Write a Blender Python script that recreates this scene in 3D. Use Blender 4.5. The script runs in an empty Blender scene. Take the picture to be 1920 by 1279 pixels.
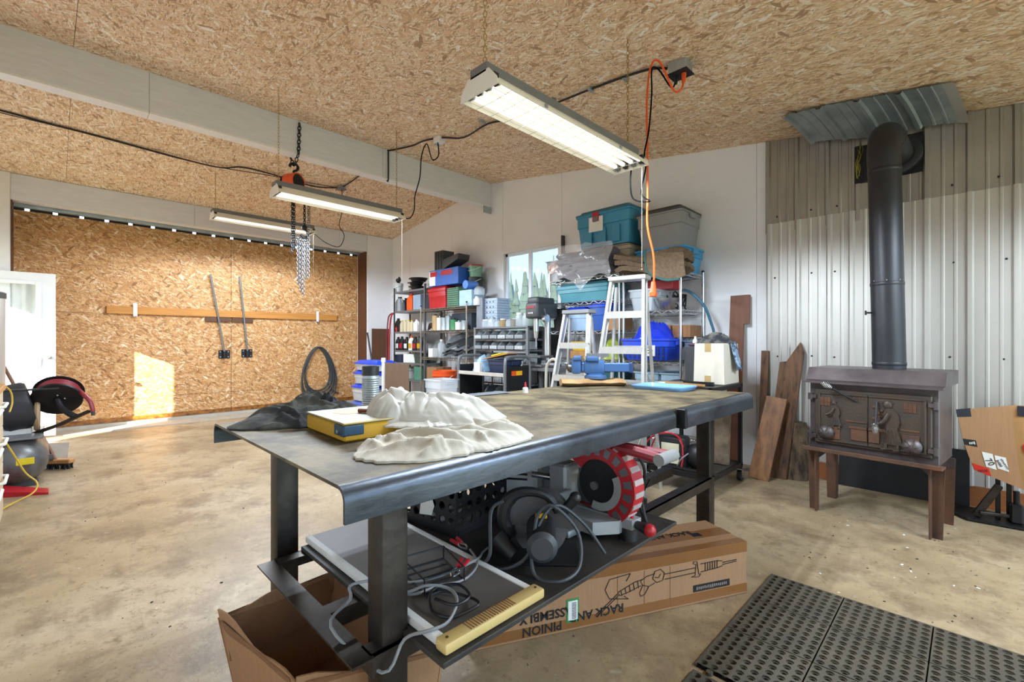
import bpy, bmesh, math, random
from mathutils import Vector, Matrix, noise
random.seed(7)
SC = bpy.context.scene
COL = SC.collection
PI = math.pi
# ------------------------------------------------------------------ camera, world, sun, exposure
cd = bpy.data.cameras.new('camera'); cam = bpy.data.objects.new('camera', cd); COL.objects.link(cam)
cam.location = (0, 0, 1.17); cam.rotation_euler = (PI/2, 0, PI/4)
cd.sensor_width = 36.0; cd.lens = 862.0/1920*36; cd.clip_start = 0.02; cd.clip_end = 300
SC.camera = cam
SC.view_settings.view_transform = 'Standard'; SC.view_settings.look = 'None'
SC.view_settings.gamma = 1.0; SC.view_settings.use_curve_mapping = False
SC.view_settings.exposure = 1.5
SC.cycles.max_bounces = 10; SC.cycles.diffuse_bounces = 7; SC.cycles.glossy_bounces = 4
SC.cycles.transmission_bounces = 8; SC.cycles.transparent_max_bounces = 12
SC.cycles.caustics_reflective = False; SC.cycles.caustics_refractive = False
SC.cycles.sample_clamp_indirect = 6.0
w = bpy.data.worlds.new('sky'); SC.world = w; w.use_nodes = True
nt = w.node_tree; bg = nt.nodes['Background']
tc = nt.nodes.new('ShaderNodeTexCoord'); sep = nt.nodes.new('ShaderNodeSeparateXYZ')
ramp = nt.nodes.new('ShaderNodeValToRGB')
nt.links.new(tc.outputs['Generated'], sep.inputs[0]); nt.links.new(sep.outputs['Z'], ramp.inputs[0])
ramp.color_ramp.elements[0].color = (0.55, 0.76, 1.0, 1); ramp.color_ramp.elements[1].color = (0.34, 0.58, 0.95, 1)
ramp.color_ramp.elements[1].position = 0.7
nt.links.new(ramp.outputs[0], bg.inputs['Color']); bg.inputs['Strength'].default_value = 1.8
sd = bpy.data.lights.new('sun', 'SUN'); sun = bpy.data.objects.new('sun', sd); COL.objects.link(sun)
sd.energy = 11.0; sd.color = (1.0, 0.93, 0.8); sd.angle = 0.009
sun.rotation_euler = Vector((-0.595, 1.0, -0.47)).to_track_quat('-Z', 'Y').to_euler()
LAMP = 0.45     # glow of the fluorescent tubes
LAMP_W = 6.9    # light thrown down by each of the twelve sections of a fixture

# ------------------------------------------------------------------ helpers
def lin(h):
    if isinstance(h, str):
        h = h.lstrip('#'); c = [int(h[i:i+2], 16)/255 for i in (0, 2, 4)]
        return tuple(x/12.92 if x <= .04045 else ((x+.055)/1.055)**2.4 for x in c)
    return tuple(h)
MATS = {}
def mat(name, col, rough=.5, metal=0., var=.12, scale=9., bump=0., bscale=80., col2=None, thr=None, alpha=1., trans=0., sss=0., spec=.5, emit=0., stretch=(1,1,1), coat=0.):
    """one procedural material: base colour broken up by noise, optional second colour in patches, fine relief"""
    if name in MATS: return MATS[name]
    m = bpy.data.materials.new(name); m.use_nodes = True; t = m.node_tree; n = t.nodes; L = t.links.new
    p = n['Principled BSDF']; c = lin(col)
    tcn = n.new('ShaderNodeTexCoord'); mp = n.new('ShaderNodeMapping'); mp.inputs['Scale'].default_value = stretch
    L(tcn.outputs['Object'], mp.inputs[0])
    nz = n.new('ShaderNodeTexNoise'); nz.inputs['Scale'].default_value = scale; nz.inputs['Detail'].default_value = 5; nz.inputs['Roughness'].default_value = .62
    L(mp.outputs[0], nz.inputs['Vector'])
    rp = n.new('ShaderNodeValToRGB'); L(nz.outputs['Fac'], rp.inputs[0])
    if col2 is not None:
        c2 = lin(col2); a, b = thr or (.4, .65)
        rp.color_ramp.elements[0].position = a; rp.color_ramp.elements[1].position = b
        rp.color_ramp.elements[0].color = (*c, 1); rp.color_ramp.elements[1].color = (*c2, 1)
    else:
        rp.color_ramp.elements[0].position = .3; rp.color_ramp.elements[1].position = .7
        rp.color_ramp.elements[0].color = (*[x*(1-var) for x in c], 1); rp.color_ramp.elements[1].color = (*[min(1, x*(1+var)) for x in c], 1)
    L(rp.outputs[0], p.inputs['Base Color'])
    p.inputs['Roughness'].default_value = rough; p.inputs['Metallic'].default_value = metal
    p.inputs['Specular IOR Level'].default_value = spec
    p.inputs['Alpha'].default_value = alpha; p.inputs['Transmission Weight'].default_value = trans
    if coat: p.inputs['Coat Weight'].default_value = coat
    if sss: p.inputs['Subsurface Weight'].default_value = sss; p.inputs['Subsurface Radius'].default_value = (.05, .05, .05)
    if emit:
        p.inputs['Emission Color'].default_value = (*c, 1); p.inputs['Emission Strength'].default_value = emit
    if bump:
        n2 = n.new('ShaderNodeTexNoise'); n2.inputs['Scale'].default_value = bscale; n2.inputs['Detail'].default_value = 3
        L(mp.outputs[0], n2.inputs['Vector'])
        b = n.new('ShaderNodeBump'); b.inputs['Strength'].default_value = bump; b.inputs['Distance'].default_value = .01
        L(n2.outputs['Fac'], b.inputs['Height']); L(b.outputs[0], p.inputs['Normal'])
    MATS[name] = m; return m

def osb(name, plane, cols, scl=1.0):
    """oriented strand board: stacked layers of elongated flakes, each cell its own tone"""
    m = bpy.data.materials.new(name); m.use_nodes = True; t = m.node_tree; n = t.nodes; L = t.links.new
    p = n['Principled BSDF']; p.inputs['Roughness'].default_value = .62
    g = n.new('ShaderNodeNewGeometry'); sp = n.new('ShaderNodeSeparateXYZ'); L(g.outputs['Position'], sp.inputs[0])
    cb = n.new('ShaderNodeCombineXYZ')
    a, b = (('X', 'Y') if plane == 'xy' else ('Y', 'Z') if plane == 'yz' else ('X', 'Z'))
    L(sp.outputs[a], cb.inputs[0]); L(sp.outputs[b], cb.inputs[1])
    nz = n.new('ShaderNodeTexNoise'); nz.inputs['Scale'].default_value = 9; nz.noise_dimensions = '2D'; L(cb.outputs[0], nz.inputs['Vector'])
    ad = n.new('ShaderNodeVectorMath'); ad.operation = 'MULTIPLY_ADD'; L(nz.outputs['Color'], ad.inputs[0]); ad.inputs[1].default_value = (.035, .035, 0); L(cb.outputs[0], ad.inputs[2])
    big = n.new('ShaderNodeTexNoise'); big.inputs['Scale'].default_value = 1.3; big.noise_dimensions = '2D'; L(cb.outputs[0], big.inputs['Vector'])
    base = n.new('ShaderNodeMix'); base.data_type = 'RGBA'; L(big.outputs['Fac'], base.inputs['Factor'])
    base.inputs['A'].default_value = (*lin(cols[1]), 1); base.inputs['B'].default_value = (*lin(cols[2]), 1)
    cur = base.outputs['Result']; hts = None
    for k, (ang, sx, sy, th, am) in enumerate(((.2, 12, 62, .25, .9), (1.25, 13, 58, .5, .8), (2.35, 16, 80, .5, .8), (-.45, 11, 60, .5, .85), (.9, 26, 110, .5, .75), (.1, 17, 95, .4, .8), (.55, 11, 40, .84, .9), (2.0, 12, 36, .88, .9))):
        mp = n.new('ShaderNodeMapping'); mp.vector_type = 'POINT'
        # rotate first, then stretch: two mappings
        mp.inputs['Rotation'].default_value = (0, 0, ang + (0 if plane == 'xy' else .25)); mp.inputs['Location'].default_value = (k*3.7, k*1.9, 0)
        L(ad.outputs[0], mp.inputs[0])
        m2 = n.new('ShaderNodeVectorMath'); m2.operation = 'MULTIPLY'; m2.inputs[1].default_value = (sx*scl, sy*scl, 1); L(mp.outputs[0], m2.inputs[0])
        v = n.new('ShaderNodeTexVoronoi'); v.voronoi_dimensions = '2D'; v.inputs['Scale'].default_value = 1; L(m2.outputs[0], v.inputs['Vector'])
        sc = n.new('ShaderNodeSeparateColor'); L(v.outputs['Color'], sc.inputs[0])
        rp = n.new('ShaderNodeValToRGB'); L(sc.outputs['Red'], rp.inputs[0])
        e = rp.color_ramp.elements; e[0].color = (*lin(cols[0]), 1); e[1].color = (*lin(cols[4]), 1); e[1].position = 1
        for pos, ci in ((.3, 1), (.6, 2), (.88, 3)):
            q = e.new(pos); q.color = (*lin(cols[ci]), 1)
        gt = n.new('ShaderNodeMath'); gt.operation = 'GREATER_THAN'; gt.inputs[1].default_value = th; L(sc.outputs['Green'], gt.inputs[0])
        lt = n.new('ShaderNodeMath'); lt.operation = 'LESS_THAN'; lt.inputs[1].default_value = .55; L(v.outputs['Distance'], lt.inputs[0])
        mu = n.new('ShaderNodeMath'); mu.operation = 'MULTIPLY'; L(gt.outputs[0], mu.inputs[0]); L(lt.outputs[0], mu.inputs[1])
        mm = n.new('ShaderNodeMath'); mm.operation = 'MULTIPLY'; mm.inputs[1].default_value = am; L(mu.outputs[0], mm.inputs[0])
        mx = n.new('ShaderNodeMix'); mx.data_type = 'RGBA'; L(mm.outputs[0], mx.inputs['Factor']); L(cur, mx.inputs['A']); L(rp.outputs[0], mx.inputs['B'])
        cur = mx.outputs['Result']
        if hts is None: hts = sc.outputs['Red']
    gn = n.new('ShaderNodeTexNoise'); gn.inputs['Scale'].default_value = 1; gn.inputs['Detail'].default_value = 4; gn.noise_dimensions = '2D'
    gs = n.new('ShaderNodeVectorMath'); gs.operation = 'MULTIPLY'; gs.inputs[1].default_value = (45, 190, 1); L(ad.outputs[0], gs.inputs[0]); L(gs.outputs[0], gn.inputs['Vector'])
    gr = n.new('ShaderNodeMapRange'); L(gn.outputs['Fac'], gr.inputs[0]); gr.inputs[1].default_value = .3; gr.inputs[2].default_value = .7; gr.inputs[3].default_value = .78; gr.inputs[4].default_value = 1.16
    gm = n.new('ShaderNodeVectorMath'); gm.operation = 'SCALE'; L(cur, gm.inputs[0]); L(gr.outputs[0], gm.inputs['Scale']); cur = gm.outputs[0]
    L(cur, p.inputs['Base Color'])
    bp = n.new('ShaderNodeBump'); bp.inputs['Strength'].default_value = .15; bp.inputs['Distance'].default_value = .004; L(hts, bp.inputs['Height']); L(bp.outputs[0], p.inputs['Normal'])
    MATS[name] = m; return m

LOC = {}
def tag(o, label=None, cat=None, group=None, kind=None):
    if label: o['label'] = label
    if cat: o['category'] = cat
    if group: o['group'] = group
    if kind: o['kind'] = kind
    return o
def T(name, label, cat, loc=(0, 0, 0), group=None, rz=0):
    o = bpy.data.objects.new(name, None); COL.objects.link(o); o.location = loc; o.rotation_euler = (0, 0, rz)
    o.empty_display_size = .1; LOC[o] = Vector(loc)
    return tag(o, label, cat, group)

def catmull(pts, sub=6, closed=False):
    P = [Vector(p) for p in pts]; n = len(P); out = []
    rng = range(n if closed else n-1)
    for i in rng:
        if closed: p0, p1, p2, p3 = P[i-1], P[i], P[(i+1) % n], P[(i+2) % n]
        else: p0, p1, p2, p3 = P[max(i-1, 0)], P[i], P[i+1], P[min(i+2, n-1)]
        for k in range(sub):
            t = k/sub
            out.append(.5*((2*p1)+(p2-p0)*t+(2*p0-5*p1+4*p2-p3)*t*t+(3*p1-p0-3*p2+p3)*t**3))
    if not closed: out.append(P[-1])
    return out

class B:
    """collects shapes into one mesh; .M places what is added next"""
    def __init__(s): s.bm = bmesh.new(); s.M = Matrix()
    def at(s, loc=(0, 0, 0), rz=0, rx=0, ry=0):
        s.M = Matrix.Translation(loc) @ Matrix.Rotation(rz, 4, 'Z') @ Matrix.Rotation(ry, 4, 'Y') @ Matrix.Rotation(rx, 4, 'X'); return s
    def _add(s, vs, fs):
        v = [s.bm.verts.new(s.M @ Vector(p)) for p in vs]
        for f in fs:
            try: s.bm.faces.new([v[i] for i in f])
            except ValueError: pass
        return v
    def box(s, x0, x1, y0, y1, z0, z1, bev=0, seg=1):
        v = s._add([(x, y, z) for z in (z0, z1) for y in (y0, y1) for x in (x0, x1)],
                   [(0, 2, 3, 1), (4, 5, 7, 6), (0, 1, 5, 4), (2, 6, 7, 3), (0, 4, 6, 2), (1, 3, 7, 5)])
        if bev:
            ed = list({e for q in v for e in q.link_edges})
            bmesh.ops.bevel(s.bm, geom=ed, offset=bev, segments=seg, affect='EDGES', profile=.5)
        return s
    def cbox(s, c, d, bev=0, seg=1):
        return s.box(c[0]-d[0]/2, c[0]+d[0]/2, c[1]-d[1]/2, c[1]+d[1]/2, c[2]-d[2]/2, c[2]+d[2]/2, bev, seg)
    def taper(s, x0, x1, y0, y1, z0, z1, fx, fy, bev=0, seg=2):
        """box whose foot is smaller than its top by fx, fy on each side"""
        v = s._add([(x0+fx, y0+fy, z0), (x1-fx, y0+fy, z0), (x0+fx, y1-fy, z0), (x1-fx, y1-fy, z0), (x0, y0, z1), (x1, y0, z1), (x0, y1, z1), (x1, y1, z1)],
                   [(0, 2, 3, 1), (4, 5, 7, 6), (0, 1, 5, 4), (2, 6, 7, 3), (0, 4, 6, 2), (1, 3, 7, 5)])
        if bev:
            ed = list({e for q in v for e in q.link_edges}); bmesh.ops.bevel(s.bm, geom=ed, offset=bev, segments=seg, affect='EDGES', profile=.5)
        return s
    def rings(s, rs, cap=True, closed=False):
        n = len(rs[0]); vs = []; fs = []
        for r in rs: vs += r
        m = len(rs)
        for i in range(m if closed else m-1):
            for j in range(n):
                a = i*n+j; b = i*n+(j+1) % n; c = ((i+1) % m)*n+(j+1) % n; d = ((i+1) % m)*n+j
                fs.append((a, b, c, d))
        if cap and not closed: fs.append(tuple(reversed(range(n)))); fs.append(tuple((m-1)*n+j for j in range(n)))
        s._add(vs, fs); return s
    def cyl(s, p0, p1, r, r1=None, n=14, cap=True):
        p0 = Vector(p0); p1 = Vector(p1); r1 = r if r1 is None else r1
        d = (p1-p0).normalized(); u = d.orthogonal().normalized(); w_ = d.cross(u)
        R = [[p + (u*math.cos(2*PI*k/n)+w_*math.sin(2*PI*k/n))*q for k in range(n)] for p, q in ((p0, r), (p1, r1))]
        return s.rings(R, cap)
    def tube(s, pts, r, n=6, closed=False, sub=5):
        P = catmull(pts, sub, closed) if sub > 1 else [Vector(p) for p in pts]
        R = []; u = None; m = len(P)
        for i, p in enumerate(P):
            d = (P[(i+1) % m]-P[i-1]) if closed else (P[min(i+1, m-1)]-P[max(i-1, 0)])
            if d.length < 1e-9: d = Vector((0, 0, 1))
            d.normalize()
            u = d.orthogonal().normalized() if u is None else (u-d*u.dot(d))
            if u.length < 1e-6: u = d.orthogonal()
            u.normalize(); w_ = d.cross(u)
            rr = r(i/(m-1)) if callable(r) else r
            R.append([p+(u*math.cos(2*PI*k/n)+w_*math.sin(2*PI*k/n))*rr for k in range(n)])
        return s.rings(R, True, closed)
    def lathe(s, prof, n=24, c=(0, 0, 0)):
        return s.rings([[Vector((c[0]+r*math.cos(2*PI*k/n), c[1]+r*math.sin(2*PI*k/n), c[2]+z)) for k in range(n)] for r, z in prof], True)
    def prism(s, poly, z0, z1):
        n = len(poly); s.rings([[Vector((x, y, z0)) for x, y in poly], [Vector((x, y, z1)) for x, y in poly]], True); return s
    def sweep(s, prof, p0, p1, up=(0, 0, 1), closed=True):
        """profile (a, b) carried straight from p0 to p1: a sideways, b along up"""
        p0 = Vector(p0); p1 = Vector(p1); d = (p1-p0).normalized(); u = Vector(up); sd_ = d.cross(u).normalized()
        R = [[p+sd_*a+u*b for a, b in prof] for p in (p0, p1)]
        if closed: return s.rings(R, True)
        n = len(prof); s._add(R[0]+R[1], [(i, i+1, n+i+1, n+i) for i in range(n-1)]); return s
    def ball(s, c, r, n=12, sq=(1, 1, 1)):
        m = max(6, n//2+2); rs = []
        for i in range(1, m):
            a = PI*i/m; rs.append([Vector((c[0]+r*sq[0]*math.sin(a)*math.cos(2*PI*k/n), c[1]+r*sq[1]*math.sin(a)*math.sin(2*PI*k/n), c[2]-r*sq[2]*math.cos(a))) for k in range(n)])
        return s.rings(rs, True)
    def torus(s, c, R, r, ax='Z', n=24, m=8, sq=1.):
        pts = []
        for k in range(n):
            a = 2*PI*k/n; x, y = R*math.cos(a), R*sq*math.sin(a)
            pts.append(Vector(c)+Vector({'Z': (x, y, 0), 'X': (0, x, y), 'Y': (x, 0, y)}[ax]))
        return s.tube(pts, r, m, True, 1)
    def sheet(s, fn, nu, nv, th=.0):
        """surface fn(u, v) -> point; with thickness th when given"""
        vs = [Vector(fn(i/nu, j/nv)) for j in range(nv+1) for i in range(nu+1)]
        f = [(j*(nu+1)+i, j*(nu+1)+i+1, (j+1)*(nu+1)+i+1, (j+1)*(nu+1)+i) for j in range(nv) for i in range(nu)]
        v = s._add(vs, f)
        if th:
            s.bm.normal_update()
            fs = [q for q in {f_ for a in v for f_ in a.link_faces}]
            bmesh.ops.solidify(s.bm, geom=fs, thickness=th)
        return s
    def done(s, name, m, parent=None, smooth=35, keep=False):
        me = bpy.data.meshes.new(name)
        bmesh.ops.recalc_face_normals(s.bm, faces=s.bm.faces)
        base = LOC.get(parent, Vector((0, 0, 0)))
        if parent is not None: bmesh.ops.translate(s.bm, verts=s.bm.verts, vec=-base)
        s.bm.to_mesh(me); s.bm.free()
        if smooth:
            me.shade_smooth(); me.set_sharp_from_angle(angle=math.radians(smooth))
        o = bpy.data.objects.new(name, me); COL.objects.link(o)
        me.materials.append(m)
        if parent is not None: o.parent = parent; LOC[o] = base
        return o
def one(b, name, m, label, cat, group=None, smooth=35):
    """a thing that is one mesh: its origin goes to its base"""
    o = b.done(name, m, None, smooth)
    vs = o.data.vertices
    lo = Vector([min(v.co[i] for v in vs) for i in range(3)]); hi = Vector([max(v.co[i] for v in vs) for i in range(3)])
    c = Vector(((lo.x+hi.x)/2, (lo.y+hi.y)/2, lo.z))
    o.data.transform(Matrix.Translation(-c)); o.location = c
    return tag(o, label, cat, group)
def dup(root, loc, label=None, rz=None):
    r = root.copy(); COL.objects.link(r); r.location = loc
    if rz is not None: r.rotation_euler = (0, 0, rz)
    if label: r['label'] = label
    for ch in list(root.children):
        c = ch.copy(); COL.objects.link(c); c.parent = r
        for g in ch.children:
            d = g.copy(); COL.objects.link(d); d.parent = c
    LOC[r] = Vector(loc); return r
def struct(b, name, m, smooth=35):
    return tag(b.done(name, m, None, smooth), kind='structure')
def text(s, size, M_, m, parent, name='lettering', th=.0006, bold=0.0):
    cu = bpy.data.curves.new(name, 'FONT'); cu.body = s; cu.size = size; cu.extrude = th; cu.align_x = 'CENTER'; cu.align_y = 'CENTER'; cu.offset = bold
    cu.resolution_u = 2
    tmp = bpy.data.objects.new('tmp', cu); COL.objects.link(tmp)
    me = bpy.data.meshes.new_from_object(tmp.evaluated_get(bpy.context.evaluated_depsgraph_get()))
    bpy.data.objects.remove(tmp); bpy.data.curves.remove(cu)
    me.name = name; me.transform(Matrix.Translation(-LOC.get(parent, Vector())) @ M_); me.materials.clear(); me.materials.append(m)
    o = bpy.data.objects.new(name, me); COL.objects.link(o); o.parent = parent; LOC[o] = LOC.get(parent, Vector()); return o
def frame(o, ex, ey, ez=None):
    """matrix whose local x runs along ex, y along ey, origin o"""
    ex = Vector(ex).normalized(); ey = Vector(ey).normalized(); ez = ex.cross(ey)
    return Matrix(((ex.x, ey.x, ez.x, o[0]), (ex.y, ey.y, ez.y, o[1]), (ex.z, ey.z, ez.z, o[2]), (0, 0, 0, 1)))
def marks(M_, w_, h_, n, m, parent):
    """print too small to read: a row of short strokes"""
    q = B(); q.M = M_.copy(); rs = random.Random(n)
    for k in range(n):
        x = -w_/2+w_*(k+.5)/n; s_ = w_/n*.28; q.box(x-s_, x+s_, -h_*rs.uniform(.3, .5), h_*rs.uniform(.25, .5), 0, .0006)
    return tag(q.done('small_print', m, parent), kind='stuff')
def fbm(x, y, z=0, o=4): return noise.fractal(Vector((x, y, z)), 1.0, 2.0, o, noise_basis='PERLIN_ORIGINAL')

# ------------------------------------------------------------------ materials
OSBC = osb('osb_ceiling', 'xy', ('#a67e5c', '#deb88e', '#ecd0ac', '#f5e6d0', '#fffaf2'))
OSBW = osb('osb_door', 'yz', ('#8a5c30', '#c08a52', '#d3a067', '#e2b985', '#f3e2c4'))
WHITE_WALL = mat('white_wall', '#e8e9ec', .55, var=.03, scale=2.5)
BEAM = mat('beam_paint', '#d9dce1', .6, var=.06, scale=5, stretch=(8, 1, 8))
TRIM = mat('white_trim', '#e6e6e6', .45, var=.03)
DOORWHITE = mat('door_white', '#e9ebef', .4, var=.02)
STEEL = mat('raw_steel', '#4a453f', .42, .75, col2='#2b2521', thr=(.35, .7), scale=7, bump=.1, bscale=40)
STEELTOP = mat('bench_steel', '#786b50', .62, .1, spec=.25, col2='#463f31', thr=(.38, .6), scale=6, bump=.12, bscale=60)
LIP = mat('bench_lip', '#59606a', .36, .75, col2='#2a2d31', thr=(.35, .75), scale=9, bump=.08, stretch=(1, .35, 1))
CAST = mat('cast_iron', '#4d4640', .5, .5, col2='#5a4636', thr=(.45, .75), scale=8, bump=.15, bscale=90)
STOVE = mat('stove_plate', '#625a5a', .45, .5, col2='#40383a', thr=(.4, .75), scale=5, bump=.06)
RUST = mat('rusty_steel', '#6d4a35', .7, .3, col2='#46382f', thr=(.35, .7), scale=9, bump=.2)
PIPE = mat('black_pipe', '#2c2d31', .42, .3, var=.2, scale=6)
SHEETM = mat('galvanised_sheet', '#bbb8b2', .4, .4, var=.09, scale=1.6, stretch=(1, 1, .5))
SHEETU = mat('galvanised_sheet_upper', '#a5a19b', .36, .65, var=.1, scale=2.5)
GALV = mat('galvanised', '#a9b4ba', .36, .65, var=.2, scale=6)
CHROME = mat('chrome_wire', '#c5c8cb', .25, .9, var=.06)
ALU = mat('aluminium', '#cfcfcb', .38, .7, var=.09, scale=14, stretch=(1, 1, .3))
BLACKP = mat('black_plastic', '#1c1c1e', .45, var=.15)
BLACKM = mat('black_metal', '#242426', .45, .4, var=.2)
GREYP = mat('grey_plastic', '#8d8f91', .45, var=.06)
GREYM = mat('grey_enamel', '#77797c', .42, .3, var=.08)
DKGREY = mat('dark_grey_plastic', '#3e4144', .5, var=.08)
RED = mat('red_plastic', '#b3202a', .38, var=.08)
REDD = mat('dark_red_plastic', '#8d2a34', .4, var=.1)
ORANGE = mat('orange_plastic', '#e2571f', .42, var=.06)
YEL = mat('yellow_paint', '#c79a1e', .5, var=.12, col2='#6b5a2a', thr=(.62, .72), scale=14)
BLUE = mat('blue_plastic', '#1c44c8', .35, var=.1)
TEAL = mat('teal_plastic', '#3f8fb2', .4, var=.07)
TEAL2 = mat('sea_green_plastic', '#5a9aa8', .42, var=.06)
SKYB = mat('sky_blue_plastic', '#3f9bd0', .38, var=.06)
CARD = mat('cardboard', '#a27a56', .8, var=.08, scale=3, bump=.05, stretch=(30, 30, 2))
CARDD = mat('cardboard_dark', '#8a6242', .8, var=.1, scale=4)
TAPE = mat('packing_tape', '#86592f', .3, var=.06)
PAPER = mat('white_paper', '#e4e4e0', .7, var=.03)
INK = mat('black_ink', '#17130f', .7, var=.05)
WOOD = mat('pine_wood', '#b98750', .6, var=.18, scale=3, stretch=(14, 14, 1.2))
WOODY = mat('fir_board', '#c4873f', .6, var=.16, scale=3, stretch=(14, 1, 14))
WOODD = mat('dark_wood', '#5e3b24', .6, var=.25, scale=3, stretch=(14, 14, 1))
WOODO = mat('orange_plank', '#8f5f33', .5, col2='#4a2d18', thr=(.38, .74), scale=2.4, stretch=(9, 9, .9), bump=.15)
WOODW = mat('weathered_plank', '#6d4c31', .7, col2='#2e1e14', thr=(.4, .7), scale=3, stretch=(9, 9, 1), bump=.3)
BARK = mat('bark', '#6e5a44', .9, col2='#2c2219', thr=(.4, .65), scale=9, stretch=(2, 2, .6), bump=.9, bscale=30)
RUBBER = mat('rubber', '#26262a', .6, var=.2)
MATR = mat('mat_rubber', '#5a5243', .62, col2='#45413a', thr=(.4, .7), scale=3, bump=.1)
MATSHADE = mat('mat_hole_shade', '#1d1610', .9, var=.3)  # dark colour standing in for shade down in the mat holes
DENIM = mat('dark_jacket', '#46463a', .85, col2='#202226', thr=(.38, .62), scale=7, bump=.25, bscale=300)
CLOTH = mat('cream_cloth', '#b9b4a8', .85, col2='#a3977f', thr=(.5, .8), scale=3, bump=.12, bscale=250)
FILM = mat('milky_plastic_film', '#c6c3bb', .28, var=.05, sss=.0, trans=.0, alpha=.82)
CLEAR = mat('clear_plastic', '#dfe8ee', .18, var=.03, alpha=.42)
GLASS = mat('glass', '#eef6ff', .03, var=.0, alpha=.10)
DIMGLASS = mat('dimming_glass', '#8fa0ac', .01, var=.1, scale=4, alpha=.27, spec=.06)  # tint and haze put in to dim the bright view outdoors
CANVAS = mat('grey_blanket', '#6d676c', .9, var=.2, scale=30, bump=.3, bscale=200)
BROWNB = mat('brown_blanket', '#776450', .95, var=.3, scale=40, bump=.5, bscale=180)
LAMPM = mat('fluorescent_tube', '#fff6e6', .4, var=0, emit=LAMP)
LAMPW = mat('lamp_enamel', '#e9e6dc', .35, var=.03)
BRASS = mat('brass_chain', '#a78a4a', .4, .8, var=.1)
VISE = mat('blue_enamel', '#3d608f', .42, .2, col2='#5d6a74', thr=(.52, .7), scale=12)
VISEG = mat('worn_casting', '#77777a', .42, .6, var=.2)
TREE = mat('tree_green', '#4c5c44', .9, var=.3, scale=2)
GRASS = mat('dry_grass', '#b9b48c', .95, var=.15, scale=.6)
# ------------------------------------------------------------------ the building
def concrete():
    m = bpy.data.materials.new('concrete'); m.use_nodes = True; t = m.node_tree; n = t.nodes; L = t.links.new; p = n['Principled BSDF']
    g = n.new('ShaderNodeNewGeometry')
    def nz(s, d, r=.6):
        q = n.new('ShaderNodeTexNoise'); q.inputs['Scale'].default_value = s; q.inputs['Detail'].default_value = d; q.inputs['Roughness'].default_value = r; L(g.outputs['Position'], q.inputs['Vector']); return q.outputs['Fac']
    def rmp(f, stops):
        q = n.new('ShaderNodeValToRGB'); L(f, q.inputs[0]); e = q.color_ramp.elements
        e[0].position, e[0].color = stops[0][0], (*lin(stops[0][1]), 1); e[1].position, e[1].color = stops[-1][0], (*lin(stops[-1][1]), 1)
        for a, c in stops[1:-1]: z = e.new(a); z.color = (*lin(c), 1)
        return q.outputs[0]
    def mix(f, a, b):
        q = n.new('ShaderNodeMix'); q.data_type = 'RGBA'; L(f, q.inputs['Factor'])
        for s_, v in (('A', a), ('B', b)):
            if isinstance(v, str): q.inputs[s_].default_value = (*lin(v), 1)
            else: L(v, q.inputs[s_])
        return q.outputs['Result']
    def thr(f, a, b):
        q = n.new('ShaderNodeMapRange'); q.inputs[1].default_value = a; q.inputs[2].default_value = b; L(f, q.inputs[0]); return q.outputs[0]
    c = rmp(nz(.9, 8, .65), ((.32, '#857357'), (.5, '#aa9676'), (.68, '#c0af93')))
    c = mix(thr(nz(3.5, 6, .7), .5, .72), c, '#705e49')
    c = mix(thr(nz(1.7, 9, .75), .52, .68), c, '#836f56')
    c = mix(thr(nz(14, 4), .62, .8), c, '#bcae97')
    c = mix(thr(nz(9, 10, .8), .54, .66), c, '#7d6a4e')
    c = mix(thr(nz(22, 8, .75), .58, .66), c, '#8a7658')
    c = mix(thr(nz(55, 4, .7), .64, .69), c, '#54463a')
    c = mix(thr(nz(40, 2), .69, .73), c, '#4d4236')
    c = mix(thr(nz(26, 2), .74, .78), c, '#e2ddd2')
    L(c, p.inputs['Base Color'])
    r = n.new('ShaderNodeMapRange'); L(nz(2.2, 4), r.inputs[0]); r.inputs[3].default_value = .28; r.inputs[4].default_value = .62; L(r.outputs[0], p.inputs['Roughness'])
    b = n.new('ShaderNodeBump'); b.inputs['Strength'].default_value = .12; b.inputs['Distance'].default_value = .01; L(nz(30, 5), b.inputs['Height']); L(b.outputs[0], p.inputs['Normal'])
    return m
CONC = concrete()
struct(B().box(-8.42, 2.4, -.97, 4.75, -.12, 0), 'floor', CONC)
struct(B().box(-70, 60, -60, 70, -.35, -.13), 'ground', GRASS)
XR, ZR, SL = -5.1, 3.53, .14          # ridge line and slope of the ceiling
def zc(x): return ZR - SL*abs(x-XR)
ceil = struct(B().sweep([(-.03, 0), (.03, 0), (.03, .03), (-.03, .03)], (XR, -.97, ZR+.03), (XR, 4.8, ZR+.03)), 'ceiling', OSBC)
ys = [-.97, .12, 1.34, 2.56, 3.78, 4.82]
for xs in ((XR, -4.18, -1.74, .7, 2.5), (XR, -6.36, -8.6)):
    for a, b_ in zip(xs, xs[1:]):
        for y0, y1 in zip(ys, ys[1:]):
            q = B(); x0, x1 = min(a, b_)+.0015, max(a, b_)-.0015
            q._add([(x, y, zc(x)+dz) for dz in (0, .015) for y in (y0+.0015, y1-.0015) for x in (x0, x1)],
                   [(0, 2, 3, 1), (4, 5, 7, 6), (0, 1, 5, 4), (2, 6, 7, 3), (0, 4, 6, 2), (1, 3, 7, 5)])
            q.done('osb_sheet', OSBC, ceil, 0)
for nm, xs in (('roof_deck', (XR, 2.6)), ('roof_deck', (XR, -8.65))):
    q = B(); x0, x1 = min(xs), max(xs)
    q._add([(x, y, zc(x)+dz) for dz in (.03, .1) for y in (-1., 4.86) for x in (x0, x1)], [(0, 2, 3, 1), (4, 5, 7, 6), (0, 1, 5, 4), (2, 6, 7, 3), (0, 4, 6, 2), (1, 3, 7, 5)])
    q.done(nm, BLACKM, ceil, 0)
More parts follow.
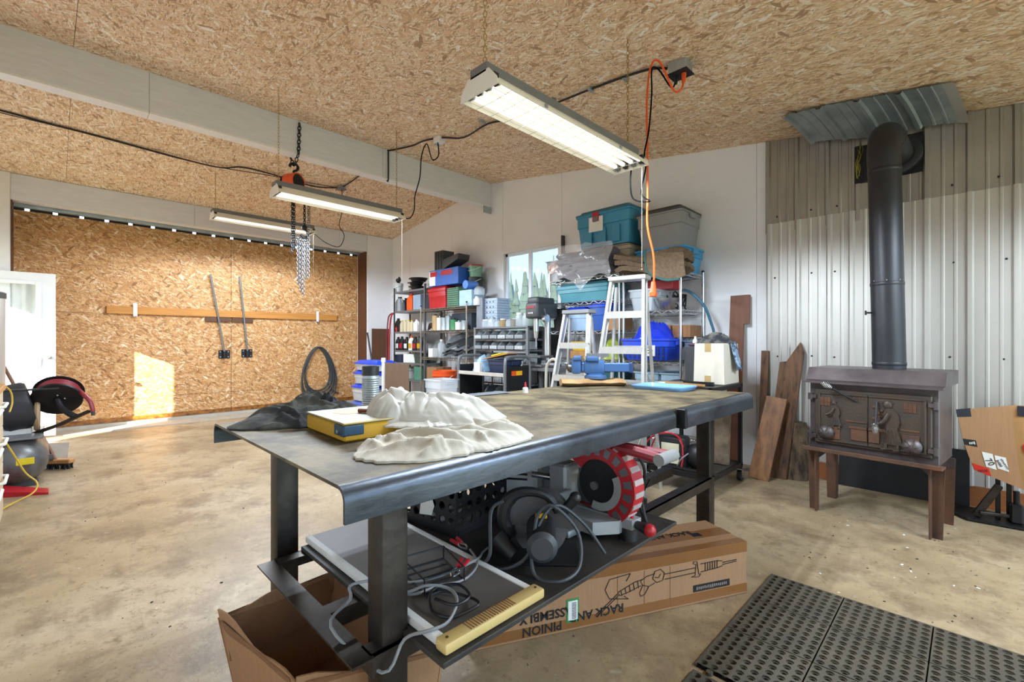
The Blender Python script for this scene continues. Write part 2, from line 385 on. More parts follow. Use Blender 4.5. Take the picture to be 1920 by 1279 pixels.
# ridge beam: boxed in painted boards, steel shoe where it meets the wall
bm_ = struct(B().box(-5.225, -5.115, -.87, 4.65, 3.19, 3.56), 'trim_1', BEAM)
for y0, y1 in ((-.87, .6), (.603, 2.86), (2.863, 4.646)):
    B().box(-5.115, -5.1, y0, y1, 3.185, 3.53).done('face_board', BEAM, bm_)
    B().box(-5.24, -5.225, y0, y1, 3.185, 3.55).done('face_board', BEAM, bm_)
    B().box(-5.24, -5.1, y0, y1, 3.167, 3.185).done('bottom_board', TRIM, bm_)
B().box(-5.1, -5.085, 4.5, 4.646, 3.07, 3.17).box(-5.13, -5.1, 4.55, 4.646, 3.09, 3.166).done('steel_shoe', GALV, bm_)
# back wall: white panels to X=-1.32, then ribbed metal
wb = struct(B().box(-8.5, -4.84, 4.66, 4.78, -.1, 3.7).box(-3.74, -.68, 4.66, 4.78, -.1, 3.7).box(-4.84, -3.74, 4.66, 4.78, -.1, 1.25).box(-4.84, -3.74, 4.66, 4.78, 2.46, 3.7).box(-.68, -.26, 4.66, 4.78, -.1, 2.44).box(-.68, -.26, 4.66, 4.78, 2.76, 3.3).box(-.26, 2.5, 4.66, 4.78, -.1, 3.3), 'wall_back', WHITE_WALL)
px = [-7.92, -7.3, -6.07, -4.84, -3.74, -2.55, -1.42, -1.335]
for a, b_ in zip(px, px[1:]):
    zz = ((0, 1.25), (2.46, None)) if a == -4.84 else ((0, None),)
    for z0, z1 in zz:
        q = B(); x0, x1 = a+.002, b_-.002
        t0, t1 = (zc(x0), zc(x1)) if z1 is None else (z1, z1)
        if z1 is None and x0 < XR < x1: t0 = t1 = max(zc(x0), zc(x1))
        q._add([(x0, 4.65, z0), (x1, 4.65, z0), (x1, 4.65, t1), (x0, 4.65, t0), (x0, 4.66, z0), (x1, 4.66, z0), (x1, 4.66, t1), (x0, 4.66, t0)],
               [(0, 1, 2, 3), (4, 7, 6, 5), (0, 4, 5, 1), (1, 5, 6, 2), (2, 6, 7, 3), (3, 7, 4, 0)])
        q.done('wall_panel', WHITE_WALL, wb, 0)
def ribs(x0, x1):
    """ribbed sheet section: one tall rib every 0.23 m with low ribs between"""
    P = [(x0, 0)]; x = x0
    while x < x1-.01:
        for a, d in ((.0, 0), (.012, .017), (.034, .017), (.046, 0), (.098, 0), (.104, .005), (.116, .005), (.122, 0), (.166, 0), (.172, .005), (.184, .005), (.19, 0)):
            if x+a < x1: P.append((x+a, d))
        x += .2286
    P.append((x1, 0)); return P
def msheet(x0, x1, z0, z1, y, m, parent, slope=False):
    P = ribs(x0, x1); q = B(); n = len(P)
    vs = [(x, y-d, z0) for x, d in P]+[(x, y-d, (zc(x)-.004 if slope else z1)) for x, d in P]
    q._add(vs, [(i, i+1, n+i+1, n+i) for i in range(n-1)])
    return q.done('metal_sheet', m, parent, 25)
for x0, x1 in ((-1.33, -.72), (-.72, .19), (.19, 1.1), (1.1, 2.35)):
    msheet(x0+.001, x1+.02, .13, 2.236, 4.636-(.001 if x0 in (-.72, 1.1) else 0), SHEETM, wb)
for x0, x1 in ((-1.345, -.68), (-.262, .3), (.3, 1.2), (1.2, 2.35)):
    msheet(x0+.001, x1, 2.15, 3., 4.648, SHEETU, wb, True)
msheet(-.68, -.262, 2.15, 2.45, 4.648, SHEETU, wb); msheet(-.68, -.262, 2.755, 3., 4.648, SHEETU, wb, True)
for z in (.35, 1.05, 1.75, 2.3):
    for x in (-1.26, -.99, -.8, -.45, -.1, .15, .38, .6, .85, 1.1):
        q = B(); xx = x+random.uniform(-.02, .02); zz = z+random.uniform(-.02, .02)
        q.lathe([(.008, 0), (.008, .004), (.003, .007)], 6, (0, 0, 0)); q2 = q.done('screw', BLACKM, wb)
        q2.data.transform(Matrix.Translation((xx, 4.636, zz)) @ Matrix.Rotation(PI/2, 4, 'X'))
B().box(-1.33, 2.35, 4.61, 4.655, 0, .14).done('sole_plate', mat('sole_plate', '#8a5228', .6, var=.25, scale=5, stretch=(1, 8, 8)), wb)
# flue opening: black plate with a round thimble, insulation showing at the sides
B().box(-.70, -.24, 4.652, 4.66, 2.43, 2.78).done('flue_plate', BLACKM, wb)
q = B().at((-.395, 4.6, 2.6), rx=PI/2); q.lathe([(.14, -.045), (.14, .02), (.13, .025), (.092, .025), (.092, -.045)], 28); q.done('flue_collar', PIPE, wb)
q = B()
for i in range(16):
    a = Vector((-.665+random.uniform(0, .03), 4.645, 2.48+random.uniform(0, .24))); q.tube([a, a+Vector((random.uniform(-.01, .02), -.01, .05)), a+Vector((random.uniform(-.01, .01), 0, .1))], .003, 4, sub=2)
tag(q.done('insulation', mat('insulation', '#8f8a3c', .9, var=.3), wb), kind='stuff')
# left wall: posts, header, track and the big sliding door hung outside
wl = struct(B().box(-8.3, -7.92, 4.125, 4.66, -.1, 3.2).box(-8.3, -7.92, -.97, -.345, -.1, 3.2), 'wall_left', WHITE_WALL)
B().box(-7.92, -7.905, 4.13, 4.65, 0, 3.13).done('corner_panel', WHITE_WALL, wl)
B().box(-7.92, -7.905, -.9, -.35, 0, 3.13).done('post_panel', TRIM, wl)
B().box(-8.26, -7.935, 4.112, 4.124, 0, 2.83).done('jamb', WOODD, wl); B().box(-8.26, -7.935, -.345, -.333, 0, 2.83).done('jamb', WOODD, wl)
hd = struct(B().box(-8.1, -7.935, -.345, 4.125, 2.83, 3.2), 'trim_2', WHITE_WALL)
for y0, y1 in ((-.343, 1.45), (1.453, 3.6), (3.603, 4.12)): B().box(-7.935, -7.92, y0, y1, 2.825, 3.128).done('face_board', BEAM, hd)
tk = struct(B().sweep([(-.04, .1), (-.04, 0), (-.012, 0), (-.012, .012), (.012, .012), (.012, 0), (.04, 0), (.04, .1)], (-8.19, -.33, 2.80), (-8.19, 4.11, 2.80)), 'trim_3', GALV)
y = -.3
while y < 4.0:
    B().box(-8.2, -8.16, y, y+.5, 2.795, 2.82).done('track_seal', GALV, tk); y += .54
XD = -8.33
dr = struct(B().box(XD-.05, XD-.02, -.5, 4.35, .06, 2.79), 'door_1', WOODD)
for y0, y1 in ((-.5, 2.008), (2.014, 4.35)):
    for z0, z1 in ((.10, .365), (.369, 1.545), (1.549, 2.79)):
        B().box(XD-.02, XD, y0, y1, z0, z1).done('osb_sheet', OSBW, dr, 0)
B().box(XD-.03, XD+.012, -.5, 2.006, .055, .115).done('bottom_rail', mat('wet_wood', '#a86a22', .35, col2='#4c2a0e', thr=(.4, .68), scale=6, stretch=(1, 2, 4)), dr)
B().box(XD-.03, XD+.012, 2.014, 4.35, .055, .115).done('bottom_rail', MATS['wet_wood'], dr)
B().box(XD, XD+.038, .52, 3.72, 1.545, 1.65, .003).done('cross_board', WOODY, dr)
B().box(XD, XD+.03, 1.66, 2.0, 1.47, 1.545, .003).done('bolt_block', WOODD, dr); B().box(XD, XD+.03, 2.02, 2.32, 1.47, 1.545, .003).done('bolt_block', WOODD, dr)
for y in (.80, 3.34):
    q = B().box(XD+.038, XD+.044, y, y+.045, 1.52, 1.70).box(XD+.0, XD+.044, y, y+.045, 1.515, 1.522); q.done('strap', TRIM, dr)
q = B(); y = -.45; k = 0
while y < 4.3:                                   # dark closure strip with a small daylight notch between its pieces
    q.box(XD-.04, XD-.03, y, y+.205, 2.786, 2.9); q.box(XD-.04, XD-.03, y+.205, y+.25, 2.826, 2.9); y += .25
q.done('closure_strip', BLACKM, dr)
# two cane bolts on the sliding door
for (ya, za, yb, zb, nm) in ((1.72, 2.20, 1.915, .955, 'leftmost'), (2.12, 2.20, 2.235, .965, 'right-hand')):
    r = T('cane_bolt', f'{nm} of two long dark steel rods bolted upright on the sliding door', 'door bolt', (XD+.04, yb, zb), 'cane bolts')
    B().cyl((XD+.055, ya, za), (XD+.055, yb, zb), .013, n=10).done('rod', GREYM, r)
    q = B().box(XD+.001, XD+.012, yb-.08, yb+.08, zb-.06, zb+.07, .004).cyl((XD+.055, yb, zb-.05), (XD+.055, yb-.004, zb+.05), .026, n=10); q.done('bracket', BLACKM, r)
    for dy in (-.055, .055):
        for dz in (-.035, .045): q = B(); q.cyl((XD+.012, yb+dy, zb+dz), (XD+.02, yb+dy, zb+dz), .009, n=6); q.done('bolt_head', GALV, r)
struct(B().box(-8.46, -7.9, -.5, 4.2, 0, .012).box(-8.40, -8.28, -.5, 4.2, .012, .05), 'trim_4', mat('sill_concrete', '#b9b2a4', .6, var=.1))
# front wall with the doorway the sun comes through, right wall with a wide opening added for sky fill
wf = struct(B().box(-8.5, -7.86, -1., -.88, -.1, 3.6).box(-6.95, 2.4, -1., -.88, -.1, 3.7).box(-7.86, -6.95, -1., -.88, 1.91, 3.6), 'wall_front', WHITE_WALL)
q = B().box(-7.86, -7.83, -1.01, -.87, 0, 1.91).box(-6.98, -6.95, -1.01, -.87, 0, 1.91).box(-7.86, -6.95, -1.01, -.87, 1.88, 1.915); q.done('door_frame', TRIM, wf)
wr = struct(B().box(2.35, 2.47, -1., -.4, -.1, 3.2).box(2.35, 2.47, 4.4, 4.78, -.1, 3.2).box(2.35, 2.47, -.4, 4.4, 2.45, 3.2), 'wall_right', WHITE_WALL)
B().box(2.34, 2.48, -.43, -.4, 0, 2.45).box(2.34, 2.48, 4.4, 4.43, 0, 2.45).box(2.34, 2.48, -.43, 4.43, 2.45, 2.49).done('fill_opening_trim', TRIM, wr)
struct(B().box(2.47, 5.9, -1.05, -.95, -.1, 3.8).box(2.47, 4.6, -1.05, 5., 2.95, 3.05), 'wall_sun_block', WHITE_WALL)  # unseen wall and roof added to keep sun out of the opening
# open door leaf with glazing and a curtain, folded back against the left wall
LX = -7.86
dl = struct(B().box(LX-.04, LX, -.855, -.62, .03, 1.98).box(LX-.04, LX, -.12, .03, .03, 1.98).box(LX-.04, LX, -.62, -.12, 1.86, 1.98).box(LX-.04, LX, -.62, -.12, .03, .86), 'door_2', DOORWHITE)
q = B()
for a in ((-.645, -.6, .84, 1.885), (-.14, -.095, .84, 1.885), (-.6, -.14, 1.84, 1.885), (-.6, -.14, .84, .885)): q.box(LX, LX+.014, a[0], a[1], a[2], a[3], .004)
q.done('glazing_frame', DOORWHITE, dl)
q = B()
for a in ((-.7, -.05, .14, .165), (-.7, -.05, .735, .76), (-.7, -.675, .165, .735), (-.075, -.05, .165, .735)): q.box(LX, LX+.008, *a, .003)
q.done('panel_moulding', DOORWHITE, dl)
B().box(LX-.022, LX-.017, -.62, -.12, .86, 1.86).done('pane', GLASS, dl)
q = B().sheet(lambda u, v: (LX-.055+.012*math.sin(u*44)+.006*math.sin(u*19+1), -.66+.585*u, .82+1.09*v), 60, 4, .002)
q.done('curtain', mat('lace_curtain', '#d9dad6', .9, var=.14, scale=14, stretch=(1, 1, .25)), dl)
q = B(); q.cyl((LX, -.03, .97), (LX+.012, -.03, .97), .03, n=16).cyl((LX+.012, -.03, .97), (LX+.04, -.03, .97), .012).ball((LX+.055, -.03, .97), .028, 14); q.done('door_handle', CHROME, dl)
# window in the back wall
wn = struct(B().box(-4.86, -4.80, 4.625, 4.72, 1.22, 2.485).box(-3.78, -3.72, 4.625, 4.72, 1.22, 2.485).box(-4.80, -3.78, 4.625, 4.72, 2.43, 2.485).box(-4.80, -3.78, 4.625, 4.72, 1.22, 1.28), 'window_1', TRIM)
q = B().box(-4.80, -4.755, 4.67, 4.70, 1.28, 2.43).box(-4.34, -4.29, 4.665, 4.70, 1.28, 2.43).box(-3.82, -3.78, 4.67, 4.70, 1.28, 2.43).box(-4.8, -3.78, 4.67, 4.7, 2.39, 2.43).box(-4.8, -3.78, 4.67, 4.7, 1.28, 1.32); q.done('window_frame', DOORWHITE, wn)
for x0, x1 in ((-4.76, -4.33), (-4.3, -3.81)):              # two tinted sheets, doubled to dim the view outside
    for y0 in (4.676, 4.690): B().box(x0, x1, y0, y0+.003, 1.31, 2.4).done('pane', DIMGLASS, wn)
B().box(-3.715, -3.69, 4.6, 4.65, 1.2, 2.52).done('window_post', DKGREY, wn)
# woods beyond the window: one hazy mass of treetops
q = B()
for i in range(110):
    x = -52+i*.3+random.uniform(-.3, .3); y = 33+random.uniform(0, 9); h_ = random.uniform(5.6, 8.6); r_ = random.uniform(.9, 1.5)
    q.cyl((x, y, -.2), (x, y, 1.2), .14, .1, 6)
    for k in range(9):
        z0 = .5+(h_-.5)*k/9; rr_ = r_*(1-k/10)*random.uniform(.75, 1.1)
        q.cyl((x+random.uniform(-.12, .12), y, z0), (x, y, z0+(h_-.5)/9*1.8), rr_, rr_*.2, 7)
for i in range(60): q.ball((-52+i*.55+random.uniform(-.4, .4), 32+random.uniform(-1, 1), random.uniform(.2, 1.6)), random.uniform(.7, 1.3), 8)
o = q.done('woods', TREE, None, 0); tag(o, 'pale green woods outside beyond the window', 'trees', kind='stuff')
# ------------------------------------------------------------------ lights, hoist and wiring overhead
def chain(q, p0, p1, ln=.03, wd=.012, r=.0025):
    p0 = Vector(p0); p1 = Vector(p1); d = (p1-p0); n = max(2, int(d.length/(ln*.72))); d.normalize(); u = d.orthogonal().normalized(); v = d.cross(u)
    for i in range(n):
        c = p0.lerp(p1, (i+.5)/n); s_ = u if i % 2 else v
        pts = []
        for k in range(8):
            a = 2*PI*k/8; pts.append(c+s_*(wd/2*math.cos(a))+d*(ln/2*math.sin(a)))
        q.tube(pts, r, 4, True, 1)
    return q
def shop_light(x, y, z, label, guard=True, cord=None, chains=True):
    """x, y, z: lower edge of the -X side at the near end; runs 1.25 m along +Y, 0.235 wide"""
    W, Ln = .235, 1.25; cx = x+W/2
    t = T('shop_light', label, 'light fixture', (cx, y, z), 'hanging fluorescent shop lights')
    q = B()   # sheet-metal reflector with its slanted sides
    q.sweep([(-W/2, 0), (-W/2+.006, .022), (-.06, .07), (.06, .07), (W/2-.006, .022), (W/2, 0), (W/2-.003, 0), (W/2-.012, .021), (.058, .066), (-.058, .066), (-W/2+.012, .021), (-W/2+.003, 0)], (cx, y+.004, z), (cx, y+Ln-.004, z)); q.done('reflector', LAMPW, t)
    B().box(cx-.055, cx+.055, y+.0, y+Ln, z+.07, z+.118, .004).done('ballast_housing', GREYM, t)
    for yy in (y, y+Ln-.006):
        q = B(); q.sweep([(-W/2-.003, -.004), (-W/2+.004, .03), (-.066, .082), (.066, .082), (W/2-.004, .03), (W/2+.003, -.004)], (cx, yy, z), (cx, yy+.006, z)); q.done('end_cap', LAMPW, t)
    for k in range(4):
        tx = cx-.082+.0547*k; tz = z+.028
        B().cyl((tx, y+.045, tz), (tx, y+Ln-.045, tz), .0125, n=12).done('fluorescent_tube', LAMPM, t)
        for yy, d in ((y+.007, 1), (y+Ln-.007, -1)):
            q = B(); q.box(tx-.013, tx+.013, min(yy, yy+d*.03), max(yy, yy+d*.03), z+.008, z+.062, .004); q.done('lamp_holder', BLACKP if k % 2 else GREYM, t)
            B().cyl((tx, yy+d*.03, tz), (tx, yy+d*.042, tz), .0128, n=10).done('tube_cap', GALV, t)
    if guard:
        q = B()
        for k in range(1, 14): q.tube([(cx-W/2, y+k*Ln/14, z+.001), (cx, y+k*Ln/14, z-.004), (cx+W/2, y+k*Ln/14, z+.001)], .0011, 4, sub=1)
        for a in (-.08, -.027, .027, .08): q.tube([(cx+a, y+.01, z-.003), (cx+a, y+Ln-.01, z-.003)], .0011, 4, sub=1)
        tag(q.done('wire_guard', GALV, t), kind='stuff')
        for yy in (y+.3, y+.93): B().box(cx+W/2-.004, cx+W/2+.006, yy, yy+.018, z+.004, z+.022, .002).done('guard_clip', GALV, t)
    for k in range(12):
        ld_ = bpy.data.lights.new('tube_light', 'SPOT'); ld_.energy = LAMP_W; ld_.spot_size = 3.05; ld_.spot_blend = .3; ld_.shadow_soft_size = .02; ld_.color = (.82, .93, 1.05)
        lo = bpy.data.objects.new('tube_light', ld_); COL.objects.link(lo); lo.parent = t; lo.location = ((-.085, .085)[k % 2], .125+.2*(k//2), -.012)
    for yy in (y+.04, y+Ln-.04):
        q = chain(B(), (cx, yy, z+.12), (cx, yy, zc(cx)-.001), .034, .015, .0016); q.done('hanging_chain', BRASS, t)
    q = B(); q.cyl((cx+.09, y+Ln-.03, z+.01), (cx+.09, y+Ln-.03, z-.62), .0013, n=5).ball((cx+.09, y+Ln-.03, z-.63), .005, 6); q.done('pull_cord', mat('old_cord', '#a39a86', .8), t)
    return t
shop_light(-1.61, 1.287, 2.231, 'nearest and largest hanging fluorescent shop light, over the steel bench')
shop_light(-4.42, 1.365, 2.447, 'middle hanging fluorescent shop light, beside the orange chain hoist', False)
shop_light(-6.84, 1.41, 2.71, 'farthest hanging fluorescent shop light, in front of the sliding door header', False)
shop_light(1.3, 2.3, 2.25, 'unseen shop light added beyond the right edge to brighten stove and back wall', False)  # extra fixture out of view, added as fill for the right side
# chain hoist round the ridge beam
h = T('chain_hoist', 'orange hand chain hoist hanging on a dark chain from the ridge beam', 'hoist', (-5.17, 1.85, 2.9))
q = chain(B(), (-5.085, 1.87, 3.5), (-5.085, 1.86, 3.17), .05, .034, .006); chain(q, (-5.085, 1.86, 3.17), (-5.16, 1.845, 3.06), .05, .034, .006); chain(q, (-5.255, 1.84, 3.5), (-5.255, 1.84, 3.17), .05, .034, .006); chain(q, (-5.255, 1.84, 3.17), (-5.18, 1.843, 3.06), .05, .034, .006); q.done('sling_chain', BLACKM, h)
q = B(); q.tube([(-5.17, 1.843, 2.96), (-5.17, 1.843, 3.0), (-5.17, 1.875, 3.02), (-5.17, 1.885, 3.06), (-5.17, 1.85, 3.085), (-5.17, 1.81, 3.07), (-5.17, 1.8, 3.04)], .014, 8); q.done('top_hook', BLACKM, h)
q = B().at((-5.17, 1.845, 2.88), rz=.5); q.cyl((-.07, 0, 0), (.06, 0, 0), .098, n=24).cyl((-.085, 0, 0), (-.07, 0, 0), .07, .09, n=24); bd = q.done('gear_case', ORANGE, h)
q = B().at((-5.17, 1.845, 2.88), rz=.5); q.cyl((.06, 0, 0), (.075, 0, 0), .085, .06, n=24).box(.073, .077, -.05, .05, -.022, .03); q.done('name_plate', BLACKM, bd)
q = B().at((-5.17, 1.845, 2.88), rz=.5); q.cyl((-.11, 0, 0), (-.086, 0, 0), .085, n=24); q.done('hand_wheel', BLACKM, h)
for k, (dx, dy, z1, m_, r_) in enumerate(((.03, -.03, 2.12, BLACKM, .005), (.0, .0, 2.16, BLACKM, .005), (.05, .09, 2.42, BLACKM, .005))):
    chain(B(), (-5.17+dx, 1.845+dy, 2.8), (-5.17+dx, 1.845+dy, z1), .034, .024, r_).done('load_chain', m_, h)
q = B(); q.tube([(-5.12, 1.935, 2.43), (-5.12, 1.935, 2.39), (-5.12, 1.965, 2.36), (-5.12, 1.97, 2.31), (-5.12, 1.93, 2.29), (-5.12, 1.895, 2.32)], .014, 8); q.ball((-5.12, 1.935, 2.40), .028, 10); q.done('load_hook', BLACKM, h)
for dx, dy, z0, z1 in ((-.02, .03, 2.3, 1.78), (0, .05, 2.28, 1.70), (.02, .07, 2.27, 1.66), (.0, .1, 2.28, 1.85), (.03, .12, 2.75, 1.86)):
    chain(B(), (-5.12+dx, 1.845+dy, z0), (-5.12+dx, 1.845+dy, z1), .034, .026, .0042).done('hand_chain', VISEG, h)
# conduit run along Y=2.92 with two boxes
cd_ = T('wiring_run', 'black cable clipped across the sloped ceiling between two outlet boxes', 'cable', (-3.2, 2.92, 3.1))
pts = [(-1.45, 2.93), (-1.52, 2.88), (-1.7, 2.87), (-2.04, 2.9), (-2.41, 2.9), (-2.9, 2.95), (-3.3, 2.97), (-3.75, 3.04), (-4.05, 2.98), (-4.33, 2.94), (-4.6, 2.97), (-4.91, 2.95), (-5.08, 2.93)]
B().tube([(x, y, zc(x)-.014-(.03 if i in (4, 5, 7) else 0)) for i, (x, y) in enumerate(pts)]+[(-5.085, 2.93, 3.5), (-5.085, 2.93, 3.17), (-5.12, 2.93, 3.155)], .009, 6).done('cable', BLACKP, cd_)
for x in (-1.75, -2.05, -2.42, -3.3): B().box(x-.012, x+.012, 2.87, 2.93, zc(x)-.03, zc(x)-.002, .002).done('cable_clip', GALV, cd_)
bx = T('outlet_box', 'galvanised outlet box on the ceiling with an orange plug', 'outlet box', (-1.36, 2.93, zc(-1.36)-.07))
B().box(-1.42, -1.30, 2.88, 2.98, zc(-1.36)-.075, zc(-1.36)+.005, .004).done('box', GALV, bx)
B().box(-1.43, -1.29, 2.87, 2.99, zc(-1.36)-.082, zc(-1.36)-.075, .002).done('cover_plate', BLACKM, bx)
B().cyl((-1.335, 2.93, zc(-1.36)-.08), (-1.335, 2.925, zc(-1.36)-.14), .017, .012, 10).done('orange_plug', ORANGE, bx)
B().cyl((-1.385, 2.93, zc(-1.36)-.08), (-1.39, 2.925, zc(-1.36)-.13), .015, .011, 10).done('black_plug', BLACKP, bx)
bx = T('outlet_box', 'white outlet box on the ceiling beside the ridge beam', 'outlet box', (-4.11, 2.98, zc(-4.11)-.06))
B().box(-4.16, -4.05, 2.94, 3.03, zc(-4.11)-.065, zc(-4.11), .005).done('box', TRIM, bx); B().box(-4.17, -4.13, 2.95, 3.02, zc(-4.11)-.07, zc(-4.11)-.05, .003).done('cover_plate', GALV, bx)
q = B().tube([(-4.10, 2.96, zc(-4.1)-.06), (-4.1, 2.97, zc(-4.1)-.2), (-4.16, 2.93, zc(-4.1)-.24), (-4.22, 2.9, zc(-4.1)-.06), (-4.26, 2.86, 3.2), (-4.25, 2.83, 2.95), (-4.3, 2.8, 2.75), (-4.28, 2.78, 2.6), (-4.25, 2.72, 2.5), (-4.24, 2.66, 2.47), (-4.28, 2.62, 2.5)], .006, 6)
one(q, 'lamp_cord', mat('cord_black', '#0c0c0c', .9, spec=.05), 'black cord from the white ceiling box down to the middle shop light', 'cord')
q = B().tube([(-1.335, 2.92, 2.87), (-1.335, 2.9, 2.82), (-1.37, 2.86, 2.8), (-1.43, 2.78, 2.98), (-1.46, 2.72, 2.93), (-1.47, 2.69, 2.7), (-1.46, 2.68, 2.4), (-1.465, 2.69, 2.1), (-1.46, 2.68, 1.9), (-1.43, 2.70, 1.72), (-1.42, 2.69, 1.58), (-1.425, 2.69, 1.53)], .0065, 8)
e_ = T('extension_cord', 'orange extension cord hanging down beside the tall stepladder', 'cord', (-1.43, 2.69, 1.47))
q.done('cable', ORANGE, e_)
B().cyl((-1.425, 2.69, 1.545), (-1.425, 2.69, 1.475), .013, .021, 10).box(-1.445, -1.405, 2.672, 2.708, 1.45, 1.48, .004).done('socket_end', ORANGE, e_)
q = B().tube([(-1.39, 2.92, 2.88), (-1.40, 2.88, 2.84), (-1.46, 2.83, 2.96), (-1.44, 2.70, 2.9), (-1.42, 2.66, 2.72), (-1.44, 2.66, 2.5), (-1.46, 2.64, 2.35), (-1.44, 2.62, 2.25), (-1.47, 2.62, 2.1), (-1.40, 2.6, 2.03), (-1.50, 2.58, 2.06), (-1.5, 2.54, 2.15), (-1.49, 2.54, 2.26)], .005, 6)
one(q, 'lamp_cord', mat('cord_black', '#0c0c0c', .9, spec=.05), 'black cord from the ceiling outlet to the nearest shop light', 'cord')
def zl(x): return zc(x)
q = B().tube([(-6.44, -.8, zl(-6.44)-.01), (-6.44, -.35, zl(-6.44)-.01), (-6.47, .01, zl(-6.47)-.012), (-6.51, .58, zl(-6.51)-.012), (-6.54, 1.39, zl(-6.54)-.03), (-6.42, 1.7, zl(-6.42)-.01), (-6.4, 2.2, zl(-6.4)-.03), (-6.48, 2.6, zl(-6.48)-.012), (-6.33, 2.87, zl(-6.33)-.02)], .009, 6)
q.tube([(-6.44, -.8, zl(-6.44)-.03), (-6.46, .2, zl(-6.44)-.03), (-6.5, 1.2, zl(-6.5)-.05), (-6.45, 2., zl(-6.45)-.02), (-6.34, 2.85, zl(-6.34)-.02)], .005, 5)
q.tube([(-6.28, 2.9, zl(-6.28)-.02), (-6.1, 2.93, zl(-6.1)-.012), (-5.95, 2.94, zl(-5.95)-.012), (-5.5, 2.95, zl(-5.5)-.012), (-5.245, 2.94, zl(-5.25)-.02)], .008, 6)
one(q, 'ceiling_cable', BLACKP, 'pair of sagging dark cables along the ceiling left of the ridge beam', 'cable')
bx = T('junction_box', 'grey junction box on the ceiling above the farthest shop light', 'outlet box', (-6.31, 2.89, zl(-6.31)-.05))
B().box(-6.36, -6.26, 2.84, 2.94, zl(-6.31)-.045, zl(-6.31), .004).done('box', GALV, bx); B().box(-6.37, -6.25, 2.83, 2.95, zl(-6.31)-.05, zl(-6.31)-.044).done('cover_plate', GREYM, bx)
q = B().tube([(-6.31, 2.9, zl(-6.31)-.05), (-6.33, 2.92, 3.15), (-6.4, 2.94, 3.0), (-6.5, 2.95, 2.85), (-6.45, 3.0, 2.7), (-6.55, 2.97, 2.55), (-6.65, 2.82, 2.6), (-6.72, 2.68, 2.72)], .005, 6)
one(q, 'lamp_cord', mat('cord_black', '#0c0c0c', .9, spec=.05), 'thin black cord drooping from the junction box to the farthest shop light', 'cord')
# ------------------------------------------------------------------ steel bench and what lies on it
ZT = .87
t = T('welding_bench', 'long steel-plate workbench with rolled edges and square tube legs', 'workbench', (-1.44, 1.63, 0))
def roll(x, sgn, lip, r=.032, n=6, y0=.42, y1=2.85, th=.008):
    """outline of plate edge rolled down: outer then inner, (a, z)"""
    o = [(x-sgn*r+sgn*r*math.sin(PI/2*k/n), ZT-r+r*math.cos(PI/2*k/n)) for k in range(n+1)]+[(x, ZT-lip)]
    i = [(x-sgn*th, ZT-lip)]+[(x-sgn*r+sgn*(r-th)*math.sin(PI/2*k/n), ZT-r+(r-th)*math.cos(PI/2*k/n)) for k in range(n, -1, -1)]
    return o+i
def ysweep(q, pr, y0, y1):
    q.rings([[Vector((x, y, z)) for x, z in pr] for y in (y0, y1)]); return q
ysweep(B(), [(-1.94, ZT), (-.932, ZT), (-.932, ZT-.008), (-1.94, ZT-.008)], .42, 2.85).done('top_plate', STEELTOP, t)
ysweep(B(), roll(-.9, 1, .075), .42, 1.90).done('rolled_edge', LIP, t)
ysweep(B(), roll(-.888, 1, .085, .034), 1.985, 2.85).done('rolled_edge', LIP, t)
ysweep(B(), roll(-1.972, -1, .075), .42, 2.85).done('rolled_edge', LIP, t)
B().box(-.945, -.889, 1.965, 1.986, ZT-.088, ZT-.002, .002).done('edge_block', BLACKM, t)
B().box(-.96, -.925, 1.90, 1.965, ZT-.07, ZT-.008).done('edge_gap_plate', STEEL, t)
for x0 in (-1.835, -1.095):
    for y0 in (.57, 2.555):
        B().box(x0, x0+.075, y0, y0+.075, .006, ZT-.008, .006, 2).done('leg', STEEL, t)
        B().box(x0-.02, x0+.095, y0-.02, y0+.095, 0, .006).done('foot_plate', STEEL, t)
ZS = .42
def angle(q, x0, x1, y0, y1): q.box(x0, x1, y0, y1, ZS-.006, ZS)
q = B(); angle(q, -1.69, -1.0, .485, .535); q.box(-1.69, -1.0, .535, .541, ZS-.05, ZS); q.done('front_stretcher', STEEL, t)
q = B(); angle(q, -1.70, -1.65, .535, 2.62); q.box(-1.70, -1.694, .54, 2.62, ZS-.05, ZS); q.done('side_stretcher', STEEL, t)
q = B(); angle(q, -1.06, -1.01, .535, 2.56); q.box(-1.016, -1.01, .54, 2.56, ZS-.05, ZS); q.done('side_stretcher', STEEL, t)
q = B(); angle(q, -1.7, -1.01, 2.6, 2.65); q.done('rear_stretcher', STEEL, t)
q = B(); q.box(-1.3, -1.25, .54, 2.6, ZS-.05, ZS-.001); q.done('centre_bearer', STEEL, t)
for y0 in (.57, 2.555): B().box(-1.76, -1.095, y0+.02, y0+.055, ZT-.05, ZT-.008).done('top_bearer', STEEL, t)
SHELFW = mat('dirty_plywood', '#3f3a35', .6, col2='#242220', thr=(.35, .65), scale=5, bump=.1)
B().box(-1.70, -.85, .63, 1.80, ZS, ZS+.014, .002).done('shelf_board', SHELFW, t)
ZB = ZS+.014
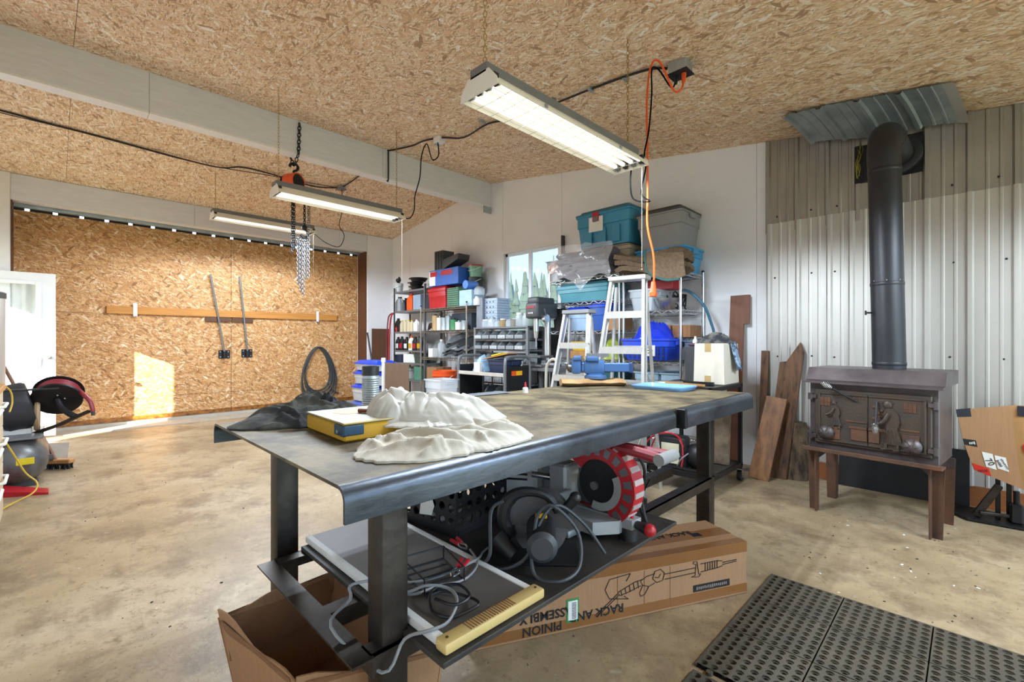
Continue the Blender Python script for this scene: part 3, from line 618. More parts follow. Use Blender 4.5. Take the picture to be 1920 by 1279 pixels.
# dark jacket, crumpled at the far left corner
def drape(outline, cx, cy, hfun, nr=26, na=64, z0=ZT, base=.006):
    """closed crumpled cloth: polar sheet from its middle to a free outline"""
    def R(a):
        n = len(outline); f = a/(2*PI)*n; i = int(f) % n; k = f-int(f)
        p0, p1, p2, p3 = outline[i-1], outline[i], outline[(i+1) % n], outline[(i+2) % n]
        return .5*((2*p1)+(p2-p0)*k+(2*p0-5*p1+4*p2-p3)*k*k+(p1*3-p0-3*p2+p3)*k**3)
    q = B(); rg = []
    for j in range(nr):
        f = (j+.001)/(nr-1); ring = []
        for k in range(na):
            a = 2*PI*k/na; r = R(a)*f*(1+f*f*.07*noise.noise(Vector((math.cos(a)*5+cx*7, math.sin(a)*5, cy)))+f*f*.04*noise.noise(Vector((math.cos(a)*14, math.sin(a)*14+cx, 3))))
            x, y = cx+r*math.cos(a), cy+r*math.sin(a)
            e = max(0., 1-f**5); ring.append(Vector((x, y, z0+base+e*max(.0, hfun(x, y, f)))))
        rg.append(ring)
    rim = [Vector((v.x, v.y, z0+.001)) for v in rg[-1]]
    q.rings(rg+[rim], True); return q
def ridged(x, y, s_, ang, sd=0):
    u = x*math.cos(ang)+y*math.sin(ang); v = -x*math.sin(ang)+y*math.cos(ang)
    n = noise.noise(Vector((u*s_*.35+sd, v*s_+sd, sd))); return 1-abs(n)*2
def crease(x, y, s_, sd):
    """network of sharp creases between soft facets"""
    d, _ = noise.voronoi(Vector((x*s_+sd, y*s_*1.3-sd, sd*.37))); return min(1., (d[1]-d[0]))
def fold(x, y, k, ang, sd, wv=.9):
    u = x*math.cos(ang)+y*math.sin(ang); v = -x*math.sin(ang)+y*math.cos(ang)
    t_ = u*k+wv*noise.noise(Vector((u*5+sd, v*5, sd)))*2+v*1.5; return (1-abs(math.sin(t_)))**1.6
def seg(x, y, p, q_):
    """distance to a bent fold line from p to q_"""
    px_, py_ = p; dx, dy = q_[0]-px_, q_[1]-py_; t_ = max(0., min(1., ((x-px_)*dx+(y-py_)*dy)/(dx*dx+dy*dy)))
    wob = .012*noise.noise(Vector((t_*4+px_*9, py_*9, 1))); return math.hypot(x-px_-dx*t_, y-py_-dy*t_)+wob, t_
def ridges(x, y, L_):
    h_ = 0.
    for p, q_, a, w_ in L_:
        d, t_ = seg(x, y, p, q_); h_ = max(h_, a*(.55+.45*math.sin(PI*(.12+.76*t_)))/(1+(d/w_)**2)**1.5)
    return h_
JF = []
_r = random.Random(5)
for k in range(22):
    a_ = _r.uniform(.3, 1.5); p_ = (-1.79+_r.uniform(-.16, .14), .62+_r.uniform(-.17, .22)); l_ = _r.uniform(.08, .2); JF.append((p_, (p_[0]+l_*math.cos(a_), p_[1]+l_*math.sin(a_)), _r.uniform(.018, .045), _r.uniform(.008, .016)))
def jh(x, y, f):
    return .01+ridges(x, y, JF)+.025*(1-f*f)+.05*math.exp(-((x+1.86)**2+(y-.76)**2)/.008)+.004*(noise.noise(Vector((x*45, y*45, 3)))+1)
q = drape([.19, .24, .30, .27, .20, .2, .24, .22, .19, .17, .2, .22, .18, .16], -1.79, .64, jh, 46, 150)
one(q, 'jacket', DENIM, 'crumpled dark olive jacket at the left end of the bench', 'jacket', smooth=60)
# yellow parts organiser with a blue latch corner
y_ = T('tool_case', 'flat yellow and grey metal case lying on the bench', 'tool case', (-1.5, .72, ZT), rz=0)
M_ = Matrix.Translation((-1.45, .72, ZT)) @ Matrix.Rotation(-.04, 4, 'Z')
q = B(); q.M = M_; q.box(-.155, .155, -.11, .11, .002, .05, .005); q.done('case_base', YEL, y_)
q = B(); q.M = M_; q.box(-.158, .158, -.113, .113, .051, .058, .003); ld = q.done('case_lid', mat('case_lid', '#6f6a58', .5, .3, col2='#8f7f44', thr=(.5, .62), scale=6), y_)
q = B(); q.M = M_; q.cyl((-.06, .0, .058), (-.06, 0, .0588), .055, n=24); q.done('yellow_sticker', YEL, ld)
q = B(); q.M = M_; q.box(.09, .1585, -.114, -.108, .018, .05, .002).box(.155, .16, -.112, -.05, .02, .05, .002); q.done('latch', mat('latch_blue', '#2a4a63', .4, .3), y_)
q = B(); q.M = M_; q.cyl((.12, -.114, .03), (.12, -.118, .03), .006, n=8); q.done('rivet', GALV, y_)
q = B().at((-1.41, .76, ZT+.0655), rz=.5); q.cyl((-.06, 0, 0), (.06, 0, 0), .007, n=8); one(q, 'wax_pencil', mat('pencil', '#7b3f22', .6), 'short brown pencil lying on the yellow case', 'pencil')
q = B().at((-1.70, .575, ZT+.009), rz=.7); q.cyl((-.018, 0, 0), (.008, 0, 0), .008, n=10).cyl((.008, 0, 0), (.022, 0, 0), .004, n=8); one(q, 'small_fitting', CHROME, 'small shiny fitting on the bench in front of the jacket', 'fitting')
# cream cloth in front, milky plastic bag heaped on top of it
CF = [((-1.09, .57), (-.95, .80), .030, .016), ((-1.07, .63), (-.97, .98), .026, .014), ((-1.16, .70), (-.99, .80), .034, .018), ((-.985, .74), (-.965, .66), .05, .012), ((-1.12, .80), (-.96, .93), .03, .02), ((-1.05, .93), (-.95, 1.04), .042, .02), ((-1.10, .98), (-1.0, 1.09), .036, .02), ((-1.22, .62), (-1.08, .60), .03, .018), ((-1.18, .60), (-1.12, .68), .032, .012), ((-1.02, .86), (-.96, .86), .03, .01), ((-1.2, .9), (-1.04, 1.03), .03, .018), ((-1.05, .70), (-.96, .72), .028, .008)]
def ch(x, y, f): return .006+ridges(x, y, CF)+.004*(noise.noise(Vector((x*40, y*40, 2)))+1)+.008*(noise.noise(Vector((x*14, y*14, 5)))+1)
q = drape([.185, .21, .25, .30, .28, .22, .2, .2, .2, .2, .2, .23, .27, .27, .235, .2], -1.12, .82, ch, 70, 260)
one(q, 'drop_cloth', CLOTH, 'crumpled cream cotton cloth on the near edge of the bench', 'cloth', smooth=80)
def lobe(x, y, cx, cy, rx_, ry_, ang, hh):
    u = ((x-cx)*math.cos(ang)+(y-cy)*math.sin(ang))/rx_; v = (-(x-cx)*math.sin(ang)+(y-cy)*math.cos(ang))/ry_; d = u*u+v*v
    return hh*max(0., 1-d**1.6)**.5
BF = [((-1.45, .72), (-1.30, .86), .020, .012), ((-1.36, .80), (-1.18, 1.0), .026, .014), ((-1.5, .86), (-1.2, 1.1), .022, .016), ((-1.30, .78), (-1.33, .95), .018, .01), ((-1.22, .95), (-1.12, 1.12), .022, .012), ((-1.44, .9), (-1.38, .78), .016, .01), ((-1.25, .9), (-1.3, 1.1), .018, .012), ((-1.2, .84), (-1.12, .95), .02, .01)]
def bh(x, y, f):
    b_ = max(lobe(x, y, -1.42, .80, .13, .14, .8, .095), lobe(x, y, -1.27, .94, .24, .115, .85, .072), lobe(x, y, -1.17, 1.03, .2, .1, .9, .05), .008)
    c_ = crease(x, y, 11, 6)
    return b_*(1-.12*math.exp(-(c_/.10)**2))+ridges(x, y, BF)*.8+.005*(noise.noise(Vector((x*30, y*30, 1)))+1)
q = drape([.19, .26, .31, .29, .21, .18, .17, .165, .165, .16, .16, .16, .155, .15, .155, .165], -1.35, .87, bh, 70, 240, z0=ZT+.03)
one(q, 'plastic_bag', FILM, 'heap of milky plastic film on top of the cream cloth', 'plastic bag', smooth=80)
# small things on the bench
g = T('glue_bottle', 'tiny white glue bottle with a red cap on the bench', 'bottle', (-1.83, 1.94, ZT))
B().lathe([(.016, 0), (.016, .026), (.012, .031), (.006, .033)], 14, (-1.83, 1.94, ZT)).done('bottle', PAPER, g); B().lathe([(.007, .033), (.006, .05), (.003, .062)], 12, (-1.83, 1.94, ZT)).done('cap', RED, g)
g = T('metal_can', 'tall ribbed silver can with a black top on the bench behind the plastic bag', 'can', (-1.86, .985, ZT))
pr = [(.036, 0)]
for k in range(15): pr += [(.0372, .004+k*.0095), (.0355, .0088+k*.0095)]
B().lathe(pr+[(.036, .15)], 28, (-1.86, .985, ZT)).done('can_body', GALV, g); B().lathe([(.0365, .15), (.0365, .19), (.034, .19), (.034, .16)], 28, (-1.86, .985, ZT)).done('black_collar', BLACKP, g)
g = T('small_carton', 'small white carton with a green stripe at the far edge of the bench', 'box', (-1.9, .9, ZT))
q = B().at((-1.89, .845, ZT), rz=.2); q.box(-.04, .04, -.05, .05, 0, .026, .001); q.done('carton', PAPER, g); q = B().at((-1.89, .845, ZT), rz=.2); q.box(.0402, .0408, -.04, .05, .006, .022); q.done('green_stripe', mat('green_print', '#3f6f5a', .6), g)
q = B(); q.at((-1.93, 1.62, ZT+.004), rz=PI/2-.05)
pl = [(-.24, -.03), (.24, -.05)]+[(.24-.03*k, .045+(.009 if k % 2 else 0)) for k in range(17)]
q.prism(pl, 0, .0025); one(q, 'saw_blade', mat('saw_steel', '#aeb6bd', .3, .8), 'flat toothed saw blade lying along the far edge of the bench', 'saw blade')
g = T('plastic_tray', 'shallow translucent blue plastic tray at the far end of the bench', 'tray', (-1.36, 2.72, ZT))
def rr(x0, x1, y0, y1, z, c): return [Vector((x, y, z)) for x, y in ((x0+c, y0), (x1-c, y0), (x1-c*.3, y0+c*.3), (x1, y0+c), (x1, y1-c), (x1-c*.3, y1-c*.3), (x1-c, y1), (x0+c, y1), (x0+c*.3, y1-c*.3), (x0, y1-c), (x0, y0+c), (x0+c*.3, y0+c*.3))]
q = B().at((-1.36, 2.7, ZT), rz=.0); q.rings([rr(-.15, .15, -.1, .1, .002, .03), rr(-.165, .165, -.115, .115, .026, .035), rr(-.172, .172, -.122, .122, .026, .035), rr(-.172, .172, -.122, .122, .02, .035), rr(-.155, .155, -.105, .105, .0, .03)], False)
q.box(-.15, .15, -.1, .1, .001, .004); q.done('tray', mat('blue_film', '#86b4de', .15, alpha=.75), g)
# bench vise on a block of firewood
q = B(); rg = []
for k in range(13):
    f = k/12; y = 2.36+.42*f; ww = .075+.02*noise.noise(Vector((f*5, 1, 0))); hh = .045+.012*noise.noise(Vector((f*6, 4, 0)))
    c = -1.82+.02*math.sin(f*7)
    rg.append([Vector((c+ww*math.cos(a*2*PI/10)*(1+.15*noise.noise(Vector((a, k, 2)))), y, ZT+.001+max(0, hh*.5+hh*.5*math.sin(a*2*PI/10)*1.05))) for a in range(10)])
q.rings(rg); q.M = Matrix.Translation((-1.82, 2.55, 0)) @ Matrix.Rotation(-.75, 4, 'Z') @ Matrix.Translation((1.82, -2.55, 0))
for v in q.bm.verts: v.co = q.M @ v.co
one(q, 'split_log', mat('split_wood', '#a4845a', .8, col2='#7c5c38', thr=(.4, .7), scale=6, bump=.4, bscale=40), 'rough split piece of firewood under the blue vise', 'log')
v_ = T('bench_vise', 'blue bench vise sitting at the far corner of the steel bench', 'vise', (-1.82, 2.55, ZT+.04))
VM = Matrix.Translation((-1.80, 2.60, ZT+.048)) @ Matrix.Rotation(-.2+PI/4, 4, 'Z')
def vb(): q = B(); q.M = VM.copy(); return q
q = vb(); q.lathe([(.075, 0), (.075, .018), (.06, .026), (.06, .034)], 24); q.done('swivel_base', VISE, v_)
q = vb(); q.box(-.075, .06, -.045, .045, .03, .125, .014, 2).box(-.06, .02, -.06, .06, .115, .15, .008, 2); q.done('fixed_jaw', VISE, v_)
q = vb(); q.box(-.16, -.095, -.05, .05, .03, .14, .014, 2).box(-.15, -.092, -.06, .06, .12, .152, .008, 2); q.done('moving_jaw', VISE, v_)
q = vb(); q.box(-.095, .24, -.032, .032, .045, .105, .006); q.done('slide_bar', VISE, v_)
q = vb(); q.box(.215, .245, -.034, .034, .04, .11, .006); q.done('bar_end', mat('vise_navy', '#243b63', .45), v_)
q = vb()._add([(-.06, -.05, .15), (.1, -.03, .118), (.1, .03, .118), (-.06, .05, .15), (-.06, -.05, .162), (.06, -.03, .155), (.06, .03, .155), (-.06, .05, .162)], []) and vb()
q.prism([(-.06, -.05), (.09, -.028), (.09, .028), (-.06, .05)], .145, .168); q.done('anvil', VISEG, v_)
for s_ in (-.094, -.062): q = vb(); q.box(s_-.004, s_+.004, -.06, .06, .125, .153, .002); q.done('jaw_face', VISEG, v_)
q = vb(); q.cyl((-.16, 0, .075), (-.2, 0, .075), .018, n=12).cyl((-.19, -.09, .1), (-.19, .09, .05), .007, n=8).ball((-.19, -.09, .1), .012, 8).ball((-.19, .09, .05), .012, 8); q.done('handle', VISEG, v_)
# ------------------------------------------------------------------ on the lower shelf of the bench
ZP = ZB+.024
pn = T('wall_heater_panel', 'flat grey heater panel with white edge strips and cream vented end on the bench shelf', 'heater panel', (-1.29, .82, ZB))
q = B().box(-1.72, -.9, .665, .975, ZB+.001, ZP-.004); q.done('panel_face', mat('panel_grey', '#6f6a66', .55, col2='#5a544f', thr=(.4, .7), scale=4), pn)
for y0 in (.653, .965): B().box(-1.72, -.9, y0, y0+.022, ZB+.001, ZP, .004, 2).done('edge_strip', PAPER, pn)
q = B().box(-.905, -.862, .645, .995, ZB+.002, ZP+.006, .006, 2); ec = q.done('end_cap', mat('aged_plastic', '#d3b878', .45, var=.06), pn)
for k in range(18): B().box(-.9, -.866, .725+k*.009, .7285+k*.009, ZP+.0058, ZP+.0072).done('vent_slot', CARDD, ec)
for y in (.665, .978): B().cyl((-.884, y, ZP+.005), (-.884, y, ZP+.008), .004, n=8).done('screw', RUST, ec)
def lead(name, m, r, pts, label, cat='cable'):
    return one(B().tube(pts, r, 6), name, m, label, cat)
zz = ZP+.006
ch_ = T('jumper_leads', 'tangled grey battery charger leads with red clamps on the heater panel', 'cable', (-1.1, .87, ZP))
B().tube([(-1.24, .70, zz), (-1.161, .741, zz), (-1.119, .826, zz+.006), (-1.112, .901, zz+.01), (-1.133, .978, zz), (-1.196, 1.052, ZB+.006), (-1.21, 1.10, ZB+.006)], .0042, 6).done('lead', GREYP, ch_)
B().tube([(-1.2, .69, zz), (-1.105, .706, zz), (-1.089, .785, zz), (-1.062, .861, zz), (-1.108, .953, zz), (-1.2, 1.0, zz)], .0042, 6).done('lead', GREYP, ch_)
B().tube([(-1.2, .665, zz), (-1.109, .69, zz+.01), (-1.066, .732, zz+.03), (-1.02, .771, zz+.025), (-.962, .757, zz+.02), (-.932, .705, zz), (-.935, .65, zz), (-.99, .615, zz-.03), (-1.0, .56, zz-.09), (-1.15, .5, zz-.02), (-1.2, .575, zz), (-1.25, .6, zz+.01), (-1.25, .67, zz+.0)], .0042, 6).done('lead', GREYP, ch_)
B().tube([(-1.061, .729, zz), (-1.057, .78, zz), (-.978, .812, zz), (-.925, .8, zz+.012), (-.915, .779, zz+.012), (-.94, .721, zz), (-.999, .703, zz), (-1.05, .74, zz+.02), (-1.02, .80, zz+.025), (-.95, .79, zz+.025), (-.95, .74, zz+.02), (-1.01, .72, zz+.02)], .004, 6).done('lead', BLACKP, ch_)
for (a, b_) in (((-1.27, .985, zz+.02), (-1.19, .975, zz+.015)), ((-1.125, .917, zz+.02), (-1.083, .834, zz+.012))):
    a, b_ = Vector(a), Vector(b_); d = (b_-a).normalized(); s_ = d.cross(Vector((0, 0, 1)))
    for sg in (-1, 1):
        q = B().tube([a+s_*sg*.012, a.lerp(b_, .5)+s_*sg*.007], .006, 6, sub=1); q.done('clamp_grip', RED, ch_)
        q = B().tube([a.lerp(b_, .5)+s_*sg*.007, a.lerp(b_, .75)+s_*sg*.012, b_+s_*sg*.002], .0035, 6, sub=3); q.done('clamp_jaw', CHROME, ch_)
wr_ = T('wire_rack', 'small black wire frame lying on the heater panel', 'wire rack', (-1.14, .82, ZP))
q = B(); c_ = [Vector(p) for p in ((-1.243, .76, zz-.002), (-1.215, .90, zz-.002), (-1.06, .86, zz-.002), (-1.08, .735, zz-.002))]
for i in range(4): q.cyl(c_[i], c_[(i+1) % 4], .0035, n=6)
for f in (.25, .5, .75): q.cyl(c_[0].lerp(c_[3], f), c_[1].lerp(c_[2], f), .0025, n=6)
q.done('frame', BLACKM, wr_); q = B()
for i in range(4): q.tube([c_[i], c_[i]+Vector((0, 0, .04))], .0025, 5, sub=1)
for i in range(4): q.cyl(c_[i]+Vector((0, 0, .04)), c_[(i+1) % 4]+Vector((0, 0, .04)), .0025, n=6)
q.done('upper_rail', BLACKM, wr_)
# milk crate
cr = T('milk_crate', 'black plastic milk crate with round holes on the bench shelf', 'crate', (-1.52, 1.2, ZB))
CM = Matrix.Translation((-1.52, 1.19, ZB)) @ Matrix.Rotation(.12, 4, 'Z')
def cb(): q = B(); q.M = CM.copy(); return q
W_ = .15; Hh = .27
def holed(q, fn, nx, nz, r):
    """wall of square cells, each with a hexagonal hole; fn maps (u, v, depth) to a point"""
    for i in range(nx):
        for k in range(nz):
            cu, cv, hs, ht = (i+.5)/nx, (k+.5)/nz, .5/nx, .5/nz
            o = []; n_ = 12
            for a in range(n_):
                t_ = 2*PI*a/n_+PI/n_; x, y = math.cos(t_), math.sin(t_); m_ = max(abs(x), abs(y))
                o.append((cu+hs*x/m_, cv+ht*y/m_, cu+hs*r*x, cv+ht*r*y))
            for d in (0, 1):
                vs = [fn(p[0], p[1], d) for p in o]+[fn(p[2], p[3], d) for p in o]
                q._add(vs, [(a, (a+1) % n_, n_+(a+1) % n_, n_+a) for a in range(n_)])
            vs = [fn(p[2], p[3], 0) for p in o]+[fn(p[2], p[3], 1) for p in o]
            q._add(vs, [(a, (a+1) % n_, n_+(a+1) % n_, n_+a) for a in range(n_)])
for sgn, ax in ((-1, 'y'), (1, 'y'), (-1, 'x'), (1, 'x')):
    q = cb()
    f = (lambda u, v, d, s_=sgn: (-W_+2*W_*u, s_*(W_-d*.006), .03+(Hh-.06)*v)) if ax == 'y' else (lambda u, v, d, s_=sgn: (s_*(W_-d*.006), -W_+2*W_*u, .03+(Hh-.06)*v))
    holed(q, f, 6, 4, .66); q.done('crate_side', BLACKP, cr)
q = cb()
for z0, z1 in ((0, .03), (Hh-.03, Hh)):
    q = cb()
    for a in ((-W_, W_, -W_, -W_+.012), (-W_, W_, W_-.012, W_), (-W_, -W_+.012, -W_+.012, W_-.012), (W_-.012, W_, -W_+.012, W_-.012)): q.box(a[0], a[1], a[2], a[3], z0, z1, .003)
    q.done('crate_rim', BLACKP, cr)
q = cb(); q.box(-W_+.01, W_-.01, -W_+.01, W_-.01, .002, .01); q.done('crate_floor', BLACKP, cr)
q = cb(); q.prism([(-.05, .05), (.02, .06), (.035, .1), (.02, .13), (-.04, .12)], 0, .0015); q.M = Matrix()
o = q.done('torn_label', PAPER, cr)
o.data.transform(Matrix.Translation(LOC[cr]*-1) @ CM @ Matrix.Translation((.0, -W_-.002, 0)) @ Matrix.Rotation(PI/2, 4, 'X') @ CM.inverted() @ Matrix.Translation(LOC[cr]))
# white plastic machine and other odds behind the crate
hm = T('fan_heater', 'small white fan heater with dark slots behind the milk crate', 'heater', (-1.47, 1.5, ZB), rz=0)
q = B().at((-1.47, 1.5, ZB), rz=PI/4-.2); q.box(-.09, .09, -.06, .06, 0, .25, .02, 3); q.done('case', PAPER, hm)
for k in range(5): q = B().at((-1.47, 1.5, ZB), rz=PI/4-.2); q.box(-.06, .06, -.0625, -.059, .12+k*.022, .129+k*.022); q.done('slot', BLACKP, hm)
q = B().at((-1.47, 1.5, ZB), rz=PI/4-.2); q.torus((.03, -.065, .11), .1, .004, 'Y', 28, 5, 1.3); q.done('wire_hoop', CHROME, hm)
q = B().at((-1.22, 1.72, ZB), rz=.3); q.lathe([(.05, 0), (.055, .01), (.055, .10), (.04, .13), (.018, .15), (.018, .18)], 18); one(q, 'paint_jug', mat('pale_jug', '#c9d2da', .4), 'pale grey plastic jug on the bench shelf behind the circular saw', 'jug')
q = B().at((-1.5, 1.72, ZB), rz=.2); q.box(-.16, .12, -.07, .07, 0, .2, .006); one(q, 'storage_bin', mat('dusty_blue', '#8795a2', .5), 'dusty blue-grey bin at the back of the bench shelf', 'bin')
# circular saw
cs = T('circular_saw', 'black and grey circular saw with a looping cord on the bench shelf', 'circular saw', (-1.04, 1.17, ZB))
KM = Matrix.Translation((-1.04, 1.18, ZB)) @ Matrix.Rotation(.75, 4, 'Z')     # local x forward to the back right, y to the back left
def kb(): q = B(); q.M = KM.copy(); return q
GUN = mat('gunmetal_casting', '#5a5a5c', .4, .6, var=.15)
q = kb(); q.box(-.16, .13, -.07, .10, .002, .007, .001); q.done('base_plate', BLACKM, cs)
q = kb(); pr = [(.115*math.cos(a), .10+.115*math.sin(a)) for a in [PI*k/16-.15 for k in range(18)]]; q.sweep([(0, 0)], (0, 0, 0), (0, 1, 0)) if False else None
q.rings([[Vector((x, y, z)) for x, z in pr] for y in (.03, .07)]); q.done('upper_guard', GUN, cs)
q = kb(); q.cyl((0, .045, .075), (0, .05, .075), .092, n=28); q.done('saw_disc', VISEG, cs)
q = kb(); q.cyl((.0, .03, .09), (.0, -.12, .085), .05, .047, 20); q.done('motor', BLACKP, cs)
q = kb(); q.cyl((0, -.12, .085), (0, -.135, .085), .05, .035, 20); q.done('motor_cap', DKGREY, cs)
q = kb(); q.tube([(-.1, .02, .06), (-.13, .02, .12), (-.11, .02, .19), (-.05, .02, .215), (.02, .02, .2), (.06, .02, .15)], lambda f: .019+.004*math.sin(f*6), 10); q.done('rear_handle', BLACKP, cs)
q = kb(); q.cyl((.075, .02, .14), (.115, .02, .19), .014, .019, 12).ball((.118, .02, .195), .021, 12); q.done('front_knob', BLACKP, cs)
q = kb(); q.box(-.02, .02, -.02, .0, .135, .15, .004); q.done('yellow_switch', mat('yellow_mark', '#d8a51c', .5), cs)
q = kb(); q.cyl((-.09, -.06, .03), (-.15, -.03, .075), .026, .03, 14); q.done('dust_spout', BLACKP, cs)
B().tube([(-1.13, 1.09, ZB+.19), (-1.15, 1.05, ZB+.16), (-1.1, 1.0, ZB+.05), (-1.12, .99, ZB+.01), (-1.05, 1.03, ZB+.008), (-1.0, 1.08, ZB+.06), (-1.0, 1.12, ZB+.17), (-.96, 1.15, ZB+.2), (-.9, 1.2, ZB+.12), (-.87, 1.17, ZB+.03), (-.88, 1.09, ZB+.008), (-.96, 1.06, ZB+.008), (-1.0, 1.1, ZB+.1), (-.98, 1.18, ZB+.19), (-.93, 1.27, ZB+.12), (-.89, 1.34, ZB+.008)], .006, 7).done('cord', DKGREY, cs)
# mitre saw
ms = T('mitre_saw', 'red and grey sliding mitre saw with a round red blade guard under the bench', 'mitre saw', (-1.08, 1.5, ZB))
MX, MY = -1.035, 1.52
LG = mat('light_casting', '#a9adb0', .45, .4, var=.1)
q = B(); q.prism([(MX-.16, MY-.12), (MX+.06, MY-.13), (MX+.12, MY-.05), (MX+.12, MY+.05), (MX+.06, MY+.13), (MX-.16, MY+.12)], ZB+.028, ZB+.075); q.done('base', LG, ms)
for dy in (-.14, .12): q = B().box(MX-.10, MX-.02, MY+dy-.03, MY+dy+.05, ZB+.001, ZB+.03, .008, 2); q.done('foot', LG, ms)
q = B(); q.cyl((MX+.13, MY, ZB+.0), (MX+.13, MY, ZB+.045), .035, .032, 18); q.done('front_foot', BLACKP, ms)
q = B(); q.prism([(MX-.1, MY-.035), (MX+.16, MY-.028), (MX+.165, MY+.028), (MX-.1, MY+.035)], ZB+.045, ZB+.08); q.done('table_arm', LG, ms)
B().box(MX-.1, MX+.15, MY-.006, MY+.006, ZB+.08, ZB+.085).done('kerf_plate', RED, ms)
q = B(); q.cyl((MX+.165, MY, ZB+.06), (MX+.215, MY-.012, ZB+.06), .015, .022, 14); q.done('lock_knob', BLACKP, ms); q = B(); q.ball((MX+.222, MY-.013, ZB+.06), .023, 14); q.done('knob_cap', RED, ms)
q = B().box(MX-.12, MX-.10, MY-.2, MY-.04, ZB+.075, ZB+.14, .004); q.done('fence', LG, ms); q = B().box(MX-.12, MX-.10, MY+.04, MY+.2, ZB+.075, ZB+.14, .004); q.done('fence', LG, ms)
GC = (MX+.02, ZB+.185)
def arc(r, a0, a1, n): return [(GC[0]+r*math.cos(a0+(a1-a0)*k/n), GC[1]+r*math.sin(a0+(a1-a0)*k/n)) for k in range(n+1)]
q = B(); pr = arc(.155, -1.15, 2.6, 26)+arc(.095, 2.6, -1.15, 22); q.rings([[Vector((x, y, z)) for x, z in pr] for y in (MY-.035, MY+.035)]); gd = q.done('blade_guard', RED, ms)
for k in range(9):
    a = -1.0+k*.36; q = B(); pr = arc(.145, a, a+.2, 4)+arc(.112, a+.2, a, 4); q.rings([[Vector((x, y, z)) for x, z in pr] for y in (MY-.0385, MY-.034)]); q.done('guard_window', VISEG, gd)
for k in range(8):
    a = -1.05+k*.3; q = B(); pr = arc(.158, a, a+.13, 4)+arc(.15, a+.13, a, 4); q.rings([[Vector((x, y, z)) for x, z in pr] for y in (MY-.03, MY+.03)]); q.done('guard_rib', mat('pale_rib', '#b5a5a2', .5), gd)
q = B(); q.cyl((GC[0], MY-.028, GC[1]), (GC[0], MY-.02, GC[1]), .096, n=30); q.done('hub_plate', BLACKM, ms)
q = B(); pr = arc(.1, -1.9, .5, 14)+arc(.07, .5, -1.9, 14); q.rings([[Vector((x, y, z)) for x, z in pr] for y in (MY-.037, MY-.03)]); q.done('silver_arc', LG, ms)
q = B(); q.cyl((GC[0]-.02, MY-.04, GC[1]-.01), (GC[0]-.02, MY-.028, GC[1]-.01), .016, n=12); q.done('arbor_bolt', VISEG, ms)
q = B(); q.cyl((GC[0], MY, GC[1]-.02), (GC[0], MY+.003, GC[1]-.02), .126, n=40); q.done('saw_disc', VISEG, ms)
q = B(); q.cyl((GC[0]-.02, MY+.04, GC[1]+.02), (GC[0]-.02, MY+.16, GC[1]+.02), .055, .05, 20); q.done('motor', DKGREY, ms)
q = B(); q.tube([(GC[0]-.04, MY, GC[1]+.125), (GC[0]+.05, MY, GC[1]+.142), (GC[0]+.13, MY-.005, GC[1]+.145), (GC[0]+.25, MY-.01, GC[1]+.135)], .02, 10, sub=4); q.tube([(GC[0]+.02, MY+.07, GC[1]+.135), (GC[0]+.25, MY+.07, GC[1]+.135)], .018, 10, sub=1); q.done('handle', REDD, ms)
q = B(); q.cyl((GC[0]+.245, MY-.03, GC[1]+.135), (GC[0]+.245, MY+.09, GC[1]+.135), .021, n=14); q.done('grip', GREYP, ms)
for dy in (-.05, .05): B().cyl((MX-.2, MY+dy*.4, ZB+.16+.04*(dy > 0)), (MX-.31, MY+dy, ZB+.16+.04*(dy > 0)), .014, n=12).done('slide_rail', CHROME, ms)
q = B().box(MX-.22, MX-.13, MY-.05, MY+.05, ZB+.03, ZB+.23, .01); q.done('pivot_post', LG, ms)
q = B().tube([(GC[0]+.1, MY+.07, GC[1]+.12), (GC[0]+.12, MY+.1, GC[1]+.05), (GC[0]+.1, MY+.12, GC[1]-.08), (GC[0]+.12, MY+.12, ZB+.02), (GC[0]+.06, MY+.2, ZB+.01), (GC[0]+.02, MY+.24, ZB+.06), (GC[0]+.1, MY+.18, GC[1])], .006, 6); q.done('cord', BLACKP, ms)
# ------------------------------------------------------------------ boxes on the floor
# open carton under the near end of the bench
oc = T('open_carton', 'open brown cardboard box with folded-in flaps under the near bench leg', 'cardboard box', (-1.42, .58, 0))
ft = [(-1.66, .42), (-1.235, .47), (-1.09, .76), (-1.66, .74)]; tp = [(-1.69, .37), (-1.22, .44), (-1.06, .79), (-1.72, .76)]; HB = .30
for i in range(4):
    a, b_ = Vector((*ft[i], .002)), Vector((*ft[(i+1) % 4], .002)); c, d = Vector((*tp[(i+1) % 4], HB)), Vector((*tp[i], HB))
    if i == 0: d.z += .02; c.z -= .01
    q = B(); q.sheet(lambda u, v: (a.lerp(b_, u)).lerp(d.lerp(c, u), v)+Vector((0, 0, .012*math.sin(u*9+i)*v)), 8, 4, .005); q.done('box_side', CARD, oc)
q = B(); q.prism(ft, .002, .006); q.done('box_bottom', CARDD, oc)
for i, (dx, dy, ln) in enumerate(((.03, .1, .15), (-.09, .03, .14), (-.03, -.1, .15), (.11, -.0, .13))):
    a, b_ = Vector((*tp[i], HB-.004)), Vector((*tp[(i+1) % 4], HB-.004)); a, b_ = a.lerp(b_, .06), b_.lerp(a, .06); off = Vector((dx*.35, dy*.35, -ln))
    q = B(); q.sheet(lambda u, v: a.lerp(b_, u)+off*v+Vector((dx, dy, 0))*.1*math.sin(v*2), 6, 4, .004); q.done('flap', CARDD, oc)
q = B().at((-1.42, .6, .008), rz=.4); q.box(-.1, .1, -.03, .03, 0, .03, .012, 2); one(q, 'brush_case', BLACKP, 'black plastic case lying inside the open cardboard box', 'case')
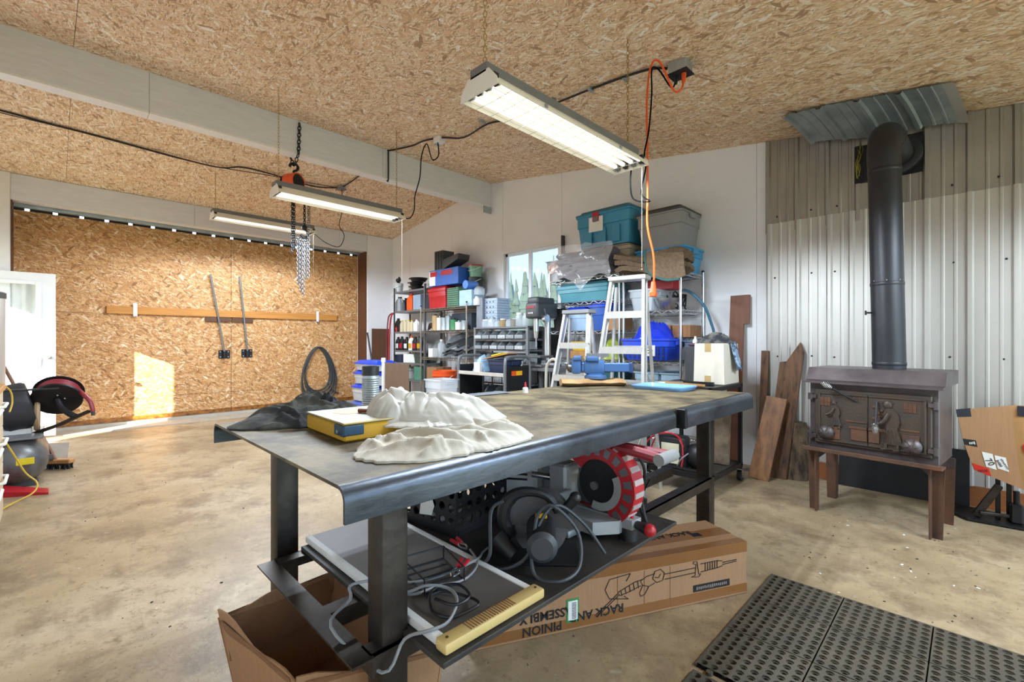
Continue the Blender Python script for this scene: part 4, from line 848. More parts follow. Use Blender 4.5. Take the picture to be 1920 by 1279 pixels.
# long parts carton with printing
pc = T('parts_carton', 'long taped cardboard box printed RACK AND PINION beside the bench', 'cardboard box', (-1.12, 1.76, 0))
P0, P1 = Vector((-.738, 2.277, 0)), Vector((-1.335, 1.10, 0)); U = (P1-P0).normalized(); LN = (P1-P0).length; N = Vector((U.y, -U.x, 0)); HBX = .24; DB = .27
if N.x > 0: N = -N
def pt(u, n, z): return P0+U*u+N*n+Vector((0, 0, z))
FMx = Matrix(((U.x, N.x, 0, P0.x), (U.y, N.y, 0, P0.y), (0, 0, 1, 0), (0, 0, 0, 1)))      # local x along the box, y away from the camera side
def pbx(*a, **k): q = B(); q.M = FMx.copy(); q.box(*a, **k); return q
pbx(0, LN, 0, DB, .001, HBX, bev=.003).done('carton', CARD, pc)
pbx(-.001, LN, DB*.36, DB*.64, HBX-.001, HBX+.0008).done('top_tape', TAPE, pc)
pbx(0, LN, -.001, .0, HBX-.045, HBX-.002).done('edge_tape', TAPE, pc); pbx(0, LN, -.001, 0, .012, .05).done('edge_tape', TAPE, pc); pbx(0, LN, -.0, .045, HBX-.001, HBX+.0008).done('edge_tape', TAPE, pc)
pbx(.15, .2, DB*.42, DB*.56, HBX+.0005, HBX+.0015).done('hand_hole', BLACKP, pc)
for u in (.42, .55, .68): pbx(u, u+.002, -.0015, 0, .02, HBX-.05).done('crease', CARDD, pc)
def sfu(u, z): return frame(pt(u, -.0014, z), U, (0, 0, -1))
text('RACK AND', .05, sfu(.78, .055), INK, pc, bold=.001); text('ASSEMBLY', .05, sfu(1.0, .085), INK, pc, bold=.001); text('PINION', .05, sfu(1.02, .035), INK, pc, bold=.001)
text('RACK AND PINION', .05, frame(pt(.40, .165, HBX+.0016), U, -N), INK, pc, bold=.001)
pbx(.10, .30, -.0016, 0, .055, .085).done('logo_bar', INK, pc); marks(sfu(.2, .07), .17, .016, 16, mat('logo_ink', '#8f8078', .6), pc)
pbx(.86, .915, -.002, 0, .035, .13).done('green_sticker', mat('green_label', '#3f8a4a', .5), pc); pbx(.866, .908, -.0026, 0, .045, .122).done('barcode_label', PAPER, pc)
for k in range(12): pbx(.872, .892, -.003, 0, .05+k*.0056, .0525+k*.0056).done('barcode_bar', INK, pc)
q = B(); q.M = FMx.copy()     # line drawing of the steering rack
def ln(*p): q.tube([(u, -.0015, z) for u, z in p], .0016, 4, sub=1)
ln((.06, .16), (.14, .155)); ln((.06, .167), (.14, .165)); ln((.14, .15), (.17, .145), (.26, .14)); ln((.14, .172), (.17, .178), (.26, .176))
for k in range(6): ln((.17+k*.013, .144), (.17+k*.013, .178))
ln((.26, .132), (.27, .132), (.28, .19), (.3, .19), (.3, .182), (.285, .178), (.29, .13), (.31, .125), (.27, .12), (.26, .132)); ln((.29, .163), (.45, .16)); ln((.29, .142), (.45, .138))
ln((.45, .165), (.47, .185), (.5, .18), (.51, .15), (.49, .13), (.46, .135), (.45, .165)); ln((.47, .165), (.48, .15), (.5, .155)); ln((.5, .17), (.54, .165), (.57, .15), (.56, .13), (.53, .12), (.5, .13))
ln((.53, .12), (.55, .09), (.57, .085), (.575, .1), (.56, .13)); ln((.56, .155), (.6, .15), (.64, .135), (.68, .12), (.67, .105), (.62, .115), (.57, .13))
for k in range(5): ln((.585+k*.02, .152-k*.007), (.58+k*.02, .122-k*.005))
ln((.68, .115), (.76, .06), (.785, .045)); ln((.675, .108), (.755, .052), (.78, .04)); ln((.785, .045), (.78, .04)); ln((.62, .19), (.72, .18), (.74, .14), (.72, .1), (.63, .085), (.65, .1)); ln((.62, .19), (.64, .16))
tag(q.done('line_drawing', INK, pc), kind='stuff')
# ------------------------------------------------------------------ drainage mat
def mat_module(q, x0, y0, s_=.292, n=8, th=.014, r=.37):
    c = s_/n; m_ = 12
    for i in range(n):
        for j in range(n):
            cx, cy = x0+(i+.5)*c, y0+(j+.5)*c; o = []
            for a in range(m_):
                t_ = 2*PI*a/m_+PI/m_; x, y = math.cos(t_), math.sin(t_); k = max(abs(x), abs(y)); o.append((x, y, k))
            top = [(cx+c/2*x/k, cy+c/2*y/k, th) for x, y, k in o]; ins = [(cx+c*r*x, cy+c*r*y, th) for x, y, k in o]; mid = [(cx+c*r*x, cy+c*r*y, th*.55) for x, y, k in o]; st = [(cx+c*r*.72*x, cy+c*r*.72*y, th*.5) for x, y, k in o]; bt = [(cx+c*r*.7*x, cy+c*r*.7*y, .001) for x, y, k in o]
            vs = top+ins+mid+st+bt
            q._add(vs, [(l*m_+a, l*m_+(a+1) % m_, (l+1)*m_+(a+1) % m_, (l+1)*m_+a) for l in range(4) for a in range(m_)])
    return q
def floor_mat(label, x0, y1, nx, ny):
    t_ = T('rubber_mat', label, 'mat', (x0+nx*.15, y1-ny*.15, 0), 'perforated rubber mats')
    first = None
    for i in range(nx):
        for j in range(ny):
            if first is None:
                first = mat_module(B(), x0, y1-.292).done('mat_tile', MATR, t_, 30); first['ox'] = 0
            else:
                c = first.copy(); COL.objects.link(c); c.parent = t_; c.location = (i*.2965, -j*.2965, 0)
    B().box(x0-.002, x0+nx*.2965, y1-ny*.2965, y1+.002, 0, .0012).done('hole_shade_film', MATSHADE, t_)  # dark sheet that paints the shade seen through the holes
    q = B()
    for x, y, a, b_ in ((x0-.006, y1-ny*.2965, .006, ny*.2965), (x0-.006, y1, nx*.2965+.006, .006)): q.box(x, x+a, y, y+b_, 0, .013, .002)
    q.done('edge_strip', MATR, t_)
    q = B()
    for k in range(nx*3): q.cyl((x0+.05+k*.098, y1-ny*.2965-.006, 0), (x0+.05+k*.098, y1-ny*.2965-.006, .012), .012, n=8)
    tag(q.done('edge_lugs', MATR, t_), kind='stuff')
    return t_
floor_mat('large perforated rubber drainage mat on the floor at lower right', -.70, 2.525, 5, 3)
floor_mat('corner of a second rubber mat at the bottom edge, nearer than the large mat', -.69, 1.595, 4, 2)
# ------------------------------------------------------------------ wood stove, flue and the right-hand wall
sv = T('wood_stove', 'cast iron wood stove with relief doors and spring handles on rusty legs', 'stove', (-.44, 3.85, 0))
SM = Matrix.Translation((-.465, 3.705, 0)) @ Matrix.Rotation(-.11, 4, 'Z')    # local x right, y into the stove, z up
def sb(): q = B(); q.M = SM.copy(); return q
q = sb(); q.box(-.335, .335, 0, .40, .43, .90, .006); q.done('fire_box', STOVE, sv)
q = sb(); pr = [(-.07, .885), (-.07, .898), (.0, .905), (.05, .985), (.43, .985), (.43, .9), (.0, .895)]
q.rings([[Vector((x, y, z)) for y, z in pr] for x in (-.36, .36)]); q.done('stepped_top', STOVE, sv)
q = sb(); q.box(-.36, .36, -.085, .02, .425, .437, .003).box(-.36, .36, -.088, -.078, .425, .452, .003); q.done('ash_lip', RUST, sv)
q = sb(); q.box(-.30, .305, -.022, 0, .475, .845, .006); df = q.done('door_frame', CAST, sv)
for x0, x1, sd in ((-.275, -.002, 0), (.002, .28, 1)):
    q = sb(); q.box(x0, x1, -.028, -.02, .50, .82, .003); dd = q.done('door', CAST, sv)
    q = sb()
    xa, xb = (x0+.0, x1) ; q.box(x0, x1, -.036, -.027, .812, .824, .002).box(x0, x1, -.036, -.027, .497, .508, .002)
    q.box(*((x0, x0+.012) if sd == 0 else (x1-.012, x1)), -.036, -.027, .5, .82, .002); q.done('moulding', CAST, dd)
    q = sb(); wx = -.235 if sd == 0 else .205    # little window in the relief
    q.box(wx-.03, wx+.03, -.032, -.027, .735, .79, .001)
    for a in (-.01, .01): q.box(wx+a-.002, wx+a+.002, -.035, -.031, .735, .79)
    q.box(wx-.03, wx+.03, -.035, -.031, .76, .764); q.done('relief_window', RUST, dd)
    q = sb()                                     # relief figure: head, apron-shaped body, arms, legs
    fx = -.175 if sd == 0 else .115; s_ = .75 if sd == 0 else 1.25; fz = .60 if sd == 0 else .515
    q.ball((fx-.012*s_, -.03, fz+.205*s_), .019*s_, 12, (1, .55, 1.15)).box(fx-.035*s_, fx+.012*s_, -.036, -.028, fz+.214*s_, fz+.222*s_, .002)
    bd = [(-.014, .19), (.008, .192), (.03, .165), (.036, .125), (.026, .09), (.044, .03), (.05, .012), (-.036, .012), (-.03, .05), (-.014, .09), (-.026, .13), (-.028, .165)]
    q.rings([[Vector((fx+x*s_, y, fz+z*s_)) for x, z in bd] for y in (-.027, -.042)]); q.tube([(fx-.005*s_, -.046, fz+.165*s_), (fx-.03*s_, -.05, fz+.12*s_), (fx-.07*s_, -.044, fz+.1*s_)], .009*s_, 8)
    for a in (-.02, .03): q.tube([(fx+a*s_, -.036, fz+.02), (fx+a*s_, -.036, fz-.012*s_), (fx+a*s_-.018*s_, -.036, fz-.014*s_)], .008*s_, 6, sub=1)
    for a in (-.018, .0, .02): q.tube([(fx+a*.5*s_, -.043, fz+.085*s_), (fx+a*1.2*s_, -.044, fz+.016*s_)], .0025*s_, 5, sub=1)
    q.done('relief_figure', CAST, dd)
    if sd == 0:                                  # anvil, bench, stones: low blocks on the panel
        blk = [(-.12, -.004, .034, .64, .652), (-.09, -.004, .036, .525, .6), (-.10, -.004, .04, .6, .615), (-.2, -.15, .034, .515, .6)]+[(-.11+k*.016, -.1+k*.016, .032, .79, .803) for k in range(7)]
    else:
        blk = [(.004, .06, .036, .525, .6), (.004, .09, .042, .6, .62), (.16, .25, .032, .62, .632), (.17, .25, .036, .52, .6)]
        for k in range(6): q = sb(); q.ball((.05+random.uniform(-.02, .02), -.028, .66+k*.018), .012, 8, (1, .6, 1)); q.done('relief_stone', RUST, dd)
    for x_, x2, y_, z_, z2 in blk: q = sb(); q.box(x_, x2, -y_, -.027, z_, z2, .002); q.done('relief_block', RUST, dd)
for x, z in ((-.228, .555), (.218, .535)):
    q = sb(); q.M = SM @ Matrix.Translation((x, -.03, z)) @ Matrix.Rotation(PI/2, 4, 'X'); q.lathe([(.046, 0), (.048, .012), (.04, .028), (.02, .04), (.004, .043)], 22); ds = q.done('draught_disc', STOVE, sv)
    for k in range(6):
        q = sb(); q.M = SM @ Matrix.Translation((x, -.03, z)) @ Matrix.Rotation(PI/2, 4, 'X') @ Matrix.Rotation(k*PI/3, 4, 'Z'); q.tube([(.012, 0, .043), (.03, .004, .037), (.047, .012, .014)], .0035, 5, sub=3); q.done('disc_rib', CAST, ds)
for x in (-.325, .325):
    for z in (.52, .79):
        q = sb(); q.cyl((x, -.02, z-.022), (x, -.02, z+.022), .016, n=12).box(min(x, x*.88), max(x, x*.88), -.03, -.005, z-.014, z+.014, .003); q.done('hinge', STOVE, sv)
def spring(p0, p1):
    p0, p1 = SM @ Vector(p0), SM @ Vector(p1); q = B().cyl(p0, p0.lerp(p1, .8), .0065, n=8); r = q.done('handle_rod', BLACKM, sv)
    d = (p1-p0).normalized(); u = d.orthogonal().normalized(); v = d.cross(u); q = B(); L_ = (p1-p0).length; pts = []
    for k in range(57):
        f = k/56; a = f*2*PI*7; rr_ = .010+.010*math.sin(PI*f); pts.append(p0+d*(L_*(.72+.28*f))+(u*math.cos(a)+v*math.sin(a))*rr_)
    q.tube(pts, .0022, 5, sub=1); q.done('spring_grip', CHROME, r)
spring((-.06, -.04, .78), (-.225, -.13, .895)); spring((.048, -.04, .79), (.055, -.11, .60))
for x, y in ((-.29, .03), (.29, .03), (-.29, .37), (.29, .37)):
    s1 = 1 if x > 0 else -1; s2 = -1 if y < .2 else 1; q = sb()
    q.rings([[Vector(p) for p in ((x, y, z), (x+s1*w_, y, z), (x+s1*w_, y+s2*.008, z), (x+s1*.008, y+s2*.008, z), (x+s1*.008, y+s2*w_, z), (x, y+s2*w_, z))] for z, w_ in ((0, .055), (.425, .065))]); q.done('leg', RUST, sv)
    q = sb(); q._add([(x-s1*.07, y, .43), (x+s1*.06, y, .43), (x+s1*.06, y, .37), (x, y, .36), (x-s1*.07, y-.006, .43), (x+s1*.06, y-.006, .43), (x+s1*.06, y-.006, .37), (x, y-.006, .36)], [(0, 1, 2, 3), (7, 6, 5, 4), (0, 4, 5, 1), (1, 5, 6, 2), (2, 6, 7, 3), (3, 7, 4, 0)]); q.done('gusset', STOVE, sv)
fl = T('stove_pipe', 'thick black stove pipe rising from the stove and bending into the wall', 'stove pipe', (-.39, 3.95, .985))
B().cyl((-.39, 3.95, .985), (-.415, 3.95, 2.33), .09, .09, 32, False).done('pipe', PIPE, fl)
B().tube([(-.415, 3.95, 2.325), (-.42, 3.955, 2.45), (-.42, 4.02, 2.555), (-.415, 4.13, 2.598), (-.41, 4.25, 2.60)], .0905, 28, sub=4).done('elbow', PIPE, fl)
B().cyl((-.41, 4.2, 2.60), (-.395, 4.6, 2.60), .09, n=28).done('wall_pipe', PIPE, fl)
for z in (1.55, 2.31, 1.02): B().lathe([(.0902, -.012), (.0925, -.008), (.0925, .008), (.0902, .012)], 32, (-.39-.0186*(z-.985), 3.95, z)).done('seam_ring', PIPE, fl)
B().cyl((-.39, 4.0, 1.36), (-.50, 3.88, 1.36), .006, n=8).box(-.51, -.50, 3.865, 3.885, 1.345, 1.375, .002).done('damper_key', BLACKM, fl)
for k in range(3): a = -2.3+k*.8; B().ball((-.40+.091*math.cos(a), 3.95+.091*math.sin(a), 1.57), .005, 6).done('screw', CHROME, fl)
# ribbed heat shield bent under the ceiling
hs = T('heat_shield', 'bent galvanised ribbed sheet fixed under the ceiling above the stove pipe', 'metal sheet', (-.53, 4.3, 2.85))
P = ribs(-.5, .42)
def hp(x, d, v):
    X = -.56+x*1.0; y = 4.03+.57*v; z = zc(X)-.016-.085*v**2-.012*math.sin(X*9+1)*v-.02*(1-v)*max(0, math.sin(X*4)); return Vector((X+.07*v, y, z-d))
for i in range(0, len(P)-1):
    pass
q = B(); nn = len(P); nv = 5
q._add([hp(x, d, j/nv) for j in range(nv+1) for x, d in P], [(j*nn+i, j*nn+i+1, (j+1)*nn+i+1, (j+1)*nn+i) for j in range(nv) for i in range(nn-1)]); q.done('ribbed_sheet', GALV, hs, 25)
q = B(); q._add([hp(P[-1][0]+dx, 0, j/nv)+Vector((0, 0, -.01*dx*9)) for j in range(nv+1) for dx in (0, .03, .06)], [(j*3+i, j*3+i+1, (j+1)*3+i+1, (j+1)*3+i) for j in range(nv) for i in range(2)]); q.done('torn_edge', SHEETM, hs)
# dark hearth panel behind the stove
q = B().at((-.35, 4.53, 0), rx=-.12); q.box(-.42, .34, 0, .012, .001, .40, .001); one(q, 'hearth_panel', BLACKM, 'dark sheet metal panel leaning on the wall behind the stove', 'metal panel')
# flattened carton leaning on a jack
fc = T('flattened_carton', 'flattened cardboard carton with red and black tape right of the stove', 'cardboard', (.1, 4.15, .26))
A, Bq, Cq, D = Vector((-.07, 4.12, .727)), Vector((.175, 4.17, .775)), Vector((.225, 4.2, .26)), Vector((.01, 4.15, .352))
def cpt(u, v): return A.lerp(Bq, u).lerp(D.lerp(Cq, u), v)+Vector((-.01*math.sin(v*PI), -.012*math.sin(v*PI), 0))
q = B().sheet(lambda u, v: cpt(u, v), 8, 8, .006); q.done('front_panel', CARD, fc)
q = B().sheet(lambda u, v: cpt(1, v).lerp(cpt(1, v)+Vector((.22, -.03, .02-.08*v)), u), 5, 8, .006); q.done('side_panel', mat('cardboard_tan', '#b58a58', .8, var=.08), fc)
def patch(u0, u1, v0, v1, m_, nm, off=-.004, par=None):
    q = B().sheet(lambda u, v: cpt(u0+(u1-u0)*u, v0+(v1-v0)*v)+Vector((.0, off-.004, 0)), 3, 3, .0006); return q.done(nm, m_, par or fc)
patch(-.01, .26, -.01, .12, mat('black_tape', '#1e222c', .3), 'black_tape'); patch(.0, .26, .48, .58, INK, 'black_label'); patch(.02, .36, .88, 1.0, mat('red_tape', '#c92a1e', .35), 'red_tape')
for a in ((.32, .53, .64, .86), (.56, .78, .65, .83)): patch(*a, PAPER, 'white_label')
EX = (Bq-A).normalized(); EY = (A-D).normalized()
def ctext(s_, sz, u, v, m_, rot=0): text(s_, sz, frame(cpt(u, v)+Vector((0, -.0115, 0)), EX, EY) @ Matrix.Rotation(rot, 4, 'Z'), m_, fc)
ctext('70', .045, .43, .77, INK, -1.2)
def cmarks(u, v, w_, h_, n, m_, rot=0): marks(frame(cpt(u, v)+Vector((0, -.0115, 0)), EX, EY) @ Matrix.Rotation(rot, 4, 'Z'), w_, h_, n, m_, fc)
cmarks(.17, .53, .03, .02, 4, PAPER); cmarks(.2, .955, .05, .02, 7, mat('dark_red_ink', '#7a1510', .5)); cmarks(.62, .75, .045, .016, 6, INK, -1.3); cmarks(.73, .74, .07, .01, 9, INK, -1.3)
q = B().sheet(lambda u, v: cpt(1, v*.12)+Vector((.02+.2*u, -.016-.02*u, .0)), 3, 3, .0006); q.done('black_tape', MATS['black_tape'], fc)
q = B().sheet(lambda u, v: cpt(1, .45+v*.1)+Vector((.03+.1*u, -.016-.02*u, .0)), 3, 3, .0006); q.done('red_tape', MATS['red_tape'], fc)
jk = T('floor_jack', 'dark steel jack with posts on a plate behind the flattened carton', 'jack', (.1, 4.35, 0))
q = B(); q.prism([(-.16, 4.38), (-.02, 4.2), (.25, 4.22), (.3, 4.42), (.0, 4.5)], .008, .022); q.done('foot_plate', BLACKM, jk)
for x, y in ((-.12, 4.4), (.12, 4.33), (.17, 4.36)): B().box(x-.012, x+.012, y-.012, y+.012, .02, .46, .002).done('post', BLACKM, jk)
q = B().at((.02, 4.28, .03), ry=.45); q.box(-.02, .02, -.02, .02, 0, .24, .003); q.done('prop_bar', STEEL, jk)
q = B().at((.2, 4.3, .022)); q.box(-.03, .03, -.04, .04, 0, .12, .01).cyl((0, 0, .12), (0, 0, .2), .015, n=10); q.done('jack_body', BLACKM, jk)
q = B().at((.12, 4.27, .05), rz=.3); q.box(-.09, .09, -.012, .012, 0, .02, .004); q.done('pedal', STEEL, jk)
# boards and logs leaning on the wall
def plank(label, base, top, w_, th, m_, taper=None, name='plank', ends=None):
    b0, t0 = Vector(base), Vector(top); d = (t0-b0).normalized(); wv = Vector((1, 0, 0)); wv = (wv-d*wv.dot(d)).normalized(); nv_ = d.cross(wv); L_ = (t0-b0).length
    q = B(); o = ends or [(0, 0), (0, 1), (1, 1), (1, 0)]
    q.rings([[b0+d*(L_*v)+wv*(w_*(u-.5))+nv_*s_ for u, v in o] for s_ in (-th/2, th/2)]); return one(q, name, m_, label, 'plank')
plank('reddish brown board with a notched lower edge leaning tall against the white wall', (-1.53, 4.40, .002), (-1.545, 4.60, 1.60), .17, .03, mat('red_brown_board', '#6b4029', .55, var=.2, scale=3, stretch=(9, 9, 1)), ends=[(.0, 0), (0, 1), (1, 1.0), (1, .83), (.73, .83), (.73, 0)])
plank('narrow dark weathered board standing beside the rolling cart', (-1.315, 4.42, .002), (-1.33, 4.6, 1.08), .06, .03, WOODW)
plank('tall weathered plank with a pointed top leaning on the metal wall', (-1.19, 4.38, .002), (-1.1, 4.6, 1.16), .17, .04, WOODW, ends=[(.0, 0), (0, .84), (.30, .85), (.8, 1), (1.0, .93), (1, 0)])
plank('short orange-brown plank in front of the tall weathered plank', (-1.275, 4.22, .002), (-1.19, 4.43, .68), .16, .028, WOODO)
q = B(); rg = []
for k in range(12):
    f = k/11; z = .002+.47*f; ww = .115*(1-.45*f**2)+.02*noise.noise(Vector((f*6, 3, 1)))
    rg.append([Vector((-1.08+.02*f+ww*math.cos(a*2*PI/14)*(1+.2*noise.noise(Vector((a*.9, k*.7, 0)))), 4.47+.06*f+.07*math.sin(a*2*PI/14)*(1+.25*noise.noise(Vector((a*.9, k*.7, 7)))), z)) for a in range(14)])
q.rings(rg); one(q, 'log_slab', BARK, 'bark-covered log slab standing on the floor by the metal wall', 'log', smooth=50)
# rolling cart with the white box
ct = T('rolling_cart', 'black steel rolling cart behind the bench with casters', 'cart', (-1.63, 3.78, 0))
CX0, CX1, CY0, CY1, CT = -1.9, -1.36, 3.45, 4.1, .82
for x in (CX0, CX1-.03):
    for y in (CY0, CY1-.03):
        B().box(x, x+.03, y, y+.03, .1, CT, .003).done('post', BLACKM, ct)
        q = B(); q.cyl((x-.002, y+.015, .042), (x+.032, y+.015, .042), .042, n=18); wl_ = q.done('caster_wheel', RUBBER, ct)
        q = B(); q.box(x-.008, x-.003, y-.005, y+.035, .03, .1).box(x+.033, x+.038, y-.005, y+.035, .03, .1).box(x-.008, x+.038, y-.01, y+.04, .095, .102); q.done('caster_fork', CHROME, wl_)
q = B().box(CX0, CX1, CY0, CY1, CT-.035, CT, .003); q.done('top_shelf', BLACKM, ct)
q = B().box(CX0, CX1, CY0, CY0+.025, .12, .155).box(CX0, CX1, CY1-.025, CY1, .12, .155).box(CX0, CX0+.025, CY0, CY1, .12, .155).box(CX1-.025, CX1, CY0, CY1, .12, .155); q.done('lower_frame', BLACKM, ct)
B().box(CX0+.02, CX1-.02, CY0+.02, CY1-.02, .14, .152).done('lower_board', SHELFW, ct)
for y in (CY0, CY1-.03): B().box(CX0, CX1, y, y+.03, .62, .66, .003).done('cross_rail', BLACKM, ct)
B().box(CX1-.03, CX1, CY0, CY1, .62, .66, .003).done('cross_rail', BLACKM, ct)
wb_ = T('white_carton', 'white cardboard box holding rags on the rolling cart', 'cardboard box', (-1.5, 4.0, CT))
q = B(); q.taper(-1.615, -1.385, 3.74, 4.06, CT+.001, CT+.33, -.008, -.004, .004, 1); q.done('carton', mat('white_carton', '#d9d2c2', .75, var=.05), wb_)
q = B().box(-1.53, -1.48, 3.7385, 3.7395, CT+.26, CT+.33).box(-1.53, -1.48, 3.7345, 3.7385, CT+.02, CT+.07); q.done('tape', mat('old_tape', '#b59b6a', .4), wb_)
def rh(x, y, f): return .01+.05*(1-f)+.04*max(0, ridged(x, y, 16, .5, 21))**2
q = drape([.15, .14, .13, .12, .13, .13, .12, .14], -1.51, 3.9, rh, 16, 48, z0=CT+.331); one(q, 'rag_pile', mat('camo_rags', '#6b6a62', .9, col2='#2e3038', thr=(.42, .56), scale=16), 'heap of mixed grey and camouflage rags on top of the white box', 'rags', smooth=60)
q = B().sheet(lambda u, v: (-1.378+.03*math.sin(u*5)*v*.4+.05*v, 3.86+.13*u+.03*v, CT+.335-.22*v+.01*math.sin(u*9)), 10, 10, .004); one(q, 'plaid_shirt', mat('blue_plaid', '#9fb4cc', .9, col2='#3a506c', thr=(.46, .54), scale=18), 'blue and white plaid sleeve hanging over the side of the white box', 'shirt')
g = T('spray_nozzle', 'small white pump nozzle on a purple rag beside the white box', 'nozzle', (-1.66, 3.8, CT+.25))
B().lathe([(.02, 0), (.02, .03), (.01, .035), (.008, .06)], 12, (-1.66, 3.86, CT+.33)).done('nozzle', PAPER, g); q = B(); q.ball((-1.66, 3.85, CT+.318), .05, 12, (1.2, .8, .3)); q.done('rag', mat('purple_rag', '#5d3a52', .9), g)
q = B().box(-1.72, -1.63, 3.8, 3.93, CT+.001, CT+.3, .004); one(q, 'grey_box', DKGREY, 'dark grey narrow box beside the white carton on the cart', 'box')
for i, (x, y, a, l_, m_, lb) in enumerate(((-1.78, 3.55, .1, .36, PAPER, 'white plastic'), (-1.6, 3.52, -.15, .34, WOOD, 'wooden'), (-1.7, 3.62, .35, .3, CHROME, 'bright metal'), (-1.55, 3.64, .05, .26, BLACKP, 'black'))):
    q = B().at((x, y, CT+.001), rz=a); q.box(-l_/2, l_/2, -.014, .014, 0, .014+.004*i, .003); one(q, 'trim_strip', m_, f'{lb} strip lying on top of the rolling cart', 'strip')
ba = T('battery_charger', 'black battery charger with paper labels on the lower cart shelf', 'battery charger', (-1.72, 3.56, .153))
q = B().at((-1.72, 3.57, .153), rz=.15); q.box(-.12, .12, -.07, .07, 0, .25, .02, 2); q.done('case', BLACKP, ba)
for z0, z1 in ((.13, .2), (.04, .08)): q = B().at((-1.72, 3.57, .153), rz=.15); q.box(-.07, .07, -.0725, -.0705, z0, z1); q.done('label', mat('yellowed_label', '#d8d2b4', .7), ba)
q = B().at((-1.72, 3.57, .153), rz=.15); q.box(-.115, .115, -.074, -.068, .095, .105, .002); q.done('seam', DKGREY, ba)
q = B(); q.tube([(-1.86, 3.5, .2), (-1.9, 3.44, .3), (-1.83, 3.46, .4), (-1.72, 3.5, .43), (-1.62, 3.49, .4), (-1.59, 3.47, .28), (-1.6, 3.46, .17)], .006, 6).tube([(-1.88, 3.48, .25), (-1.8, 3.49, .42), (-1.68, 3.52, .42), (-1.6, 3.5, .34)], .006, 6); q.done('red_leads', RED, ba)
q = B(); q.tube([(-1.64, 3.48, .19), (-1.6, 3.46, .25), (-1.55, 3.48, .3)], .005, 6); q.done('grey_lead', GREYP, ba)
q = B().at((-1.5, 3.9, .153), rx=-.1); q.taper(-.1, .1, -.03, .03, 0, .42, .0, 0, .015); one(q, 'stone_slab', mat('pale_bark', '#8d7b66', .9, col2='#5d4c3c', thr=(.4, .65), scale=7, bump=.5, bscale=30), 'pale weathered slab of wood standing inside the rolling cart', 'log')
q = B().at((-1.55, 3.62, .153)); q.ball((0, 0, .1), .1, 14, (1, .8, 1)); one(q, 'black_bag', BLACKP, 'round black bag on the lower cart shelf beside the battery charger', 'bag')
# ------------------------------------------------------------------ shelving along the back wall and its contents
def wire_unit(label, x0, x1, y0, y1, tiers, top, m_=CHROME, group=None):
    t_ = T('wire_shelving', label, 'shelf', ((x0+x1)/2, (y0+y1)/2, 0), group)
    for x in (x0, x1):
        for y in (y0, y1):
            q = B().cyl((x, y, 0), (x, y, top), .0127, n=10); q.lathe([(.016, 0), (.02, .012), (.0127, .02)], 10, (x, y, 0)); p_ = q.done('post', m_, t_)
            B().lathe([(.0127, 0), (.015, .004), (.015, .012), (.006, .02)], 10, (x, y, top-.004)).done('post_cap', BLACKP, p_)
    for z in tiers:
        q = B()
        for zz_ in (z, z-.03):
            for a, b_ in (((x0, y0), (x1, y0)), ((x0, y1), (x1, y1)), ((x0, y0), (x0, y1)), ((x1, y0), (x1, y1))): q.cyl((*a, zz_), (*b_, zz_), .0042, n=6)
        for yy in (y0, y1):
            n_ = int((x1-x0)/.06); q.tube([(x0+(x1-x0)*k/n_, yy, z-(.03 if k % 2 else 0)) for k in range(n_+1)], .0034, 4, sub=1)
        for xx in (x0, x1):
            n_ = int((y1-y0)/.06); q.tube([(xx, y0+(y1-y0)*k/n_, z-(.03 if k % 2 else 0)) for k in range(n_+1)], .0034, 4, sub=1)
        n_ = int((x1-x0)/.028)
        for k in range(1, n_): q.cyl((x0+(x1-x0)*k/n_, y0, z), (x0+(x1-x0)*k/n_, y1, z), .0018, n=4, cap=False)
        for f in (.33, .67): q.cyl((x0, y0+(y1-y0)*f, z-.003), (x1, y0+(y1-y0)*f, z-.003), .003, n=5)
        q.done('wire_tier', m_, t_)
    return t_
def tote(label, x0, x1, y0, y1, z0, h_, m_, lid=None, name='storage_tote', fx=.03, rim=.02, group=None, cat='storage tote'):
    """tapered plastic tub with a rolled rim, end grips and, when given, a lid"""
    t_ = T(name, label, cat, ((x0+x1)/2, (y0+y1)/2, z0), group)
    def rct(f, z, g=0): return rr(x0+f-g, x1-f+g, y0+f-g, y1-f+g, z, .03 if (x1-x0) > .3 else .015)
    q = B(); q.rings([rct(fx, z0+.001), rct(fx*.35, z0+h_*.62), rct(0, z0+h_*.64), rct(-.0, z0+h_), rct(.006, z0+h_), rct(fx+.004, z0+.008)], True); b_ = q.done('tub', m_, t_)
    q = B(); q.rings([rct(0, z0+h_-rim), rct(-.012, z0+h_-rim+.003), rct(-.012, z0+h_+.001), rct(.004, z0+h_+.002), rct(.004, z0+h_-rim)], False); q.done('rim', m_, t_)
    if lid:
        q = B(); q.rings([rct(-.014, z0+h_-.004), rct(-.014, z0+h_+.014), rct(.015, z0+h_+.022), rct(.035, z0+h_+.05), rct(.07, z0+h_+.053)], True); q.done('lid', lid, t_)
    for x, s_ in ((x0, -1), (x1, 1)):
        yc = (y0+y1)/2; B().box(min(x, x+s_*.02), max(x, x+s_*.02), yc-.06, yc+.06, z0+h_-.06, z0+h_-rim, .005).done('grip', m_, t_)
    return t_
def carton(label, x0, x1, y0, y1, z0, h_, m_=CARD, name='carton', cat='box', tape=True, rz=0):
    c = ((x0+x1)/2, (y0+y1)/2, z0); t_ = T(name, label, cat, c)
    q = B().at(c, rz=rz); w_, d = (x1-x0)/2, (y1-y0)/2; q.box(-w_, w_, -d, d, .001, h_, .003); q.done('body', m_, t_)
    if tape: q = B().at(c, rz=rz); q.box(-w_, w_, -.02, .02, h_, h_+.001).box(-.0+w_, w_+.001, -.02, .02, h_*.6, h_); q.done('tape', TAPE, t_)
    return t_
